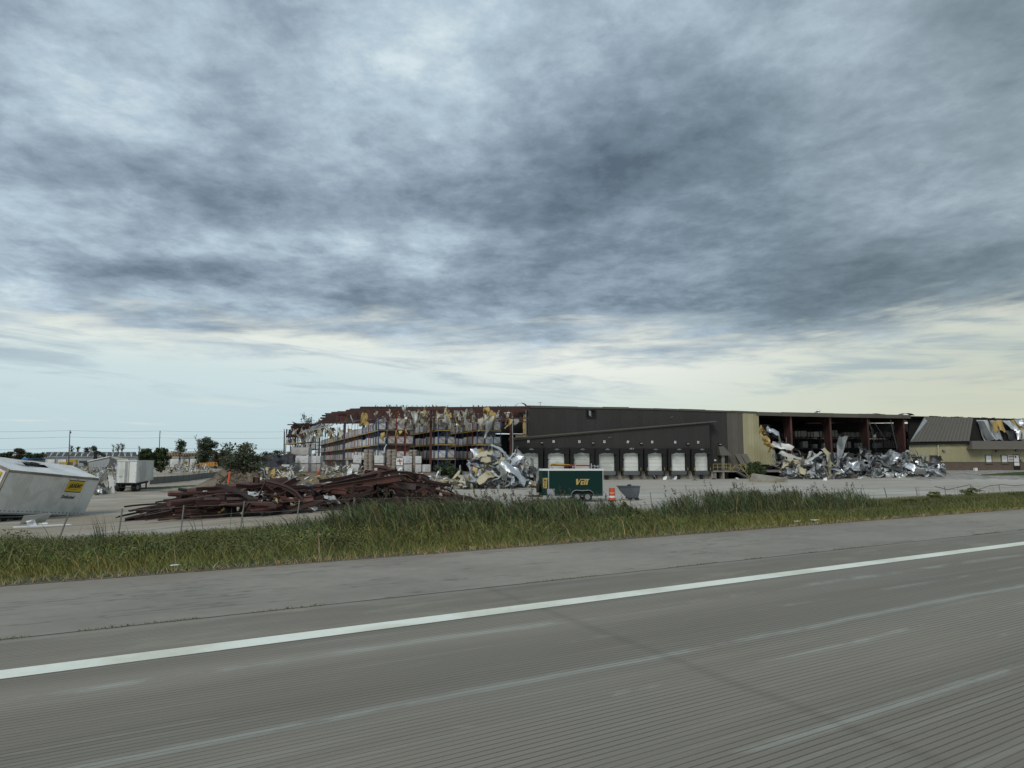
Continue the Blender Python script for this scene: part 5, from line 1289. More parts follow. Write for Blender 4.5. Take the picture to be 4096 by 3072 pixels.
# ================================================================== CONE, STAKE, BARREL, CART
m_orange = mat('safety_orange', (.62, .10, .035), .5, var=.1)
p = on(1277, 92); T_ = thing('traffic_cone', tuple(p), 'small orange cone on the dirt bank before the carton block', 'cone')
MB().box((p.x-.25, p.y-.25, p.z), (p.x+.25, p.y+.25, p.z+.04)).build('base', m_orange, T_); MB().tube([p+Vector((0, 0, .03)), p+Vector((.05, 0, .68))], .19, 12, .05).build('cone_body', m_orange, T_, smooth=True)
p = on(911, 66, 0); mb = MB(); q = W(913, 1932, 66); mb.hexa([q+Vector(v_) for v_ in ((-.08, -.05, 0), (.08, -.05, 0), (.08, .05, 0), (-.08, .05, 0), (.02, -.05, 1.05), (.17, -.05, 1.05), (.17, .05, 1.05), (.02, .05, 1.05))]); tag(mb.build('marker_post', m_orange), 'tall orange marker leaning before the fallen tree', 'marker')
p = on(2446, 52.5); T_ = thing('traffic_barrel', tuple(p), 'orange and white traffic barrel between the green trailer and the cart', 'barrel')
z = 0; 
for k, (h_, r_, r2, m_) in enumerate(((.08, .30, .30, m_black), (.18, .25, .25, m_orange), (.15, .25, .24, m_signw), (.18, .235, .23, m_orange), (.04, .22, .22, m_signw), (.30, .22, .21, m_orange), (.05, .19, .17, m_orange))):
    MB().tube([p+Vector((0, 0, z)), p+Vector((0, 0, z+h_-.005))], r_, 14, r2).build(['base', 'band', 'stripe', 'band', 'stripe', 'band', 'cap'][k], m_, T_, smooth=False); z += h_
# tilt cart
p = on(2512, 54); T_ = thing('tilt_cart', tuple(p), 'grey plastic tilt cart standing on the pavement right of the barrel', 'cart')
m_cart = mat('grey_plastic', (.085, .095, .115), .5, var=.15, col2=(.12, .13, .15))
def C(x, y, z): return Vector((p.x+x, p.y+y, p.z+z))
mb = MB(); tp_ = [(-.80, -.42), (.80, -.42), (.80, .42), (-.80, .42)]; bt = [(-.15, -.33), (.66, -.33), (.66, .33), (-.15, .33)]
o_ = [C(a, b, 1.02) for a, b in tp_]; md = [C(a, b, .62) for a, b in ((-.55, -.40), (.76, -.40), (.76, .40), (-.55, .40))]; lo = [C(a, b, .2) for a, b in bt]; ins_ = [C(a*.95, b*.9, 1.02) for a, b in tp_]; ind = [C(a*.9+.02, b*.85, .25) for a, b in bt]
v = o_+md+lo+ins_+ind; f = []
for k in range(4):
    l = (k+1) % 4; f += [(k, k+4, l+4, l)[::-1], (k+4, k+8, l+8, l+4)[::-1], (k, l, l+12, k+12)[::-1], (k+12, l+12, l+16, k+16)[::-1]]
f += [(11, 10, 9, 8), (16, 17, 18, 19)]; mb.add(v, f).build('tub', m_cart, T_)
rm = MB(); 
for k in range(4): rm.bar(o_[k]+Vector((0, 0, .02)), o_[(k+1) % 4]+Vector((0, 0, .02)), .09, .06)
rm.build('rim', m_cart, T_); MB().tube([C(-.85, -.3, 1.04), C(-.88, 0, 1.08), C(-.85, .3, 1.04)], .025, 6).build('push_handle', m_cart, T_)
MB().box((p.x-.2, p.y-.3, p.z+.12), (p.x+.62, p.y+.3, p.z+.2)).build('chassis', m_black, T_)
for sx in (.1, .62):
    for sy in (-.3, .3): MB().disc(C(sx, sy, .11), (0, 1, 0), .11, .05, 12).build('wheel', m_black, T_)
MB().hexa([C(-.15, -.25, 1.0), C(.25, -.25, 1.0), C(.25, .2, 1.0), C(-.15, .2, 1.0), C(-.05, -.2, 1.18), C(.12, -.2, 1.2), C(.15, .2, 1.15), C(-.05, .2, 1.15)]).build('contents', m_black, T_)

# ================================================================== GREEN ENCLOSED TRAILER
m_green = mat('dark_green_panel', (.006, .030, .025), .55, var=.12, scale=.8, spec=.15)
m_gold = mat('gold_lettering', (.50, .35, .11), .45, var=.04)
m_tyre = mat('tyre', (.02, .02, .02), .85, var=.2); m_rim = mat('wheel_rim', (.32, .32, .33), .4, .5)
tr = Plane(on(2193, 52), 1.5); L_ = tr.px(2414, 1930)[0]; gz = tr.o.z
trl = thing('enclosed_trailer', tuple(tr.o), 'dark green enclosed cargo trailer with gold lettering and roof rack', 'trailer')
zB, zT = gz+.42, tr.px(2300, 1883)[1]
tr.box(MB(), 0, L_, 0, 2.0, zB, zT).build('body_side', m_green, trl)
ng = MB(); nose = [tr.P(0, 0, 0), tr.P(-.42, .35, 0), tr.P(-.62, 1.0, 0), tr.P(-.42, 1.65, 0), tr.P(0, 2.0, 0)]
ng.add([Vector((q.x, q.y, zB)) for q in nose]+[Vector((q.x, q.y, zT)) for q in nose], [(k+1, k, k+5, k+6) for k in range(4)]+[(0, 4, 9, 5)]+[(0, 1, 2, 3, 4), (9, 8, 7, 6, 5)]); ng.build('nose', m_green, trl)
rf = MB(); rf.add([Vector((q.x, q.y, zT+.005)) for q in nose]+[tr.P(L_+.03, 2.0, zT+.005), tr.P(L_+.03, -.02, zT+.005)]+[Vector((q.x, q.y, zT+.13)) for q in nose]+[tr.P(L_+.03, 2.0, zT+.13), tr.P(L_+.03, -.02, zT+.13)], [tuple(range(6, -1, -1)), tuple(range(7, 14))]+[(k, (k+1) % 7, (k+1) % 7+7, k+7) for k in range(7)]); rf.build('roof', m_white, trl)
for u in (.0, L_-.05): tr.box(MB(), u-.02, u+.05, -.02, -.002, zB, zT).build('corner_trim', m_galv, trl)
tr.box(MB(), 0, L_, -.02, -.002, zB-.06, zB).build('bottom_rail', m_galv, trl)
for u in np.arange(.0, L_, 1.0)[1:]: tr.box(MB(), u-.003, u+.003, -.006, -.001, zB, zT).build('panel_seam', m_black, trl)
# VEIT in heavy slanted letters, built as bars: V, E, I, T sharing the long top stroke
u0, z1 = tr.px(2304, 1916); u1, z0 = tr.px(2358, 1939)
def poly(pts, name, par, m_, pl, t0=-.012, t1=-.004):
    n = len(pts); v = [pl.P(a, t0, b) for a, b in pts]+[pl.P(a, t1, b) for a, b in pts]
    return MB().add(v, [tuple(range(n)), tuple(range(2*n-1, n-1, -1))]+[(k, (k+1) % n, (k+1) % n+n, k+n)[::-1] for k in range(n)]).build(name, m_, par)
def veit(par, fx, pl, t0, t1):
    H = 1.0
    lg = [[(0, 1), (.16, 1), (.165, .38), (.27, .8), (.31, 1), (1.0, 1), (.985, .86), (.36, .86), (.345, .80), (.13, 0), (.015, 0)],
          [(.375, .66), (.60, .66), (.59, .52), (.46, .52), (.455, .40), (.575, .40), (.565, .27), (.445, .27), (.44, .14), (.565, .14), (.55, 0), (.325, 0)],
          [(.64, .86), (.74, .86), (.68, 0), (.58, 0)][0:4], [(.80, .86), (.91, .86), (.85, 0), (.72, 0)]]
    for g in lg: poly([fx(a, b) for a, b in g], 'lettering', par, m_gold, pl, t0, t1)
veit(trl, lambda a, b: (u0+(u1-u0)*a, z0+(z1-z0)*b), tr, -.012, -.004)
# same lettering, smaller, on the nose facet
fa, fb = tr.P(-.42, .35, 0), tr.P(0, 0, 0); nd = (fb-fa); npl = Plane(fa, math.degrees(math.atan2(nd.y, nd.x)))
veit(trl, lambda a, b: (.06+(nd.length-.12)*a, gz+.95+.75*b), npl, -.012, -.004)
# wheels and tandem fender
uw0, _ = tr.px(2308, 1985); uw1, _ = tr.px(2350, 1985)
for u in (uw0, uw1):
    for tt in (.06, 1.94):
        c = tr.P(u, tt, gz+.34); wh = MB().disc(c, tr.n, .34, .2, 20).build('wheel', m_tyre, trl); MB().disc(tr.P(u, tt-.09 if tt < 1 else tt+.09, gz+.34), tr.n, .19, .06, 14).build('rim', m_rim, wh)
fd = MB(); prev = None
arc = [(uw0-.46, gz+.36)]+[(uw0+.44*math.cos(q), gz+.42+.40*math.sin(q)) for q in np.linspace(PI*.95, PI*.55, 6)]+[((uw0+uw1)/2, gz+.78)]+[(uw1+.44*math.cos(q), gz+.42+.40*math.sin(q)) for q in np.linspace(PI*.45, PI*.05, 6)]+[(uw1+.46, gz+.36)]
for a, b in zip(arc, arc[1:]): fd.hexa([tr.P(a[0], -.22, a[1]), tr.P(b[0], -.22, b[1]), tr.P(b[0], .05, b[1]), tr.P(a[0], .05, a[1]), tr.P(a[0], -.22, a[1]+.035), tr.P(b[0], -.22, b[1]+.035), tr.P(b[0], .05, b[1]+.035), tr.P(a[0], .05, a[1]+.035)])
fd.build('fender', m_galv, trl)
tg_ = MB(); tg_.bar(tr.P(-.4, .3, zB-.06), tr.P(-1.25, 1.0, zB-.06), .08, .1); tg_.bar(tr.P(-.4, 1.7, zB-.06), tr.P(-1.25, 1.0, zB-.06), .08, .1); tg_.bar(tr.P(-1.2, 1.0, zB-.06), tr.P(-1.45, 1.0, zB-.06), .1); tg_.build('drawbar', m_black, trl)
jk = MB(); jk.tube([tr.P(-1.15, 1.0, gz+.05), tr.P(-1.15, 1.0, gz+.95)], .035, 8); jk.disc(tr.P(-1.15, 1.0, gz+.09), (0, 1, 0), .09, .05); jk.build('jack', m_galv, trl)
MB().disc(tr.P(-.72, .75, gz+.95), tr.d, .34, .2, 18).build('spare_wheel', m_tyre, trl)
tr.box(MB(), -.1, .45, -.03, -.004, zB, zB+.5).build('stone_guard', m_galv, trl)
# ladder rack and load
for u in (.35, 2.0, 3.65):
    rk = MB()
    for tt in (.12, 1.85): rk.bar(tr.P(u, tt, zT+.13), tr.P(u, tt, zT+.42), .05)
    rk.bar(tr.P(u, .1, zT+.30), tr.P(u, 1.9, zT+.30), .05); rk.build('roof_rack', m_galv, trl)
for (a, b, z_) in ((.0, .0, .55), (3.1, 3.1, .5), (3.15, 4.0, .38)):
    pass
MB().bar(tr.P(.05, .1, zT+.1), tr.P(.05, .1, zT+.55), .06).build('rack_post', m_galv, trl); MB().bar(tr.P(3.15, .1, zT+.1), tr.P(3.15, .1, zT+.52), .06).build('rack_post', m_galv, trl); MB().bar(tr.P(3.15, .1, zT+.36), tr.P(L_-.05, .1, zT+.3), .05).build('rack_rail', m_galv, trl)
ld = thing('ladder', tuple(tr.P(.6, .5, zT+.33)), 'red and yellow ladder lying on the roof rack of the green trailer', 'ladder')
for tt in (.35, .8): MB().bar(tr.P(.25, tt, zT+.40), tr.P(3.05, tt, zT+.37), .05, .11).build('ladder_rail', m_rackred, ld)
for k in range(9): MB().bar(tr.P(.45+k*.3, .35, zT+.39), tr.P(.45+k*.3, .8, zT+.39), .035).build('rung', m_yell, ld)
st_ = MB(); st_.tube([tr.P(.12, .3, zT+.40), tr.P(.3, .28, zT+.5), tr.P(.8, .3, zT+.46), tr.P(1.6, .28, zT+.44)], .07, 6, .02); tag(st_.build('yellow_strap', mat('yellow_plastic', (.55, .35, .04), .5)), 'yellow hose coiled over the left end of the ladder', 'hose')

# ================================================================== OVERTURNED BOX TRAILER (nearest, left edge)
Mx = [(-29.396, 51.009, .095), (-30.423, 50.936, -2.562), (-30.706, 43.783, .801), (-31.733, 43.709, -1.856), (-31.778, 51.530, 1.001)]
A_, B_, C_, D_, E_ = [Vector(q) for q in Mx]; ax = (A_-C_); az_ = (C_-D_); ay = (E_-A_); BX = lambda x, y, z: D_+ax*x+ay*y+az_*z
bt_ = thing('box_trailer', tuple(D_), 'white box trailer lying tipped and collapsed on the lot at the left edge', 'trailer')
m_trw = mat('dirty_white_panel', (.72, .735, .73), .45, var=.08, scale=.7, col2=(.60, .61, .60), c2s=1.2)
m_logo = mat('logo_yellow', (.62, .43, .03), .5, var=.03)
def tbox(mb, x0, x1, y0, y1, z0, z1): return mb.hexa([BX(a, b, c) for c in (z0, z1) for a, b in ((x0, y0), (x1, y0), (x1, y1), (x0, y1))])
NP = 8
for k in range(NP):
    a, b = k/NP, (k+1)/NP-.0015
    tbox(MB(), a, b, 0, .012, .035, .945).build('side_panel', m_trw, bt_)
    tbox(MB(), a-.0012, a+.0012, -.004, 0, .035, .945).build('rivet_strip', m_trw, bt_)
tbox(MB(), 0, 1, -.008, .02, 0, .035).build('bottom_rail', m_galv, bt_); tbox(MB(), 0, 1, -.010, .02, .945, 1.0).build('top_rail', m_conw, bt_)
tbox(MB(), -.012, .0, 0, 1, 0, 1).build('rear_frame', m_conw, bt_)
tbox(MB(), -.02, -.0125, .05, .95, .05, .94).build('rear_door', m_trw, bt_)
tbox(MB(), 1.0, 1.012, 0, 1, 0, 1).build('front_wall', m_trw, bt_); tbox(MB(), 0, 1, .988, 1, 0, 1).build('far_side', m_trw, bt_); tbox(MB(), 0, 1, 0, 1, -.02, -.001).build('floor', m_black, bt_)
# roof skin, sagging and torn in the middle
v = []; nx, ny = 16, 6
for i in range(nx+1):
    for j in range(ny+1):
        fx, fy = i/nx, j/ny; sag = -.05*math.sin(fx*PI)*math.sin(fy*PI)+.012*mnoise.noise(Vector((fx*6, fy*4, 1)))
        v.append(BX(fx, fy, 1.002+sag))
f = [(i*(ny+1)+j, (i+1)*(ny+1)+j, (i+1)*(ny+1)+j+1, i*(ny+1)+j+1) for i in range(nx) for j in range(ny) if not (6 <= i <= 9 and j == 4)]
MB().add(v, f).build('roof_skin', m_trw, bt_, smooth=True)
tear = MB(); tear.add([BX(.36, .60, 1.0), BX(.42, .72, 1.05), BX(.50, .80, 1.03), BX(.58, .82, 1.0), BX(.48, .70, .99)], [(0, 1, 2, 3, 4)]).build('roof_tear', m_ink, bt_)
tear = MB(); tear.add([BX(.26, .72, 1.005), BX(.30, .62, 1.04), BX(.44, .66, 1.02), BX(.50, .74, 1.01), BX(.40, .76, 1.035)], [(0, 4, 3, 2, 1)]).build('roof_tear', m_ink, bt_)
# lower side rail hardware
for k in range(22):
    x_ = .03+k*.0445; tbox(MB(), x_, x_+(.016 if k % 2 else .010), -.012, -.008, .075, .088).build('reflector', mat_r if k else (globals().__setitem__('mat_r', mat('dark_reflector', (.09, .03, .025), .5)) or mat_r), bt_)
for x_ in (.64, .75, .86): tbox(MB(), x_, x_+.012, -.012, -.002, .90, .93).build('marker_light', m_galv, bt_)
# logo panel: yellow field, black rules, slanted slab lettering
def P_(x, z): return BX(x, -.004, z)
lx0, lx1, lz0, lz1 = .655, .845, .60, .90
lg = tbox(MB(), lx0, lx1, -.008, -.0005, lz0, lz1).build('logo_panel', m_logo, bt_)
tbox(MB(), lx0, lx1, -.010, -.0085, lz0, lz0+.018).build('black_rule', m_ink, lg); tbox(MB(), lx0, lx1, -.010, -.0085, lz1-.018, lz1).build('black_rule', m_ink, lg)
def frame_on(x, z, y=-.011):
    X = ax.normalized(); Yv = az_.normalized(); Z = X.cross(Yv); p = BX(x, y, z)
    return Matrix(((X.x, Yv.x, Z.x, p.x), (X.y, Yv.y, Z.y, p.y), (X.z, Yv.z, Z.z, p.z), (0, 0, 0, 1)))
lettering('J.B.HUNT', .36, frame_on((lx0+lx1)/2, .755), m_ink, lg, depth=.004, shear=.3, bold=.018, sx=.72)
tbox(MB(), lx0+.05, lx1-.05, -.010, -.0085, .825, .832).build('thin_rule', m_ink, lg); tbox(MB(), lx0+.03, lx1-.06, -.010, -.0085, .672, .679).build('thin_rule', m_ink, lg)
lettering('Dedicated', .33, frame_on(.72, .475), m_ink, bt_, depth=.003, shear=.25, bold=.004, sx=.82)
# logo on the rear door
Zr = -ax.normalized(); Xr = -ay.normalized(); Yr = az_.normalized()
tbox(MB(), -.028, -.0205, .12, .62, .60, .90).build('logo_panel', m_logo, bt_)
# crushed running gear and floor slabs below it
mb = MB()
for k in range(9): q = BX(random.uniform(.0, .55), random.uniform(.1, .9), random.uniform(-.17, -.06)); mb.box((q.x-.5, q.y-.3, q.z-.14), (q.x+.5, q.y+.3, q.z+.14))
tag(mb.build('crushed_gear', m_black, bt_), kind='stuff')
for (x_, y_) in ((.12, .1), (.12, .9), (.24, .1)):
    q = BX(x_, y_, -.2); w_ = MB().disc(q, ay, .48, .26, 20).build('wheel', m_tyre, bt_); MB().disc(q-ay.normalized()*.12, ay, .27, .05, 14).build('rim', m_rim, w_)
q = G(85, 2098); tag(MB().hexa([q+Vector(v_) for v_ in ((-.1, 0, 0), (.5, 1.4, .05), (.4, 1.5, .05), (-.2, .2, 0), (.1, 0, .5), (.9, 1.4, .55), (.8, 1.5, .55), (-.0, .2, .5))]).build('wall_slab', m_gsheet), 'white slab propped under the overturned trailer', 'slab')
q = G(60, 2112); tag(MB().hexa([q+Vector(v_) for v_ in ((0, 0, 0), (2.2, 1.6, 0), (1.8, 2.0, 0), (-.4, .4, 0), (0, 0, .05), (2.2, 1.6, .05), (1.8, 2.0, .05), (-.4, .4, .05))]).build('loose_sheet', m_white), 'white flat sheet on the ground below the overturned trailer', 'panel')

# ================================================================== PARKED SEMI TRAILER
ps = Plane(on(468, 86), -2.0); gz = ps.o.z; Wd_ = (552-468)/F*86
pk = thing('parked_trailer', tuple(ps.o), 'white dry van trailer parked with its closed rear doors facing the road', 'trailer')
sc = 86/F; zb = gz+(1962-1927)*sc; zt2 = gz+(1962-1840)*sc; Lt = 14.5
side = Vector((math.sin(math.radians(-21.5)), math.cos(math.radians(-21.5)), 0))
def Q(x, y, z): p = ps.o+ps.d*(x*Wd_)+side*y; return Vector((p.x, p.y, z))
# side recedes to the right of the rear face
side = Vector((math.sin(math.radians(-19.6)), math.cos(math.radians(-19.6)), 0))
def qb(mb, x0, x1, y0, y1, z0, z1): return mb.hexa([Q(a, b, c) for c in (z0, z1) for a, b in ((x0, y0), (x1, y0), (x1, y1), (x0, y1))])
qb(MB(), 0, 1, .1, Lt, zb, zt2).build('box_body', m_door, pk)
qb(MB(), -.01, 1.01, 0, Lt, zt2, zt2+.06).build('roof', m_white, pk)
for a, b in ((.0, .035), (.965, 1.0)): qb(MB(), a, b, -.02, .1, zb, zt2).build('door_frame', m_galv, pk)
qb(MB(), 0, 1, -.02, .1, zt2-.1, zt2).build('door_header', m_galv, pk); qb(MB(), 0, 1, -.04, .1, zb-.12, zb).build('rear_sill', m_black, pk)
for a, b in ((.04, .495), (.505, .96)):
    dr_ = qb(MB(), a, b, -.015, .098, zb+.03, zt2-.12).build('rear_door', m_door, pk)
    for q in ((.42, .47) if a < .3 else (.53, .60)):
        MB().tube([Q(q, -.05, zb+.02), Q(q, -.05, zt2-.1)], .025, 6).build('lock_rod', m_galv, dr_)
    for z_ in (.3, 1.2, 2.1): qb(MB(), (.04 if a < .3 else .93), (.07 if a < .3 else .96), -.03, -.016, zb+z_, zb+z_+.1).build('hinge', m_galv, dr_)
qb(MB(), .12, .32, -.022, -.016, zb+.78, zb+.82).build('printed_line', m_ink, pk); qb(MB(), .16, .28, -.022, -.016, zb+.66, zb+.69).build('printed_line', m_ink, pk)
qb(MB(), .98, 1.012, .1, Lt, zb, zb+.12).build('side_rail', m_galv, pk)
for k in range(12): qb(MB(), 1.0, 1.004, .3+k*1.2, .33+k*1.2, zb+.13, zt2-.02).build('side_seam', m_galv, pk)
qb(MB(), .06, .94, -.03, .05, gz+.5, gz+.6).build('bumper_bar', m_black, pk)
for q in (.22, .75): qb(MB(), q, q+.05, -.03, .05, gz+.6, zb-.12).build('bumper_post', m_black, pk)
qb(MB(), .2, .8, .3, Lt-1, zb-.35, zb-.02).build('chassis', m_black, pk)
for y in (1.0, 2.2):
    for x_ in (.02, .80): w_ = MB().disc(Q(x_+.1, y, gz+.5), ps.d, .5, .5, 20).build('wheel', m_tyre, pk); MB().disc(Q(x_+.1, y, gz+.5)+ps.d*(.26 if x_ > .5 else -.26), ps.d, .26, .03, 12).build('rim', m_rim, w_)
for x_ in (.2, .8): MB().bar(Q(x_, Lt-3, gz), Q(x_, Lt-3, zb-.3), .14).build('landing_leg', m_black, pk)
# crumpled sheets between the two trailers
for k in range(22):
    px_ = random.uniform(372, 455); py_ = random.uniform(1962, 1985)-(px_-372)*.12; p = G(px_, py_); key = random.choice(['silver', 'dark grey', 'white', 'pale']); me, sz = random.choice(SHM[key]); s = random.uniform(.25, .5)
    o = place('crumpled_sheet', me, p, (random.gauss(0, .4), random.gauss(0, .3), random.uniform(0, 6)), (s, s, s*1.2), '%s sheet on the ground between the two white trailers' % key, 'metal sheet', 'sheets between the two trailers'); o['_o'] = tuple(p)

# ================================================================== STAIR, RAILINGS, RAMP WALL
rl = Plane(main.P(main.px(2853, 1885)[0], -1.5, 0), 12.5)
def rp(px, py): return rl.px(px, py)
stt = thing('dock_stair', tuple(rl.P(0, 0, -1.6)), 'concrete dock stair with bent yellow railings', 'stair')
u0 = rp(2852, 1885)[0]; u1 = rp(2952, 1885)[0]; u2 = rp(2990, 1885)[0]
rl.box(MB(), u0, u1, 0, 1.4, FL-.22, FL).build('landing', m_conw, stt)
rl.box(MB(), u0-.6, u0, .05, 1.4, -1.7, FL-.02).build('landing_wall', m_conw, stt); rl.box(MB(), u0+1.7, u0+2.0, .05, 1.4, -1.7, FL-.24).build('landing_pier', m_conw, stt)
for k in range(7): rl.box(MB(), u1+k*.28, u1+k*.28+.3, 0, 1.2, FL-.19*(k+1)-.05, FL-.19*(k+1)).build('step', m_conw, stt)
MB().hexa([rl.P(u1-.2, -.06, FL-.30), rl.P(u1+2.0, -.06, -1.65), rl.P(u1+2.0, 0-.005, -1.65), rl.P(u1-.2, -.005, FL-.30), rl.P(u1-.2, -.06, FL), rl.P(u1+2.2, -.06, -1.42), rl.P(u1+2.2, -.005, -1.42), rl.P(u1-.2, -.005, FL)]).build('stringer', m_graysheet, stt)
m_yr = mat('yellow_rail_paint', (.40, .33, .12), .5, var=.2)
def rail(pts, w_=.055, lab=None):
    mb = MB()
    for a, b in zip(pts, pts[1:]):
        A, B = rp(*a), rp(*b); mb.bar(rl.P(A[0], -.05, A[1]), rl.P(B[0], -.05, B[1]), w_)
    mb.build('railing', m_yr, stt)
for g in ([(2852, 1882), (2852, 1856), (2922, 1856), (2922, 1884)], [(2852, 1868), (2922, 1869)], [(2904, 1856), (2904, 1882)], [(2870, 1856), (2870, 1882)], [(2928, 1882), (2938, 1861), (2976, 1861)], [(2910, 1878), (2940, 1868), (2960, 1872), (2978, 1884)], [(2956, 1857), (2982, 1857), (2982, 1884)], [(2982, 1858), (3016, 1890), (3016, 1912)], [(2982, 1870), (3014, 1902)], [(2960, 1858), (2996, 1912)], [(2960, 1872), (2994, 1902)], [(2990, 1914), (3002, 1897)], [(2956, 1857), (2964, 1868), (2953, 1884)]): rail(g)
bl, br = G(2995, 1927), G(3151, 1930); tl, tr2 = W(3010, 1893, bl.y), W(3151, 1912, br.y); bk2 = Vector((.05, .35, 0)); dn = Vector((0, 0, -.1))
tag(MB().hexa([bl+dn, br+dn, br+dn+bk2, bl+dn+bk2, tl, tr2, tr2+bk2, tl+bk2]).build('ramp_wall', m_conw), 'low concrete ramp wall running from the yellow stair to the long heap', 'wall')
tag(MB().bar(G(2985, 1932)+Vector((0, 0, .03)), G(3135, 1930)+Vector((0, 0, .03)), .08, .05).build('kerb_edge', m_yr), 'thin yellow edge strip in front of the ramp wall', 'kerb')
tag(MB().box(tuple(G(3902, 1884)+Vector((-.22, -.22, 0))), tuple(G(3902, 1884)+Vector((.22, .22, .5)))).build('pail', m_white), 'white pail standing by the office wall', 'pail')

# ================================================================== VEGETATION
def leaf_cloud(centres, radii, n, size, seed, flat=1.0, droop=0, wind=0.0):
    """small leaf faces scattered through ellipsoid clumps; returns verts, tris, tint"""
    g = np.random.default_rng(seed); C_ = np.array(centres, float); Rr = np.array(radii, float); wts = Rr[:, 0]*Rr[:, 1]*Rr[:, 2]; wts = wts/wts.sum()
    k = g.choice(len(C_), n, p=wts); d = g.normal(size=(n, 3)); d /= np.linalg.norm(d, axis=1)[:, None]; rr = g.random(n)**.45
    p = C_[k]+d*Rr[k]*rr[:, None]
    a = g.normal(size=(n, 3)); a /= np.linalg.norm(a, axis=1)[:, None]; a[:, 0] += wind; b = g.normal(size=(n, 3)); b -= a*(a*b).sum(1)[:, None]/(a*a).sum(1)[:, None]; b /= np.linalg.norm(b, axis=1)[:, None]
    s = size*g.uniform(.5, 1.4, n)[:, None]
    v = np.empty((n, 4, 3)); v[:, 0] = p-a*s; v[:, 1] = p+b*s*.45; v[:, 2] = p+a*s; v[:, 3] = p-b*s*.45
    q = np.arange(n*4).reshape(n, 4)
    cl = g.uniform(.6, 1.35, len(C_))[k]*g.uniform(.7, 1.35, n); t = np.repeat(cl, 4)[:, None]*np.ones((1, 3)); t[:, 0] *= np.repeat(g.uniform(.85, 1.2, n), 4)
    return v.reshape(-1, 3), q, t
m_leaf = mat('dark_leaves', (.052, .074, .030), .6, var=.15, scale=.5, tint=True, spec=.3)
m_leaf2 = mat('grey_green_leaves', (.060, .078, .045), .6, var=.15, scale=.5, tint=True, spec=.3)
m_leaf3 = mat('brownish_leaves', (.072, .068, .038), .7, var=.2, scale=.5, tint=True, spec=.3)
m_bark = mat('bark', (.085, .07, .055), .9, var=.3, scale=3)
m_bark2 = mat('pale_bark', (.20, .185, .165), .9, var=.25, scale=3)
def tree(px, pyb, Y, h, w_, label, cat='tree', kind='full', n=900, leaf=None, bark=None, seed=0, lean=0.0, size=.28, base=None, trunk=.16, windy=0.0, name='broadleaf_tree', tr_h=.35, dead=0):
    r = random.Random(seed*31+int(px)); p = on(px, Y) if base is None else Vector(base)
    T_ = thing(name, tuple(p), label, cat)
    tk = MB(); top = p+Vector((lean*h, 0, h*.72)); mid = p+Vector((lean*h*.3, 0, h*.4))
    tk.tube([p-Vector((0, 0, .1)), mid, top], trunk, 6, trunk*.25)
    cs = []; rs_ = []
    nb = 16 if kind != 'bare' else 11
    for k in range(nb):
        f = tr_h+(1-tr_h)*.62*r.random(); st_ = p.lerp(mid, min(1, f/.55)) if f < .4 else mid.lerp(top, min(1, (f-.4)/.5)); a = r.uniform(0, 2*PI)
        if kind in ('bare', 'snag'):
            ln = h*r.uniform(.15, .42)*(1.1-f*.6); e = st_+Vector((math.cos(a)*ln*.5+windy*ln*.5, math.sin(a)*ln*.4, ln*r.uniform(.55, 1.0)))
        else:
            e = st_+Vector((math.cos(a)*w_*.5*r.uniform(.3, .9)+windy*w_*.3, math.sin(a)*w_*.4*r.uniform(.3, .9), h*(.05+.30*r.random())))
        e.z = min(e.z, p.z+h*.99)
        m1 = st_.lerp(e, .5)+Vector((r.uniform(-.1, .1)*h*.3, 0, r.uniform(-.02, .05)*h)); tk.tube([st_, m1, e], trunk*.32, 4, trunk*.08)
        for _ in range(3 if kind in ('bare', 'snag') else 1):
            e2 = m1.lerp(e, r.random())+Vector((r.uniform(-1, 1)*.1*h+windy*.06*h, r.uniform(-.5, .5)*.1*h, r.uniform(.0, 1)*.12*h)); tk.tube([m1, e2], trunk*.14, 3, trunk*.05)
            if kind != 'bare': cs.append(e2)
        cs.append(e)
        if kind == 'full': cs.append(m1)
    tk.build('trunk', bark or m_bark, T_)
    if n:
        rr_ = [(w_*r.uniform(.10, .22)*(1.5 if windy else 1), w_*r.uniform(.10, .2), h*r.uniform(.05, .11)) for _ in cs]
        if kind == 'full':
            for k in range(16):
                f = r.uniform(tr_h*.55, .88); ww = w_*.42*math.sin(PI*(f*.85+.12))**.7; a = r.uniform(0, 2*PI); cs.append(p+Vector((math.cos(a)*ww*r.uniform(.2, 1)+lean*h*f, math.sin(a)*ww*.8, h*f))); rr_.append((w_*r.uniform(.12, .22), w_*.18, h*r.uniform(.06, .13)))
        v, q, t = leaf_cloud([tuple(c) for c in cs], rr_, n, size, seed+int(px), wind=windy)
        o = np.array(p); me = fastmesh('crown', v-o, q, None, leaf or m_leaf, tint=t); c_ = bpy.data.objects.new('crown', me); COL.objects.link(c_); c_.parent = T_
    return T_
# the two dark trees behind the parked trailer, and others by photo position
def tpx(px, ytop, ybase, wpx, Y, label, **k):
    base = W(px, ybase, Y); sc_ = Y/F; return tree(px, ybase, Y, (ybase-ytop)*sc_, wpx*sc_, label, base=base, **k)
tpx(588, 1779, 1888, 92, 140, 'dark bushy tree just behind the parked trailer, left of two', n=5200, seed=1, size=.24, tr_h=.12, trunk=.25)
tpx(644, 1784, 1888, 76, 142, 'dark bushy tree right of the parked trailer, right of two', n=4600, seed=2, size=.24, tr_h=.12, trunk=.25)
tpx(718, 1752, 1838, 56, 260, 'slim windblown tree above the roofless garage', n=1000, seed=3, kind='snag', size=.30, tr_h=.3, windy=.4, trunk=.3)
tpx(812, 1740, 1866, 84, 250, 'tall storm stripped tree with bare broken limbs beside the garage', n=4200, seed=4, kind='full', size=.36, tr_h=.1, trunk=.35, leaf=m_leaf2, windy=.5)
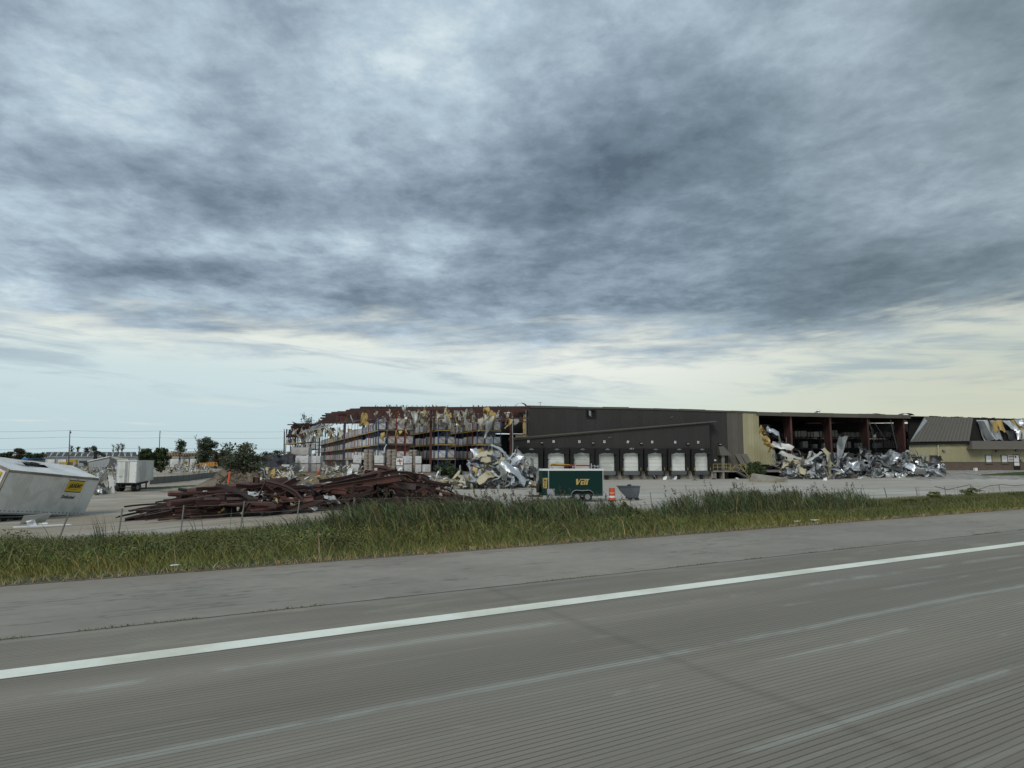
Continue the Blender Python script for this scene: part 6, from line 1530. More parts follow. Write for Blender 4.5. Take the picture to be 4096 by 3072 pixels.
tpx(790, 1738, 1866, 50, 249, 'bare broken snag rising from the left of the stripped tree', n=60, seed=41, kind='snag', size=.3, trunk=.4, bark=m_bark2)
for i, (px_, yt, w_, lb) in enumerate(((872, 1792, 60, 'bush right of the tall stripped tree'), (905, 1788, 60, 'bush behind the orange dump truck'), (1015, 1800, 56, 'bush left of the tarp far behind the lot'), (1070, 1800, 62, 'bush rising far behind the black tarp'), (1110, 1798, 70, 'wide bush left of the far rack block'), (1150, 1806, 50, 'dark bush at the foot of the far rack block'))):
    tpx(px_, yt, 1868, w_, 230+i*8, 'far grey green '+lb, n=2600, seed=20+i, size=.24, tr_h=.1, trunk=.15, leaf=m_leaf2 if i % 2 else m_leaf3, kind='full')
for i, (px_, yt, yb_, w_, knd, nn, lb) in enumerate(((12, 1808, 1850, 60, 'full', 900, 'low dark tree at the left frame edge'), (75, 1786, 1850, 110, 'snag', 1500, 'wide ragged dark tree left of the grey warehouse'), (120, 1806, 1850, 60, 'full', 800, 'small dark tree beside the ragged one'), (160, 1806, 1850, 56, 'full', 700, 'dark bush touching the grey warehouse corner'), (38, 1800, 1850, 50, 'snag', 500, 'ragged tree second from the left frame edge'), (284, 1774, 1815, 16, 'snag', 60, 'thin wispy tree right of the utility pole'), (310, 1782, 1815, 24, 'snag', 80, 'thin bare tree above the warehouse roof'), (349, 1786, 1815, 34, 'full', 260, 'low round tree above the warehouse roof'), (375, 1772, 1815, 42, 'snag', 330, 'wispy tree above the warehouse roof'), (452, 1765, 1818, 40, 'bare', 0, 'bare broken tree above the warehouse roof, left one'), (472, 1768, 1818, 26, 'snag', 60, 'bare tree with few leaves above the warehouse roof, middle one'), (487, 1763, 1818, 22, 'snag', 60, 'bare upright tree above the warehouse roof, right one'), (556, 1768, 1830, 14, 'bare', 0, 'thin broken trunk beside the dark bushy trees'), (700, 1800, 1838, 50, 'full', 350, 'low bush behind the roofless garage'))):
    tpx(px_, yt, yb_, w_, 345 if i > 4 else 300, lb, n=int(nn*2.4), seed=50+i, size=.26, tr_h=.15, trunk=.3, kind=knd, leaf=m_leaf3 if i % 3 == 1 else m_leaf)
for i, (px_, yt, w_, lb) in enumerate(((1232, 1660, 30, 'thin tree top rising behind the far rack block'), (1288, 1672, 46, 'leafy tree top behind the sagging roof sheet'), (1262, 1682, 30, 'low tree top between the two behind the frame'))):
    tpx(px_, yt, 1850, w_, 215, lb, n=420, seed=80+i, size=.26, tr_h=.72, trunk=.16, kind='snag')
# distant tree line
g = np.random.default_rng(5); cs, rr_ = [], []
for k in range(240):
    px_ = g.uniform(-60, 1180); Y = g.uniform(430, 520); p = W(px_, 1840, Y); hh = g.uniform(2.0, 5.5); cs.append((p.x, p.y, -1.35+hh*.5)); rr_.append((g.uniform(3, 7), 3, hh*.6))
v, q, t = leaf_cloud(cs, rr_, 15000, .8, 9); link('distant_woods', fastmesh('distant_woods', v, q, None, m_leaf2, tint=t), label='low distant line of storm thinned woods on the horizon', cat='woods', kind='stuff')
# dark junipers by the silver heap
for px_, Y, w_, hh, lb in ((1785, 91, 78, 54, 'big dark juniper bush on the dirt bank beside the silver heap'), (1832, 89, 52, 48, 'smaller dark juniper bush leaning against the silver heap'), (1757, 92, 30, 22, 'low dark juniper sprig left of the big juniper')):
    p = on(px_, Y); sc_ = Y/F; T_ = thing('juniper_bush', tuple(p), lb, 'bush')
    cs = [(p.x+random.gauss(0, .25)*w_*sc_, p.y+random.gauss(0, .5), p.z+abs(random.gauss(.4, .22))*hh*sc_) for _ in range(22)]
    v, q, t = leaf_cloud(cs, [(w_*sc_*.2, .5, hh*sc_*.2)]*22, 2600, .13, int(px_)); me = fastmesh('crown', v-np.array(p), q, None, m_leaf, tint=t); c_ = bpy.data.objects.new('crown', me); COL.objects.link(c_); c_.parent = T_
    tk = MB(); [tk.tube([p, Vector(c)], .03, 4, .01) for c in cs[:7]]; tk.build('stem', m_bark, T_)
p = G(3010, 1895); T_ = thing('juniper_bush', (p.x, 106, -1.5), 'dark juniper bush between the yellow stair and the long heap', 'bush')
cs = [tuple(W(random.uniform(2992, 3060), random.uniform(1852, 1888), 106.2+random.random())) for _ in range(18)]
v, q, t = leaf_cloud(cs, [(.5, .4, .4)]*18, 2200, .13, 77); me = fastmesh('crown', v-np.array((p.x, 106, -1.5)), q, None, m_leaf, tint=t); c_ = bpy.data.objects.new('crown', me); COL.objects.link(c_); c_.parent = T_
# uprooted tree behind the steel heap
b0 = W(1000, 1905, 74); T_ = thing('fallen_tree', tuple(b0), 'uprooted tree with grey green crown lying behind the steel heap', 'tree')
tk = MB(); tk.tube([W(880, 1932, 72), W(905, 1908, 72.5), W(935, 1893, 73), W(968, 1884, 73.5)], .14, 6, .1)
r = random.Random(3); cs, rr_ = [], []
for k in range(26):
    e = W(r.triangular(885, 1060, 960), r.triangular(1775, 1880, 1845), 74+r.uniform(-1.5, 2)); s0 = W(r.uniform(935, 1000), r.uniform(1878, 1900), 74); tk.tube([s0, s0.lerp(e, .5)+Vector((0, 0, .3)), e], .05, 4, .012)
    cs.append(tuple(e)); rr_.append((.9, .7, .5)); m1 = s0.lerp(e, .6); cs.append(tuple(m1)); rr_.append((.8, .6, .45))
tk.build('trunk', m_bark, T_)
rt = MB()
for k in range(110):
    s0 = W(r.triangular(850, 1035, 950), r.uniform(1900, 1938), 72+r.uniform(-1, 1)); e = s0+Vector((r.uniform(-.9, .9), r.uniform(-.3, .3), r.uniform(-.3, .7))); rt.tube([s0, s0.lerp(e, .5)+Vector((0, 0, r.uniform(-.1, .2))), e], .04, 3, .01)
tag(rt.build('root_mass', m_bark, T_), kind='stuff')
for lf, nn, sd_ in ((m_leaf2, 4200, 1), (m_leaf3, 1700, 2)):
    v, q, t = leaf_cloud(cs, rr_, nn, .13, sd_, wind=.3); me = fastmesh('crown', v-np.array(b0), q, None, lf, tint=t); c_ = bpy.data.objects.new('crown', me); COL.objects.link(c_); c_.parent = T_
    if lf is m_leaf3: c_['label'] = 'withered brown foliage'
mound(850, 1040, lambda x: 1943, 5, lambda x: 1.5*math.sin(PI*(x-850)/190)**.6 if 850 < x < 1040 else 0, 'root_soil', m_dirt, 'dark soil heap torn up with the fallen tree roots', n=14, nd=6)

# ---- verge grasses, one mesh of blades per kind
def blades(name, n, pos, hfun, width, col, label, seed, lean=.35, seg=3, head=None, cat='grass', windx=-.25):
    g = np.random.default_rng(seed); P_ = pos(g, n); n = len(P_); h = hfun(P_, g); a = g.uniform(0, 2*PI, n)
    tow = np.stack([np.cos(a), np.sin(a), np.zeros(n)], 1); ln = (g.normal(0, lean, n))[:, None]*h[:, None]
    wd = np.stack([np.full(n, RX), np.full(n, RY), np.zeros(n)], 1)*windx*h[:, None]
    b = g.uniform(0, 2*PI, n); ac = np.stack([np.cos(b), np.sin(b), np.zeros(n)], 1); wv = width*g.uniform(.6, 1.4, n)[:, None]
    fr = np.linspace(0, 1, seg+1); V_ = []
    for i, f in enumerate(fr[:-1]):
        c = P_+np.array([0, 0, 1])*(h*f)[:, None]*(1-.12*f)+(tow*ln+wd)*(f**1.8)
        ww = wv*(1-f*.55)
        V_ += [c-ac*ww/2, c+ac*ww/2]
    c = P_+np.array([0, 0, .9])*h[:, None]+(tow*ln+wd); V_.append(c)
    nv = len(V_); v = np.stack(V_, 1).reshape(-1, 3); base = np.arange(n)[:, None]*nv
    quads = np.concatenate([base+np.array([[2*i, 2*i+1, 2*i+3, 2*i+2]]) for i in range(seg-1)]); tris = base+np.array([[2*(seg-1), 2*(seg-1)+1, nv-1]])
    t = np.repeat(g.uniform(.55, 1.5, n)[:, None]*np.stack([g.uniform(.8, 1.3, n), np.ones(n), g.uniform(.7, 1.2, n)], 1), nv, 0)
    # patches of drier and greener growth
    pn = np.array([mnoise.noise(Vector((x*.22, y*.22, seed))) for x, y in P_[:, :2]]); pn = np.clip(pn*1.6+.2, -.4, 1)
    tt = np.repeat(pn, nv); t[:, 0] *= 1+.28*tt; t[:, 1] *= 1+.14*tt
    return link(name, fastmesh(name, v, quads, tris, col, tint=t), label=label, cat=cat, kind='stuff'), c, a
m_g1 = mat('mown_grass', (.155, .175, .062), .7, var=.1, tint=True, spec=.2)
m_g2 = mat('rank_grass', (.115, .135, .048), .7, var=.1, tint=True, spec=.2)
m_g3 = mat('reed_green', (.085, .115, .055), .65, var=.1, tint=True, spec=.25)
m_g4 = mat('reed_plume', (.085, .062, .048), .9, var=.1, tint=True)
m_g5 = mat('dry_straw', (.30, .24, .14), .8, var=.1, tint=True)
m_g5b = mat('brown_straw', (.15, .115, .07), .8, var=.1, tint=True)
m_fl = mat('yellow_flower', (.55, .42, .04), .7, var=.1)
def zarr(P_): return np.array([zt(x, y) for x, y in P_])
def strip(d0, d1, s0=-26, s1=75, pw=1.0):
    def f(g, n):
        d = d0+(d1-d0)*g.random(n)**pw; s = s0+(s1-s0)*g.random(n)**1.25
        x, y = sd2xy(s, d); px = 2048+F*x/np.maximum(y, 1); k = (px > -200) & (px < 4300) & (y > 3); x, y = x[k], y[k]
        return np.column_stack([x, y, zarr(zip(x, y))-.01])
    return f
def pxof(P_): return 2048+F*P_[:, 0]/P_[:, 1]
def lowtop(px): return np.interp(px, [0, 300, 700, 1100, 1300, 1700, 2600, 3000, 3400, 3700, 4096], [2108, 2118, 2112, 2085, 2062, 2045, 2040, 2030, 2022, 2014, 1992])
def reedtop(px): return np.interp(px, [1000, 1300, 1420, 1500, 1620, 1750, 1900, 2100, 2230, 2400, 2480, 2560, 2640, 2740, 2800, 2900, 3000, 3080, 3150, 3300, 3400, 3440, 3500, 3600, 4096], [2085, 2040, 1992, 1975, 1978, 1985, 1972, 1985, 1962, 1985, 1998, 2005, 1985, 1950, 1942, 1945, 1935, 1960, 1935, 1948, 1935, 1960, 2010, 2015, 1985])
def htop(P_, top, g, lo, hi, hmin=.15, hmax=2.4):
    zt__ = EYE-(top(pxof(P_))-1840)/F*P_[:, 1]; pf = np.array([1.0+.42*mnoise.noise(Vector((x*1.1, y*1.1, 2)))+.25*mnoise.noise(Vector((x*.35, y*.35, 8))) for x, y in P_[:, :2]])
    return np.clip((zt__-P_[:, 2])*g.uniform(lo, hi, len(P_))*np.clip(pf, .5, 1.12), hmin, hmax)
def dof(P_): return P_[:, 1]*RX-P_[:, 0]*RY
blades('mown_grass', 90000, strip(10.02, 14.2, pw=.9), lambda P_, g: g.uniform(.04, .15, len(P_))*(1+.8*np.clip(dof(P_)-11.5, 0, 2)), .012, m_g1, 'short mown grass along the shoulder edge', 1, lean=.6, seg=2)
blades('rank_grass', 120000, strip(12.6, 31.5, pw=.85), lambda P_, g: np.minimum(htop(P_, lowtop, g, .35, 1.0, .2, 1.35), np.clip((dof(P_)-11.2)*.2, .12, 2)), .020, m_g2, 'rank green grass and weeds filling the verge', 2, lean=.75)
blades('fence_grass', 26000, strip(27, 32.5), lambda P_, g: htop(P_, lowtop, g, .45, 1.05, .2, 1.5), .024, m_g2, 'tall weeds growing along the wire fence', 3, lean=.4)
blades('dry_grass', 4500, strip(10.0, 30, pw=1.0), lambda P_, g: g.uniform(.08, .5, len(P_)), .012, m_g5, 'dry straw stems mixed through the verge', 4, lean=1.1, seg=2)
g = np.random.default_rng(31); P_ = strip(13, 31, pw=.9)(g, 2600); hh = np.minimum(htop(P_, lowtop, g, .3, .95, .15, 1.2), np.clip((dof(P_)-11.5)*.2, .12, 2))
v, q, t = leaf_cloud(np.column_stack([P_[:, :2], P_[:, 2]+hh*.6]), np.column_stack([g.uniform(.25, .6, len(P_)), g.uniform(.25, .6, len(P_)), hh*.4]), 150000, .028, 31)
link('verge_weeds', fastmesh('verge_weeds', v, q, None, m_g2, tint=t), label='small leafy weeds crowding the verge between the grasses', cat='weeds', kind='stuff')
def reeds_pos(g, n):
    out = []
    px = g.choice([0, 1, 2], n, p=[.66, .28, .06]); px = np.where(px == 0, g.triangular(1180, 1850, 2580, n), np.where(px == 1, g.triangular(2600, 3020, 3520, n), g.uniform(1000, 3900, n))); 
    # clumps
    cl = np.array([mnoise.noise(Vector((q*.012, 0, 7))) for q in px]); cl2 = np.array([mnoise.noise(Vector((q*.045, 3, 7))) for q in px]); keep = ((cl+.8*cl2) > -.15) | (g.random(n) < .22); px = px[keep]; n = len(px)
    d = g.triangular(17.5, 21, 27, n); u = px-2048; Y = d/(RX-RY*u/F); x = u/F*Y
    return np.column_stack([x, Y, zarr(zip(x, Y))-.02])
_, tips, _ = blades('reed_leaves', 36000, reeds_pos, lambda P_, g: htop(P_, reedtop, g, .22, .97, .2, 2.3), .022, m_g3, 'tall dark green reeds standing in the verge', 5, lean=.28, windx=-.22)
def reeds_side(g, n):
    P_ = reeds_pos(g, n); return P_
# arching side leaves half way up
def side_leaf(g, n):
    P_ = reeds_pos(g, n); P_[:, 2] += g.uniform(.25, .75, len(P_))*htop(P_, reedtop, g, .8, .9); return P_
blades('reed_side_leaves', 26000, side_leaf, lambda P_, g: g.uniform(.22, .5, len(P_)), .028, m_g3, 'arching side leaves on the tall reeds', 6, lean=.95, windx=-.5)
blades('dead_stalks', 3600, reeds_pos, lambda P_, g: htop(P_, reedtop, g, .5, 1.05, .3, 2.4), .018, m_g5, 'pale dead stalks standing among the green reeds', 16, lean=.22, windx=-.25)
blades('dead_weeds', 5200, strip(15, 31.5), lambda P_, g: htop(P_, lowtop, g, .5, 1.12, .2, 1.4), .015, m_g5b, 'brown dead weed stems through the verge', 17, lean=.35)
# plumes
def plumes(n, seed, pos, top, label):
    g = np.random.default_rng(seed); P_ = pos(g, n); h = htop(P_, top, g, .62, 1.12, .4, 2.5); cs = []; 
    V_, Q_ = [], []; T_ = []
    N = len(P_); base = P_+np.array([0, 0, .78])*h[:, None]+np.stack([np.full(N, RX), np.full(N, RY), np.zeros(N)], 1)*(-.16*h)[:, None]
    m = 26; f = g.random((N, m)); L_ = g.uniform(.16, .34, N)[:, None]
    px_ = base[:, None, :]+np.stack([-RX*.35*f*L_+g.normal(0, .022, (N, m)), -RY*.35*f*L_+g.normal(0, .022, (N, m)), f*L_], 2)
    s = .035*g.uniform(.5, 1.3, (N, m, 1)); a = g.normal(size=(N, m, 3)); a[..., 2] += 1.2; a /= np.linalg.norm(a, axis=2)[..., None]; b = np.cross(a, g.normal(size=(N, m, 3))); b /= np.linalg.norm(b, axis=2)[..., None]
    v = np.stack([px_-a*s, px_+b*s*.3, px_+a*s, px_-b*s*.3], 2).reshape(-1, 3); q = np.arange(len(v)).reshape(-1, 4)
    t = np.repeat(g.uniform(.6, 1.5, N*m), 4)[:, None]*np.ones((1, 3))
    link('reed_plumes', fastmesh('reed_plumes', v, q, None, m_g4, tint=t), label=label, cat='reeds', kind='stuff')
plumes(620, 8, reeds_pos, lambda px: reedtop(px)-12, 'brown feathery plumes on the tall reeds')
# scattered tall stalks on the left and broad leaved weed
def stalks(g, n):
    px = np.concatenate([g.normal(450, 18, n//3), g.normal(205, 12, n//8), g.uniform(250, 1200, n//4), g.uniform(3450, 4090, n//3)]); n = len(px); d = g.uniform(22, 29, n); u = px-2048; Y = d/(RX-RY*u/F); x = u/F*Y
    return np.column_stack([x, Y, zarr(zip(x, Y))])
blades('tall_stalks', 90, stalks, lambda P_, g: g.uniform(.7, 1.5, len(P_)), .022, m_g3, 'lone tall grass stalks above the low verge', 9, lean=.2, windx=-.2)
# broad leafy weeds: countable shrubs
for px_, pyt, wpx, d_w, lb in ((2505, 2002, 60, 20, 'bright leafy weed clump right of the green trailer wheels'), (2560, 2030, 50, 20, 'lower leafy weed clump beside the brighter one'), (3730, 1962, 34, 30, 'small leafy bush on the right fence, left of two'), (3870, 1948, 52, 31, 'leafy bush climbing the right fence'), (4060, 1975, 80, 29, 'leafy shrub at the right end of the fence'), (3640, 2010, 90, 28, 'low weed mound under the right fence')):
    u = px_-2048; Y = d_w/(RX-RY*u/F); p = on(px_, Y); top = EYE-(pyt-1840)/F*Y; hh = max(.35, top-p.z); ww = wpx/F*Y
    T_ = thing('leafy_weed', tuple(p), lb, 'weed'); cs = [(p.x+random.gauss(0, .25)*ww, p.y+random.gauss(0, .25), p.z+hh*random.uniform(.15, .85)) for _ in range(16)]
    v, q, t = leaf_cloud(cs, [(ww*.2, .25, hh*.16)]*16, 1500, .06, int(px_)); me = fastmesh('leaves', v-np.array(p), q, None, m_g2, tint=t*1.1); c_ = bpy.data.objects.new('leaves', me); COL.objects.link(c_); c_.parent = T_
    tk = MB(); [tk.tube([p, Vector(c)], .012, 3, .006) for c in cs[:8]]; tk.build('stem', m_bark, T_)
g = np.random.default_rng(21); P_ = strip(11.5, 17, s0=-20, s1=40)(g, 1500); nz = np.array([mnoise.noise(Vector((x*.4, y*.4, 9))) for x, y in P_[:, :2]]); P_ = P_[nz > .08]; n = len(P_); P_[:, 2] += g.uniform(.12, .4, n); s = .018
v = np.stack([P_+np.array(o_)*s for o_ in ((-1, 0, 0), (0, -1, .3), (1, 0, 0), (0, 1, .3))], 1).reshape(-1, 3)
link('yellow_flowers', fastmesh('yellow_flowers', v, np.arange(n*4).reshape(n, 4), None, m_fl), label='tiny yellow wildflowers sprinkled through the verge', cat='flowers', kind='stuff')
# moss and grass tufts in the joint between lane and shoulder, straw at the shoulder edge
def joint_pos(g, n):
    s = g.uniform(-14, 40, n); k = np.array([mnoise.noise(Vector((q*.9, 0, 5))) for q in s]) > .05; s = s[k]; d = DJ+g.normal(0, .022, len(s)); x, y = sd2xy(s, d); return np.column_stack([x, y, np.full(len(s), -.01)])
blades('joint_grass', 16000, joint_pos, lambda P_, g: g.uniform(.008, .035, len(P_)), .006, m_g2, 'thin grass growing in the joint between lane and shoulder', 10, lean=1.0, seg=2)
def edge_pos(g, n):
    s = g.uniform(-20, 60, n); x, y = sd2xy(s, 9.98+g.normal(0, .05, n)); return np.column_stack([x, y, np.full(n, .0)])
blades('edge_straw', 9000, edge_pos, lambda P_, g: g.uniform(.02, .10, len(P_)), .008, m_g5, 'dry straw lying along the shoulder edge', 11, lean=2.2, seg=2)

# ================================================================== WIRE FENCE
m_post = mat('fence_steel', (.22, .22, .20), .6, .4, var=.2)
fe = thing('wire_fence', tuple((*sd2xy(0, 33), -1.6)), 'low wire fence of thin steel posts between verge and lot', 'fence')
pts_ = []
for px_, yt in ((-60, 2062), (240, 2050), (487, 2034), (735, 2021), (970, 2004), (1190, 1999), (1420, 1990), (1640, 1986), (1850, 1982), (2060, 1979), (2250, 1975), (2430, 1972), (2607, 1969), (2770, 1965), (2930, 1962), (3080, 1959), (3220, 1956), (3340, 1954), (3442, 1952), (3542, 1950), (3662, 1949), (3775, 1946), (3885, 1943), (3993, 1940), (4100, 1937)):
    u = px_-2048; Y = 33/(RX-RY*u/F); top = W(px_, yt, Y); b = on(px_, Y); ln = random.uniform(-.12, .12) if px_ not in (240,) else .35
    MB().bar(b-Vector((0, 0, .2)), top+Vector((ln, 0, 0)), .045).build('fence_post', m_post, fe); pts_.append((b, top+Vector((ln, 0, 0))))
for f in (.95, .62, .3):
    w_ = MB(); pr = [b.lerp(t_, f) for b, t_ in pts_]
    for a, b in zip(pr, pr[1:]): w_.tube([a, a.lerp(b, .5)-Vector((0, 0, .03)), b], .007, 3)
    w_.build('wire', m_post, fe)
vn = MB(); pr = [W(x, y, 44+i*1.2) for i, (x, y) in enumerate(((3740, 1946), (3790, 1958), (3830, 1950), (3880, 1938), (3905, 1962), (3960, 1942), (4010, 1938), (4060, 1943), (4110, 1938)))]
vn.tube(pr, .018, 4); vn.tube([W(3880, 1985, 47), W(3905, 1958, 47.5), W(3940, 1965, 48)], .02, 4); tag(vn.build('bare_vine', m_bark), 'bare brown vine looped over the right end of the fence', 'vine')
# chain link fence beyond the parked trailer
cl = thing('chain_link_fence', tuple(W(610, 1905, 110)), 'grey windscreened chain link fence behind the parked trailer', 'fence')
ca, cb_, cc = on(604, 110), on(760, 128), on(892, 150)
m_mesh = mat('fence_windscreen', (.16, .175, .17), .8, var=.15)
seq = [ca.lerp(cb_, k/6) for k in range(6)]+[cb_.lerp(cc, k/6) for k in range(7)]
for a, b in zip(seq, seq[1:]):
    hh = 1.15; MB().hexa([a+Vector((0, 0, .05)), b+Vector((0, 0, .05)), b+Vector((0, .03, .05)), a+Vector((0, .03, .05)), a+Vector((0, 0, hh)), b+Vector((0, 0, hh)), b+Vector((0, .03, hh)), a+Vector((0, .03, hh))]).build('screen_panel', m_mesh, cl)
    MB().bar(a, a+Vector((0, 0, 1.3)), .06).build('fence_post', m_post, cl)

# ================================================================== UTILITY POLES AND LINES
m_pole = mat('pole_wood', (.085, .07, .06), .9, var=.2, scale=2)
ends = []
for i, (px_, yt, yb_, Y, lb) in enumerate(((278, 1722, 1866, 218, 'tall dark utility pole before the grey warehouse'), (638, 1724, 1866, 236, 'utility pole rising behind the dark bushy trees'))):
    b = W(px_-4, yb_, Y); t_ = W(px_+2, yt, Y); P0 = thing('utility_pole', tuple(b), lb, 'pole')
    MB().tube([b, t_], .17, 8, .11).build('pole_shaft', m_pole, P0)
    MB().bar(t_+Vector((-.1, 0, -.1)), t_+Vector((.45, 0, -.5)), .08).build('bracket', m_pole, P0)
    for dz in (0, -2.1, -5.0): MB().tube([t_+Vector((.15, 0, dz-.1)), t_+Vector((.15, 0, dz+.15))], .07, 6).build('insulator', m_galv, P0)
    if i == 0: MB().tube([t_+Vector((.3, 0, -.9)), t_+Vector((.3, 0, -.3))], .12, 8).build('transformer_arm', m_pole, P0)
for ys, lb in (((1727, 1722, 1724, 1727, 1726), 'top overhead line running left across the sky'), ((1754, 1748, 1751, 1752, 1750), 'middle overhead line between the poles'), ((1800, 1791, 1792, 1796, 1795), 'lowest overhead line above the far roofs')):
    pts = []
    for (x0, y0), (x1, y1) in zip(zip((-200, 278, 638, 1137), ys), zip((278, 638, 1137, 1700), ys[1:])):
        if x0 == 1137: continue
        for k in range(8):
            f = k/8; Y = 218+(x0+(x1-x0)*f-278)*.05; pts.append(W(x0+(x1-x0)*f, y0+(y1-y0)*f+10*f*(1-f), Y))
    pts.append(W(1137, ys[3], 218+43)); tag(MB().tube(pts, .026, 4).build('power_line', m_black), lb, 'power line')

# ================================================================== FAR BUILDINGS
m_gwall = mat('pale_grey_siding', (.34, .36, .38), .6, var=.1, scale=.2); m_slate = mat('bare_roof_deck', (.055, .06, .068), .8, var=.2, scale=.3)
def far_box(root_, mb_name, px0, px1, y0, y1, Y, dep, m_, parent=None):
    a, b = W(px0, y1, Y), W(px1, y0, Y); return MB().box((a.x, Y, a.z), (b.x, Y+dep, b.z)).build(mb_name, m_, root_ if parent is None else parent)
Yw = 325; wh = thing('far_warehouse', tuple(W(180, 1866, Yw)), 'long low grey warehouse with stripped dark roof beyond the lot', 'warehouse')
far_box(wh, 'wall', 176, 548, 1828, 1868, Yw, 20, m_gwall)
a, b = W(172, 1828, Yw), W(552, 1828, Yw); c, d = W(186, 1808, Yw+12), W(545, 1808, Yw+12)
nb = 15
for k in range(nb):
    f0, f1 = k/nb, (k+1)/nb-.004; MB().add([a.lerp(b, f0), a.lerp(b, f1), c.lerp(d, f1), c.lerp(d, f0)], [(0, 1, 2, 3)]).build('roof_panel', m_slate, wh)
    if k: MB().bar(a.lerp(b, f0)+Vector((0, -.1, .1)), c.lerp(d, f0)+Vector((.9, 0, .12)), .28, .1).build('batten', m_csheet, wh)
far_box(wh, 'eave', 172, 552, 1826, 1829.5, Yw-.4, .4, m_galv)
for x0, x1 in ((180, 219), (228, 264), (436, 470), (480, 514)): 
    dd = far_box(wh, 'door_frame', x0-1.5, x1+1.5, 1835, 1868, Yw-.2, .15, m_slate); far_box(wh, 'roller_door', x0, x1, 1837, 1868, Yw-.3, .09, m_door, dd)
far_box(wh, 'canopy', 316, 352, 1843, 1852, Yw-3, 3, m_slate)
# open fronted shed with a low gable
Ys = 250; sh = thing('open_shed', tuple(W(352, 1872, Ys)), 'open fronted shed with a white gable roof before the warehouse', 'shed')
def fp(x, y, dy=0): return W(x, y, Ys+dy)
MB().add([fp(352, 1846), fp(438, 1827), fp(438, 1848), fp(352, 1851)], [(3, 2, 1, 0)]).build('gable_wall', m_gwall, sh)
MB().add([fp(350, 1845), fp(439, 1825.5), fp(512, 1838, 12), fp(440, 1852, 12)][:3]+[fp(470, 1842, 3)], [(0, 3, 2, 1)]).build('roof_slope', m_signw, sh)
MB().add([fp(438, 1826), fp(470, 1840, .1), fp(470, 1868, .1), fp(438, 1868)], [(3, 2, 1, 0)]).build('side_wall', m_graysheet, sh)
MB().add([fp(438, 1825), fp(515, 1836, 10), fp(500, 1842, 0), fp(462, 1842, 0)], [(0, 3, 2, 1)]).build('roof_slope', m_csheet, sh)
MB().bar(fp(350, 1845.5, -.2), fp(439, 1826, -.2), .3, .3).build('verge_board', m_signw, sh)
for x in (353, 372, 385, 399, 414, 428, 438): MB().bar(fp(x, 1870), fp(x, 1847), .22 if x in (353, 438) else .12).build('shed_post', m_wood if x in (353, 438) else m_galv, sh)
MB().bar(fp(352, 1850), fp(438, 1848), .15, .5).build('header_beam', m_gwall, sh)
far_box(sh, 'back_wall', 353, 438, 1850, 1870, Ys+8, .3, m_gwall)
# roofless garage
Yg = 262; ga = thing('roofless_garage', tuple(W(660, 1866, Yg)), 'grey garage with its roof sheathing torn off and rafters showing', 'garage')
far_box(ga, 'wall', 655, 800, 1827, 1868, Yg, 12, m_gwall)
a, b, c, d = W(655, 1827, Yg), W(800, 1827, Yg), W(655, 1808, Yg+6), W(796, 1807, Yg+6)
far_box(ga, 'inner_ceiling', 657, 798, 1812, 1827, Yg+5, .3, m_rubble)
for k in range(14):
    f = k/13; MB().bar(a.lerp(b, f), c.lerp(d, f), .18, .3).build('rafter', m_wood, ga)
for f in (0.05, .5, .97): MB().bar(a.lerp(c, f), b.lerp(d, f), .25, .3).build('roof_beam', m_wood if f < .9 else m_brownbox, ga)
MB().add([W(790, 1828, Yg-.1), W(801, 1828, Yg-.1), W(801, 1808, Yg+5)], [(0, 1, 2)]).build('gable_wall', m_gwall, ga)
for x0, x1 in ((680, 715), (722, 755), (759, 793)):
    dd = far_box(ga, 'door_frame', x0-1.5, x1+1.5, 1833, 1868, Yg-.2, .15, m_slate); far_box(ga, 'garage_door', x0, x1, 1835, 1868, Yg-.3, .09, m_door, dd)
far_box(ga, 'boarded_strip', 732, 738, 1832, 1868, Yg-.5, .12, m_csheet)
# grey gabled shed
Yq = 280; gs = thing('gabled_shed', tuple(W(832, 1862, Yq)), 'small grey gabled shed behind the orange dump truck', 'shed')
q0 = [W(831, 1862, Yq), W(905, 1862, Yq), W(905, 1834, Yq), W(868, 1822, Yq), W(831, 1834, Yq)]; q1 = [p_+Vector((0, 14, 0)) for p_ in q0]
MB().add(q0+q1, [(4, 3, 2, 1, 0), (0, 1, 6, 5), (1, 2, 7, 6), (0, 5, 9, 4)][:4]).build('wall', m_gwall, gs); MB().add([q0[2], q0[3], q0[4], q1[2], q1[3], q1[4]], [(0, 3, 4, 1), (1, 4, 5, 2)]).build('roof', m_gwall, gs)
far_box(gs, 'door_opening', 860, 888, 1840, 1862, Yq-.3, .2, m_slate)
far_box(gs, 'pad', 831, 905, 1861, 1868, Yq, 14, m_slab)
# far pale industrial roofs at the right of the trees
for px0, px1, y0, Y, lb in ((1010, 1050, 1836, 420, 'far low white shed on the horizon left of the tarp'), (1070, 1120, 1838, 430, 'far low grey shed on the horizon behind the tarp')):
    T_ = thing('far_shed', tuple(W(px0, 1858, Y)), lb, 'shed'); far_box(T_, 'wall', px0, px1, y0+4, 1856, Y, 12, m_gwall); far_box(T_, 'roof', px0-2, px1+2, y0, y0+4, Y-.5, 13, m_signw)
# blue tarp roof and yellow arm bits at far left
T_ = thing('tarped_roof', tuple(W(95, 1850, 290)), 'far house roof with a bright blue tarp behind the overturned trailer', 'house'); far_box(T_, 'wall', 84, 130, 1838, 1862, 290, 8, m_gwall); far_box(T_, 'blue_tarp', 88, 112, 1833, 1839, 289, 8, mat('blue_tarp', (.05, .22, .5), .5)); far_box(T_, 'roof', 112, 130, 1835, 1839, 289, 8, m_slate)

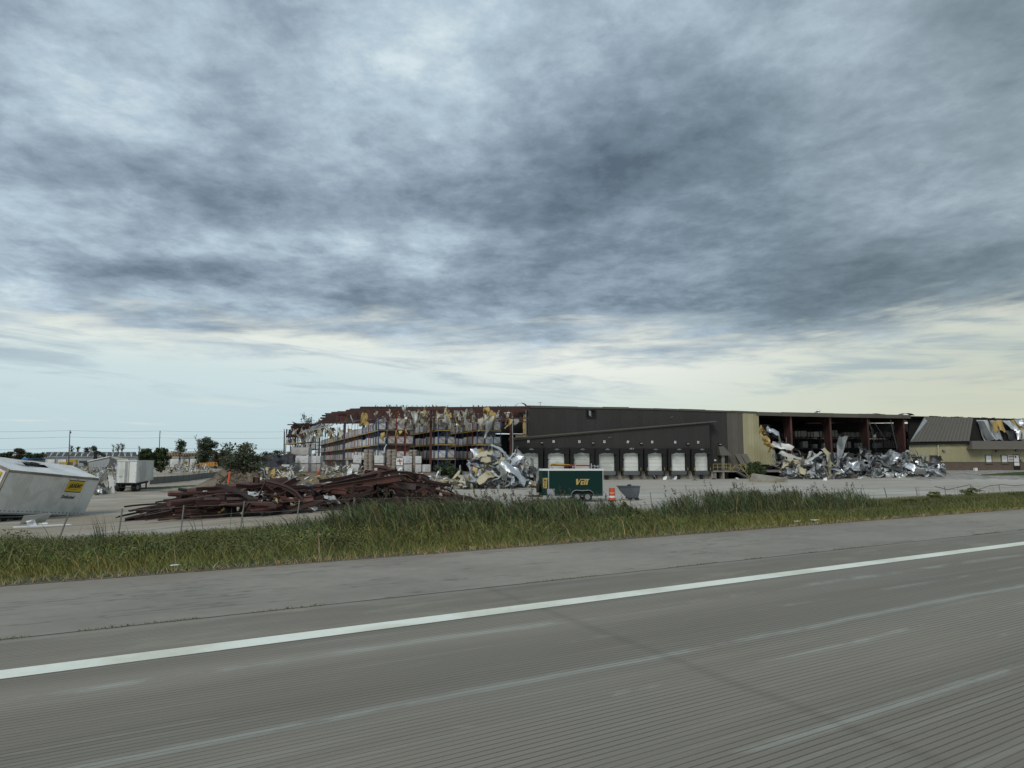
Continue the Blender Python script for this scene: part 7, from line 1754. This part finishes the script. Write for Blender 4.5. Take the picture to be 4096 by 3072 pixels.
# ================================================================== MACHINES
m_cat = mat('machine_yellow', (.42, .27, .03), .5, var=.15)
ex = thing('excavator', tuple(W(270, 1868, 225)), 'yellow excavator with bent boom working behind the debris', 'excavator'); e = lambda x, y, dy=0: W(x, y, 225+dy)
MB().bar(e(263, 1857), e(275, 1844), .5, .7).bar(e(275, 1844), e(308, 1843), .5, .7).build('boom', m_cat, ex); MB().bar(e(308, 1843), e(303, 1860), .4, .5).build('stick', m_cat, ex); MB().bar(e(303, 1858), e(307, 1864), .8, .7).build('bucket', m_graysheet, ex)
a = e(250, 1864); MB().box((a.x-.6, 224, a.z-.1), (a.x+2.0, 227, a.z+1.2)).build('cab_body', m_cat, ex); MB().box((a.x-.9, 223.5, a.z-.9), (a.x+2.4, 227.5, a.z-.15)).build('track', m_black, ex)
ex = thing('dark_excavator', tuple(W(395, 1866, 315)), 'dark excavator arm rising against the long grey warehouse roof', 'excavator'); e = lambda x, y: W(x, y, 312)
MB().bar(e(381, 1862), e(382, 1806), 1.1, .9).bar(e(382, 1806), e(400, 1812), 1.0, 1.1).bar(e(398, 1811), e(420, 1826), .8, 1.0).build('boom', m_black, ex); MB().bar(e(380, 1826), e(402, 1818), .5).build('ram', m_graysheet, ex); a = e(372, 1866); MB().box((a.x, 311, a.z), (a.x+3, 315, a.z+1.6)).build('cab_body', m_black, ex)
dt = thing('dump_truck', tuple(W(805, 1872, 205)), 'orange dump truck parked behind the far debris pile', 'truck'); e = lambda x, y, dy=0: W(x, y, 205+dy)
m_or = mat('truck_orange', (.52, .23, .025), .45, var=.08)
MB().hexa([e(797, 1865), e(852, 1865), e(852, 1865, 2.4), e(797, 1865, 2.4), e(799, 1852), e(856, 1849), e(856, 1849, 2.4), e(799, 1852, 2.4)]).build('dump_body', m_or, dt)
for k in range(5): MB().bar(e(806+k*10, 1865, -.1), e(807+k*10, 1851, -.1), .12).build('body_rib', m_or, dt)
MB().hexa([e(854, 1868), e(872, 1868), e(872, 1868, 2.2), e(854, 1868, 2.2), e(855, 1850), e(868, 1850), e(868, 1850, 2.2), e(855, 1850, 2.2)]).build('cab', m_or, dt); MB().add([e(857, 1858, -.05), e(867, 1858, -.05), e(865, 1852, -.05), e(858, 1852, -.05)], [(0, 1, 2, 3)]).build('window', m_glass, dt)
for x in (808, 820, 862): MB().disc(e(x, 1869, .1), (0, 1, 0), .5, .4, 14).build('wheel', m_tyre, dt)
# far debris piles of broken houses: mixed boards and sheets
pl_me = [wmesh('plank', lambda mb, l=l: mb.box((-l/2, -.12, 0), (l/2, .12, .05)), m_) for l, m_ in ((3, m_wood), (2.2, m_graysheet), (2.6, m_signw), (1.6, m_csheet))]
def debris(x0, x1, y0, y1, Y0, Y1, hf, n, where, seed, nobj=60):
    r = random.Random(seed); bk = Bake()
    for k in range(n):
        px_ = r.uniform(x0, x1); f = r.random(); Y = Y0+(Y1-Y0)*f; p = W(px_, y1+(y0-y1)*f, Y); z0 = zt(p.x, p.y); hh = hf(px_)*math.sin(PI*(.1+.8*f)); z = max(z0, z0+hh*r.uniform(.3, 1.05)); 
        kind = r.random(); rot = (r.gauss(0, .4), r.gauss(0, .45), r.uniform(0, PI)); s = r.uniform(.4, .9)
        if kind < .45: me = r.choice(pl_me); nm, ct, kn = 'plank', 'plank', 'board'
        elif kind < .97: me = r.choice(SHM[r.choice(['white', 'pale', 'dark grey', 'cream', 'silver'])])[0]; nm, ct, kn = 'roof_scrap', 'scrap', 'torn sheet'; s *= .42
        else: me = r.choice(INS)[0]; nm, ct, kn = 'roof_scrap', 'scrap', 'yellow batt'
        mid = (x0+x1)/2; col_ = me.materials[0].name.replace('_', ' ').replace('galvanised sheet', 'silver').split()[0]
        if k >= nobj: bk.add(me, Matrix.LocRotScale(Vector((p.x, p.y, z)), Matrix.Rotation(rot[2], 3, 'Z')@Matrix.Rotation(rot[1], 3, 'Y'), Vector((s, s, s)))); continue
        o = place(nm, me, (p.x, p.y, z), rot, (s, s, s), '%s %s in the %s half of %s' % (col_, kn, 'left' if px_ < mid else 'right', where), ct, 'pieces of %s' % where); o['_o'] = (p.x, p.y, z)
    bk.build('debris_mass', 'mixed broken boards and sheets filling %s' % where, 'debris')
h1 = lambda x: lerp_poly([(290, .6), (340, 1.2), (420, 1.7), (468, 1.5)], x)
debris(285, 470, 1880, 1908, 128, 165, h1, 520, 'the debris pile left of the parked trailer', 31, 70)
debris(670, 850, 1876, 1890, 160, 200, lambda x: lerp_poly([(670, .6), (700, 1.8), (790, 2.0), (850, .5)], x), 420, 'the debris pile by the roofless garage', 32, 60)
debris(1040, 1180, 1885, 1935, 86, 93, lambda x: .7, 160, 'the scatter below the black tarp', 33, 40)
debris(1290, 1440, 1880, 1892, 94, 99, lambda x: .5, 130, 'the scatter left of the ground cartons', 34, 30)
debris(130, 300, 1862, 1872, 200, 230, lambda x: .9, 120, 'the far debris behind the overturned trailer', 35, 20)

# ------------------------------------------------------------------ tell look-alikes apart by their order from the left
def px_of(o):
    p = o.location; ca, sa = math.cos(ALPHA), math.sin(ALPHA); zc = ca*p.y+sa*(p.z-EYE); return 2048+F*p.x/max(zc, .1)
by = {}
for o in list(scene.objects):
    if o.parent is None and o.get('label') and o.get('kind') is None: by.setdefault(o['label'], []).append(o)
OR2 = ['leftmost', 'second from left', 'third from left', 'fourth from left', 'fifth from left', 'sixth from left', 'seventh from left', 'eighth from left', 'ninth from left', 'tenth from left']
for lab, os_ in by.items():
    if 1 < len(os_) <= 10:
        for k, o in enumerate(sorted(os_, key=px_of)):
            tl = OR2[k] if k < len(os_)-1 or k < 2 else 'rightmost'
            if len(lab.split())+len(tl.split()) <= 16: o['label'] = '%s, %s' % (lab, tl)

lp = [G(3925, 1900), G(4010, 1893), G(4100, 1888), G(4260, 1884)]; lq = [G(3925, 1901.5), G(4010, 1902), G(4100, 1902), G(4260, 1901)]
MB().add([p_+Vector((0, 0, .06)) for p_ in lp+lq], [(4, 5, 1, 0), (5, 6, 2, 1), (6, 7, 3, 2)]).build('office_lawn', m_lawn, origin=Vector((0, 0, 0)))['kind'] = 'structure'

for o in scene.objects:
    l = o.get('label')
    if l and len(l.split()) > 16: o['label'] = ' '.join(w_ for w_ in l.split() if w_ != 'the')
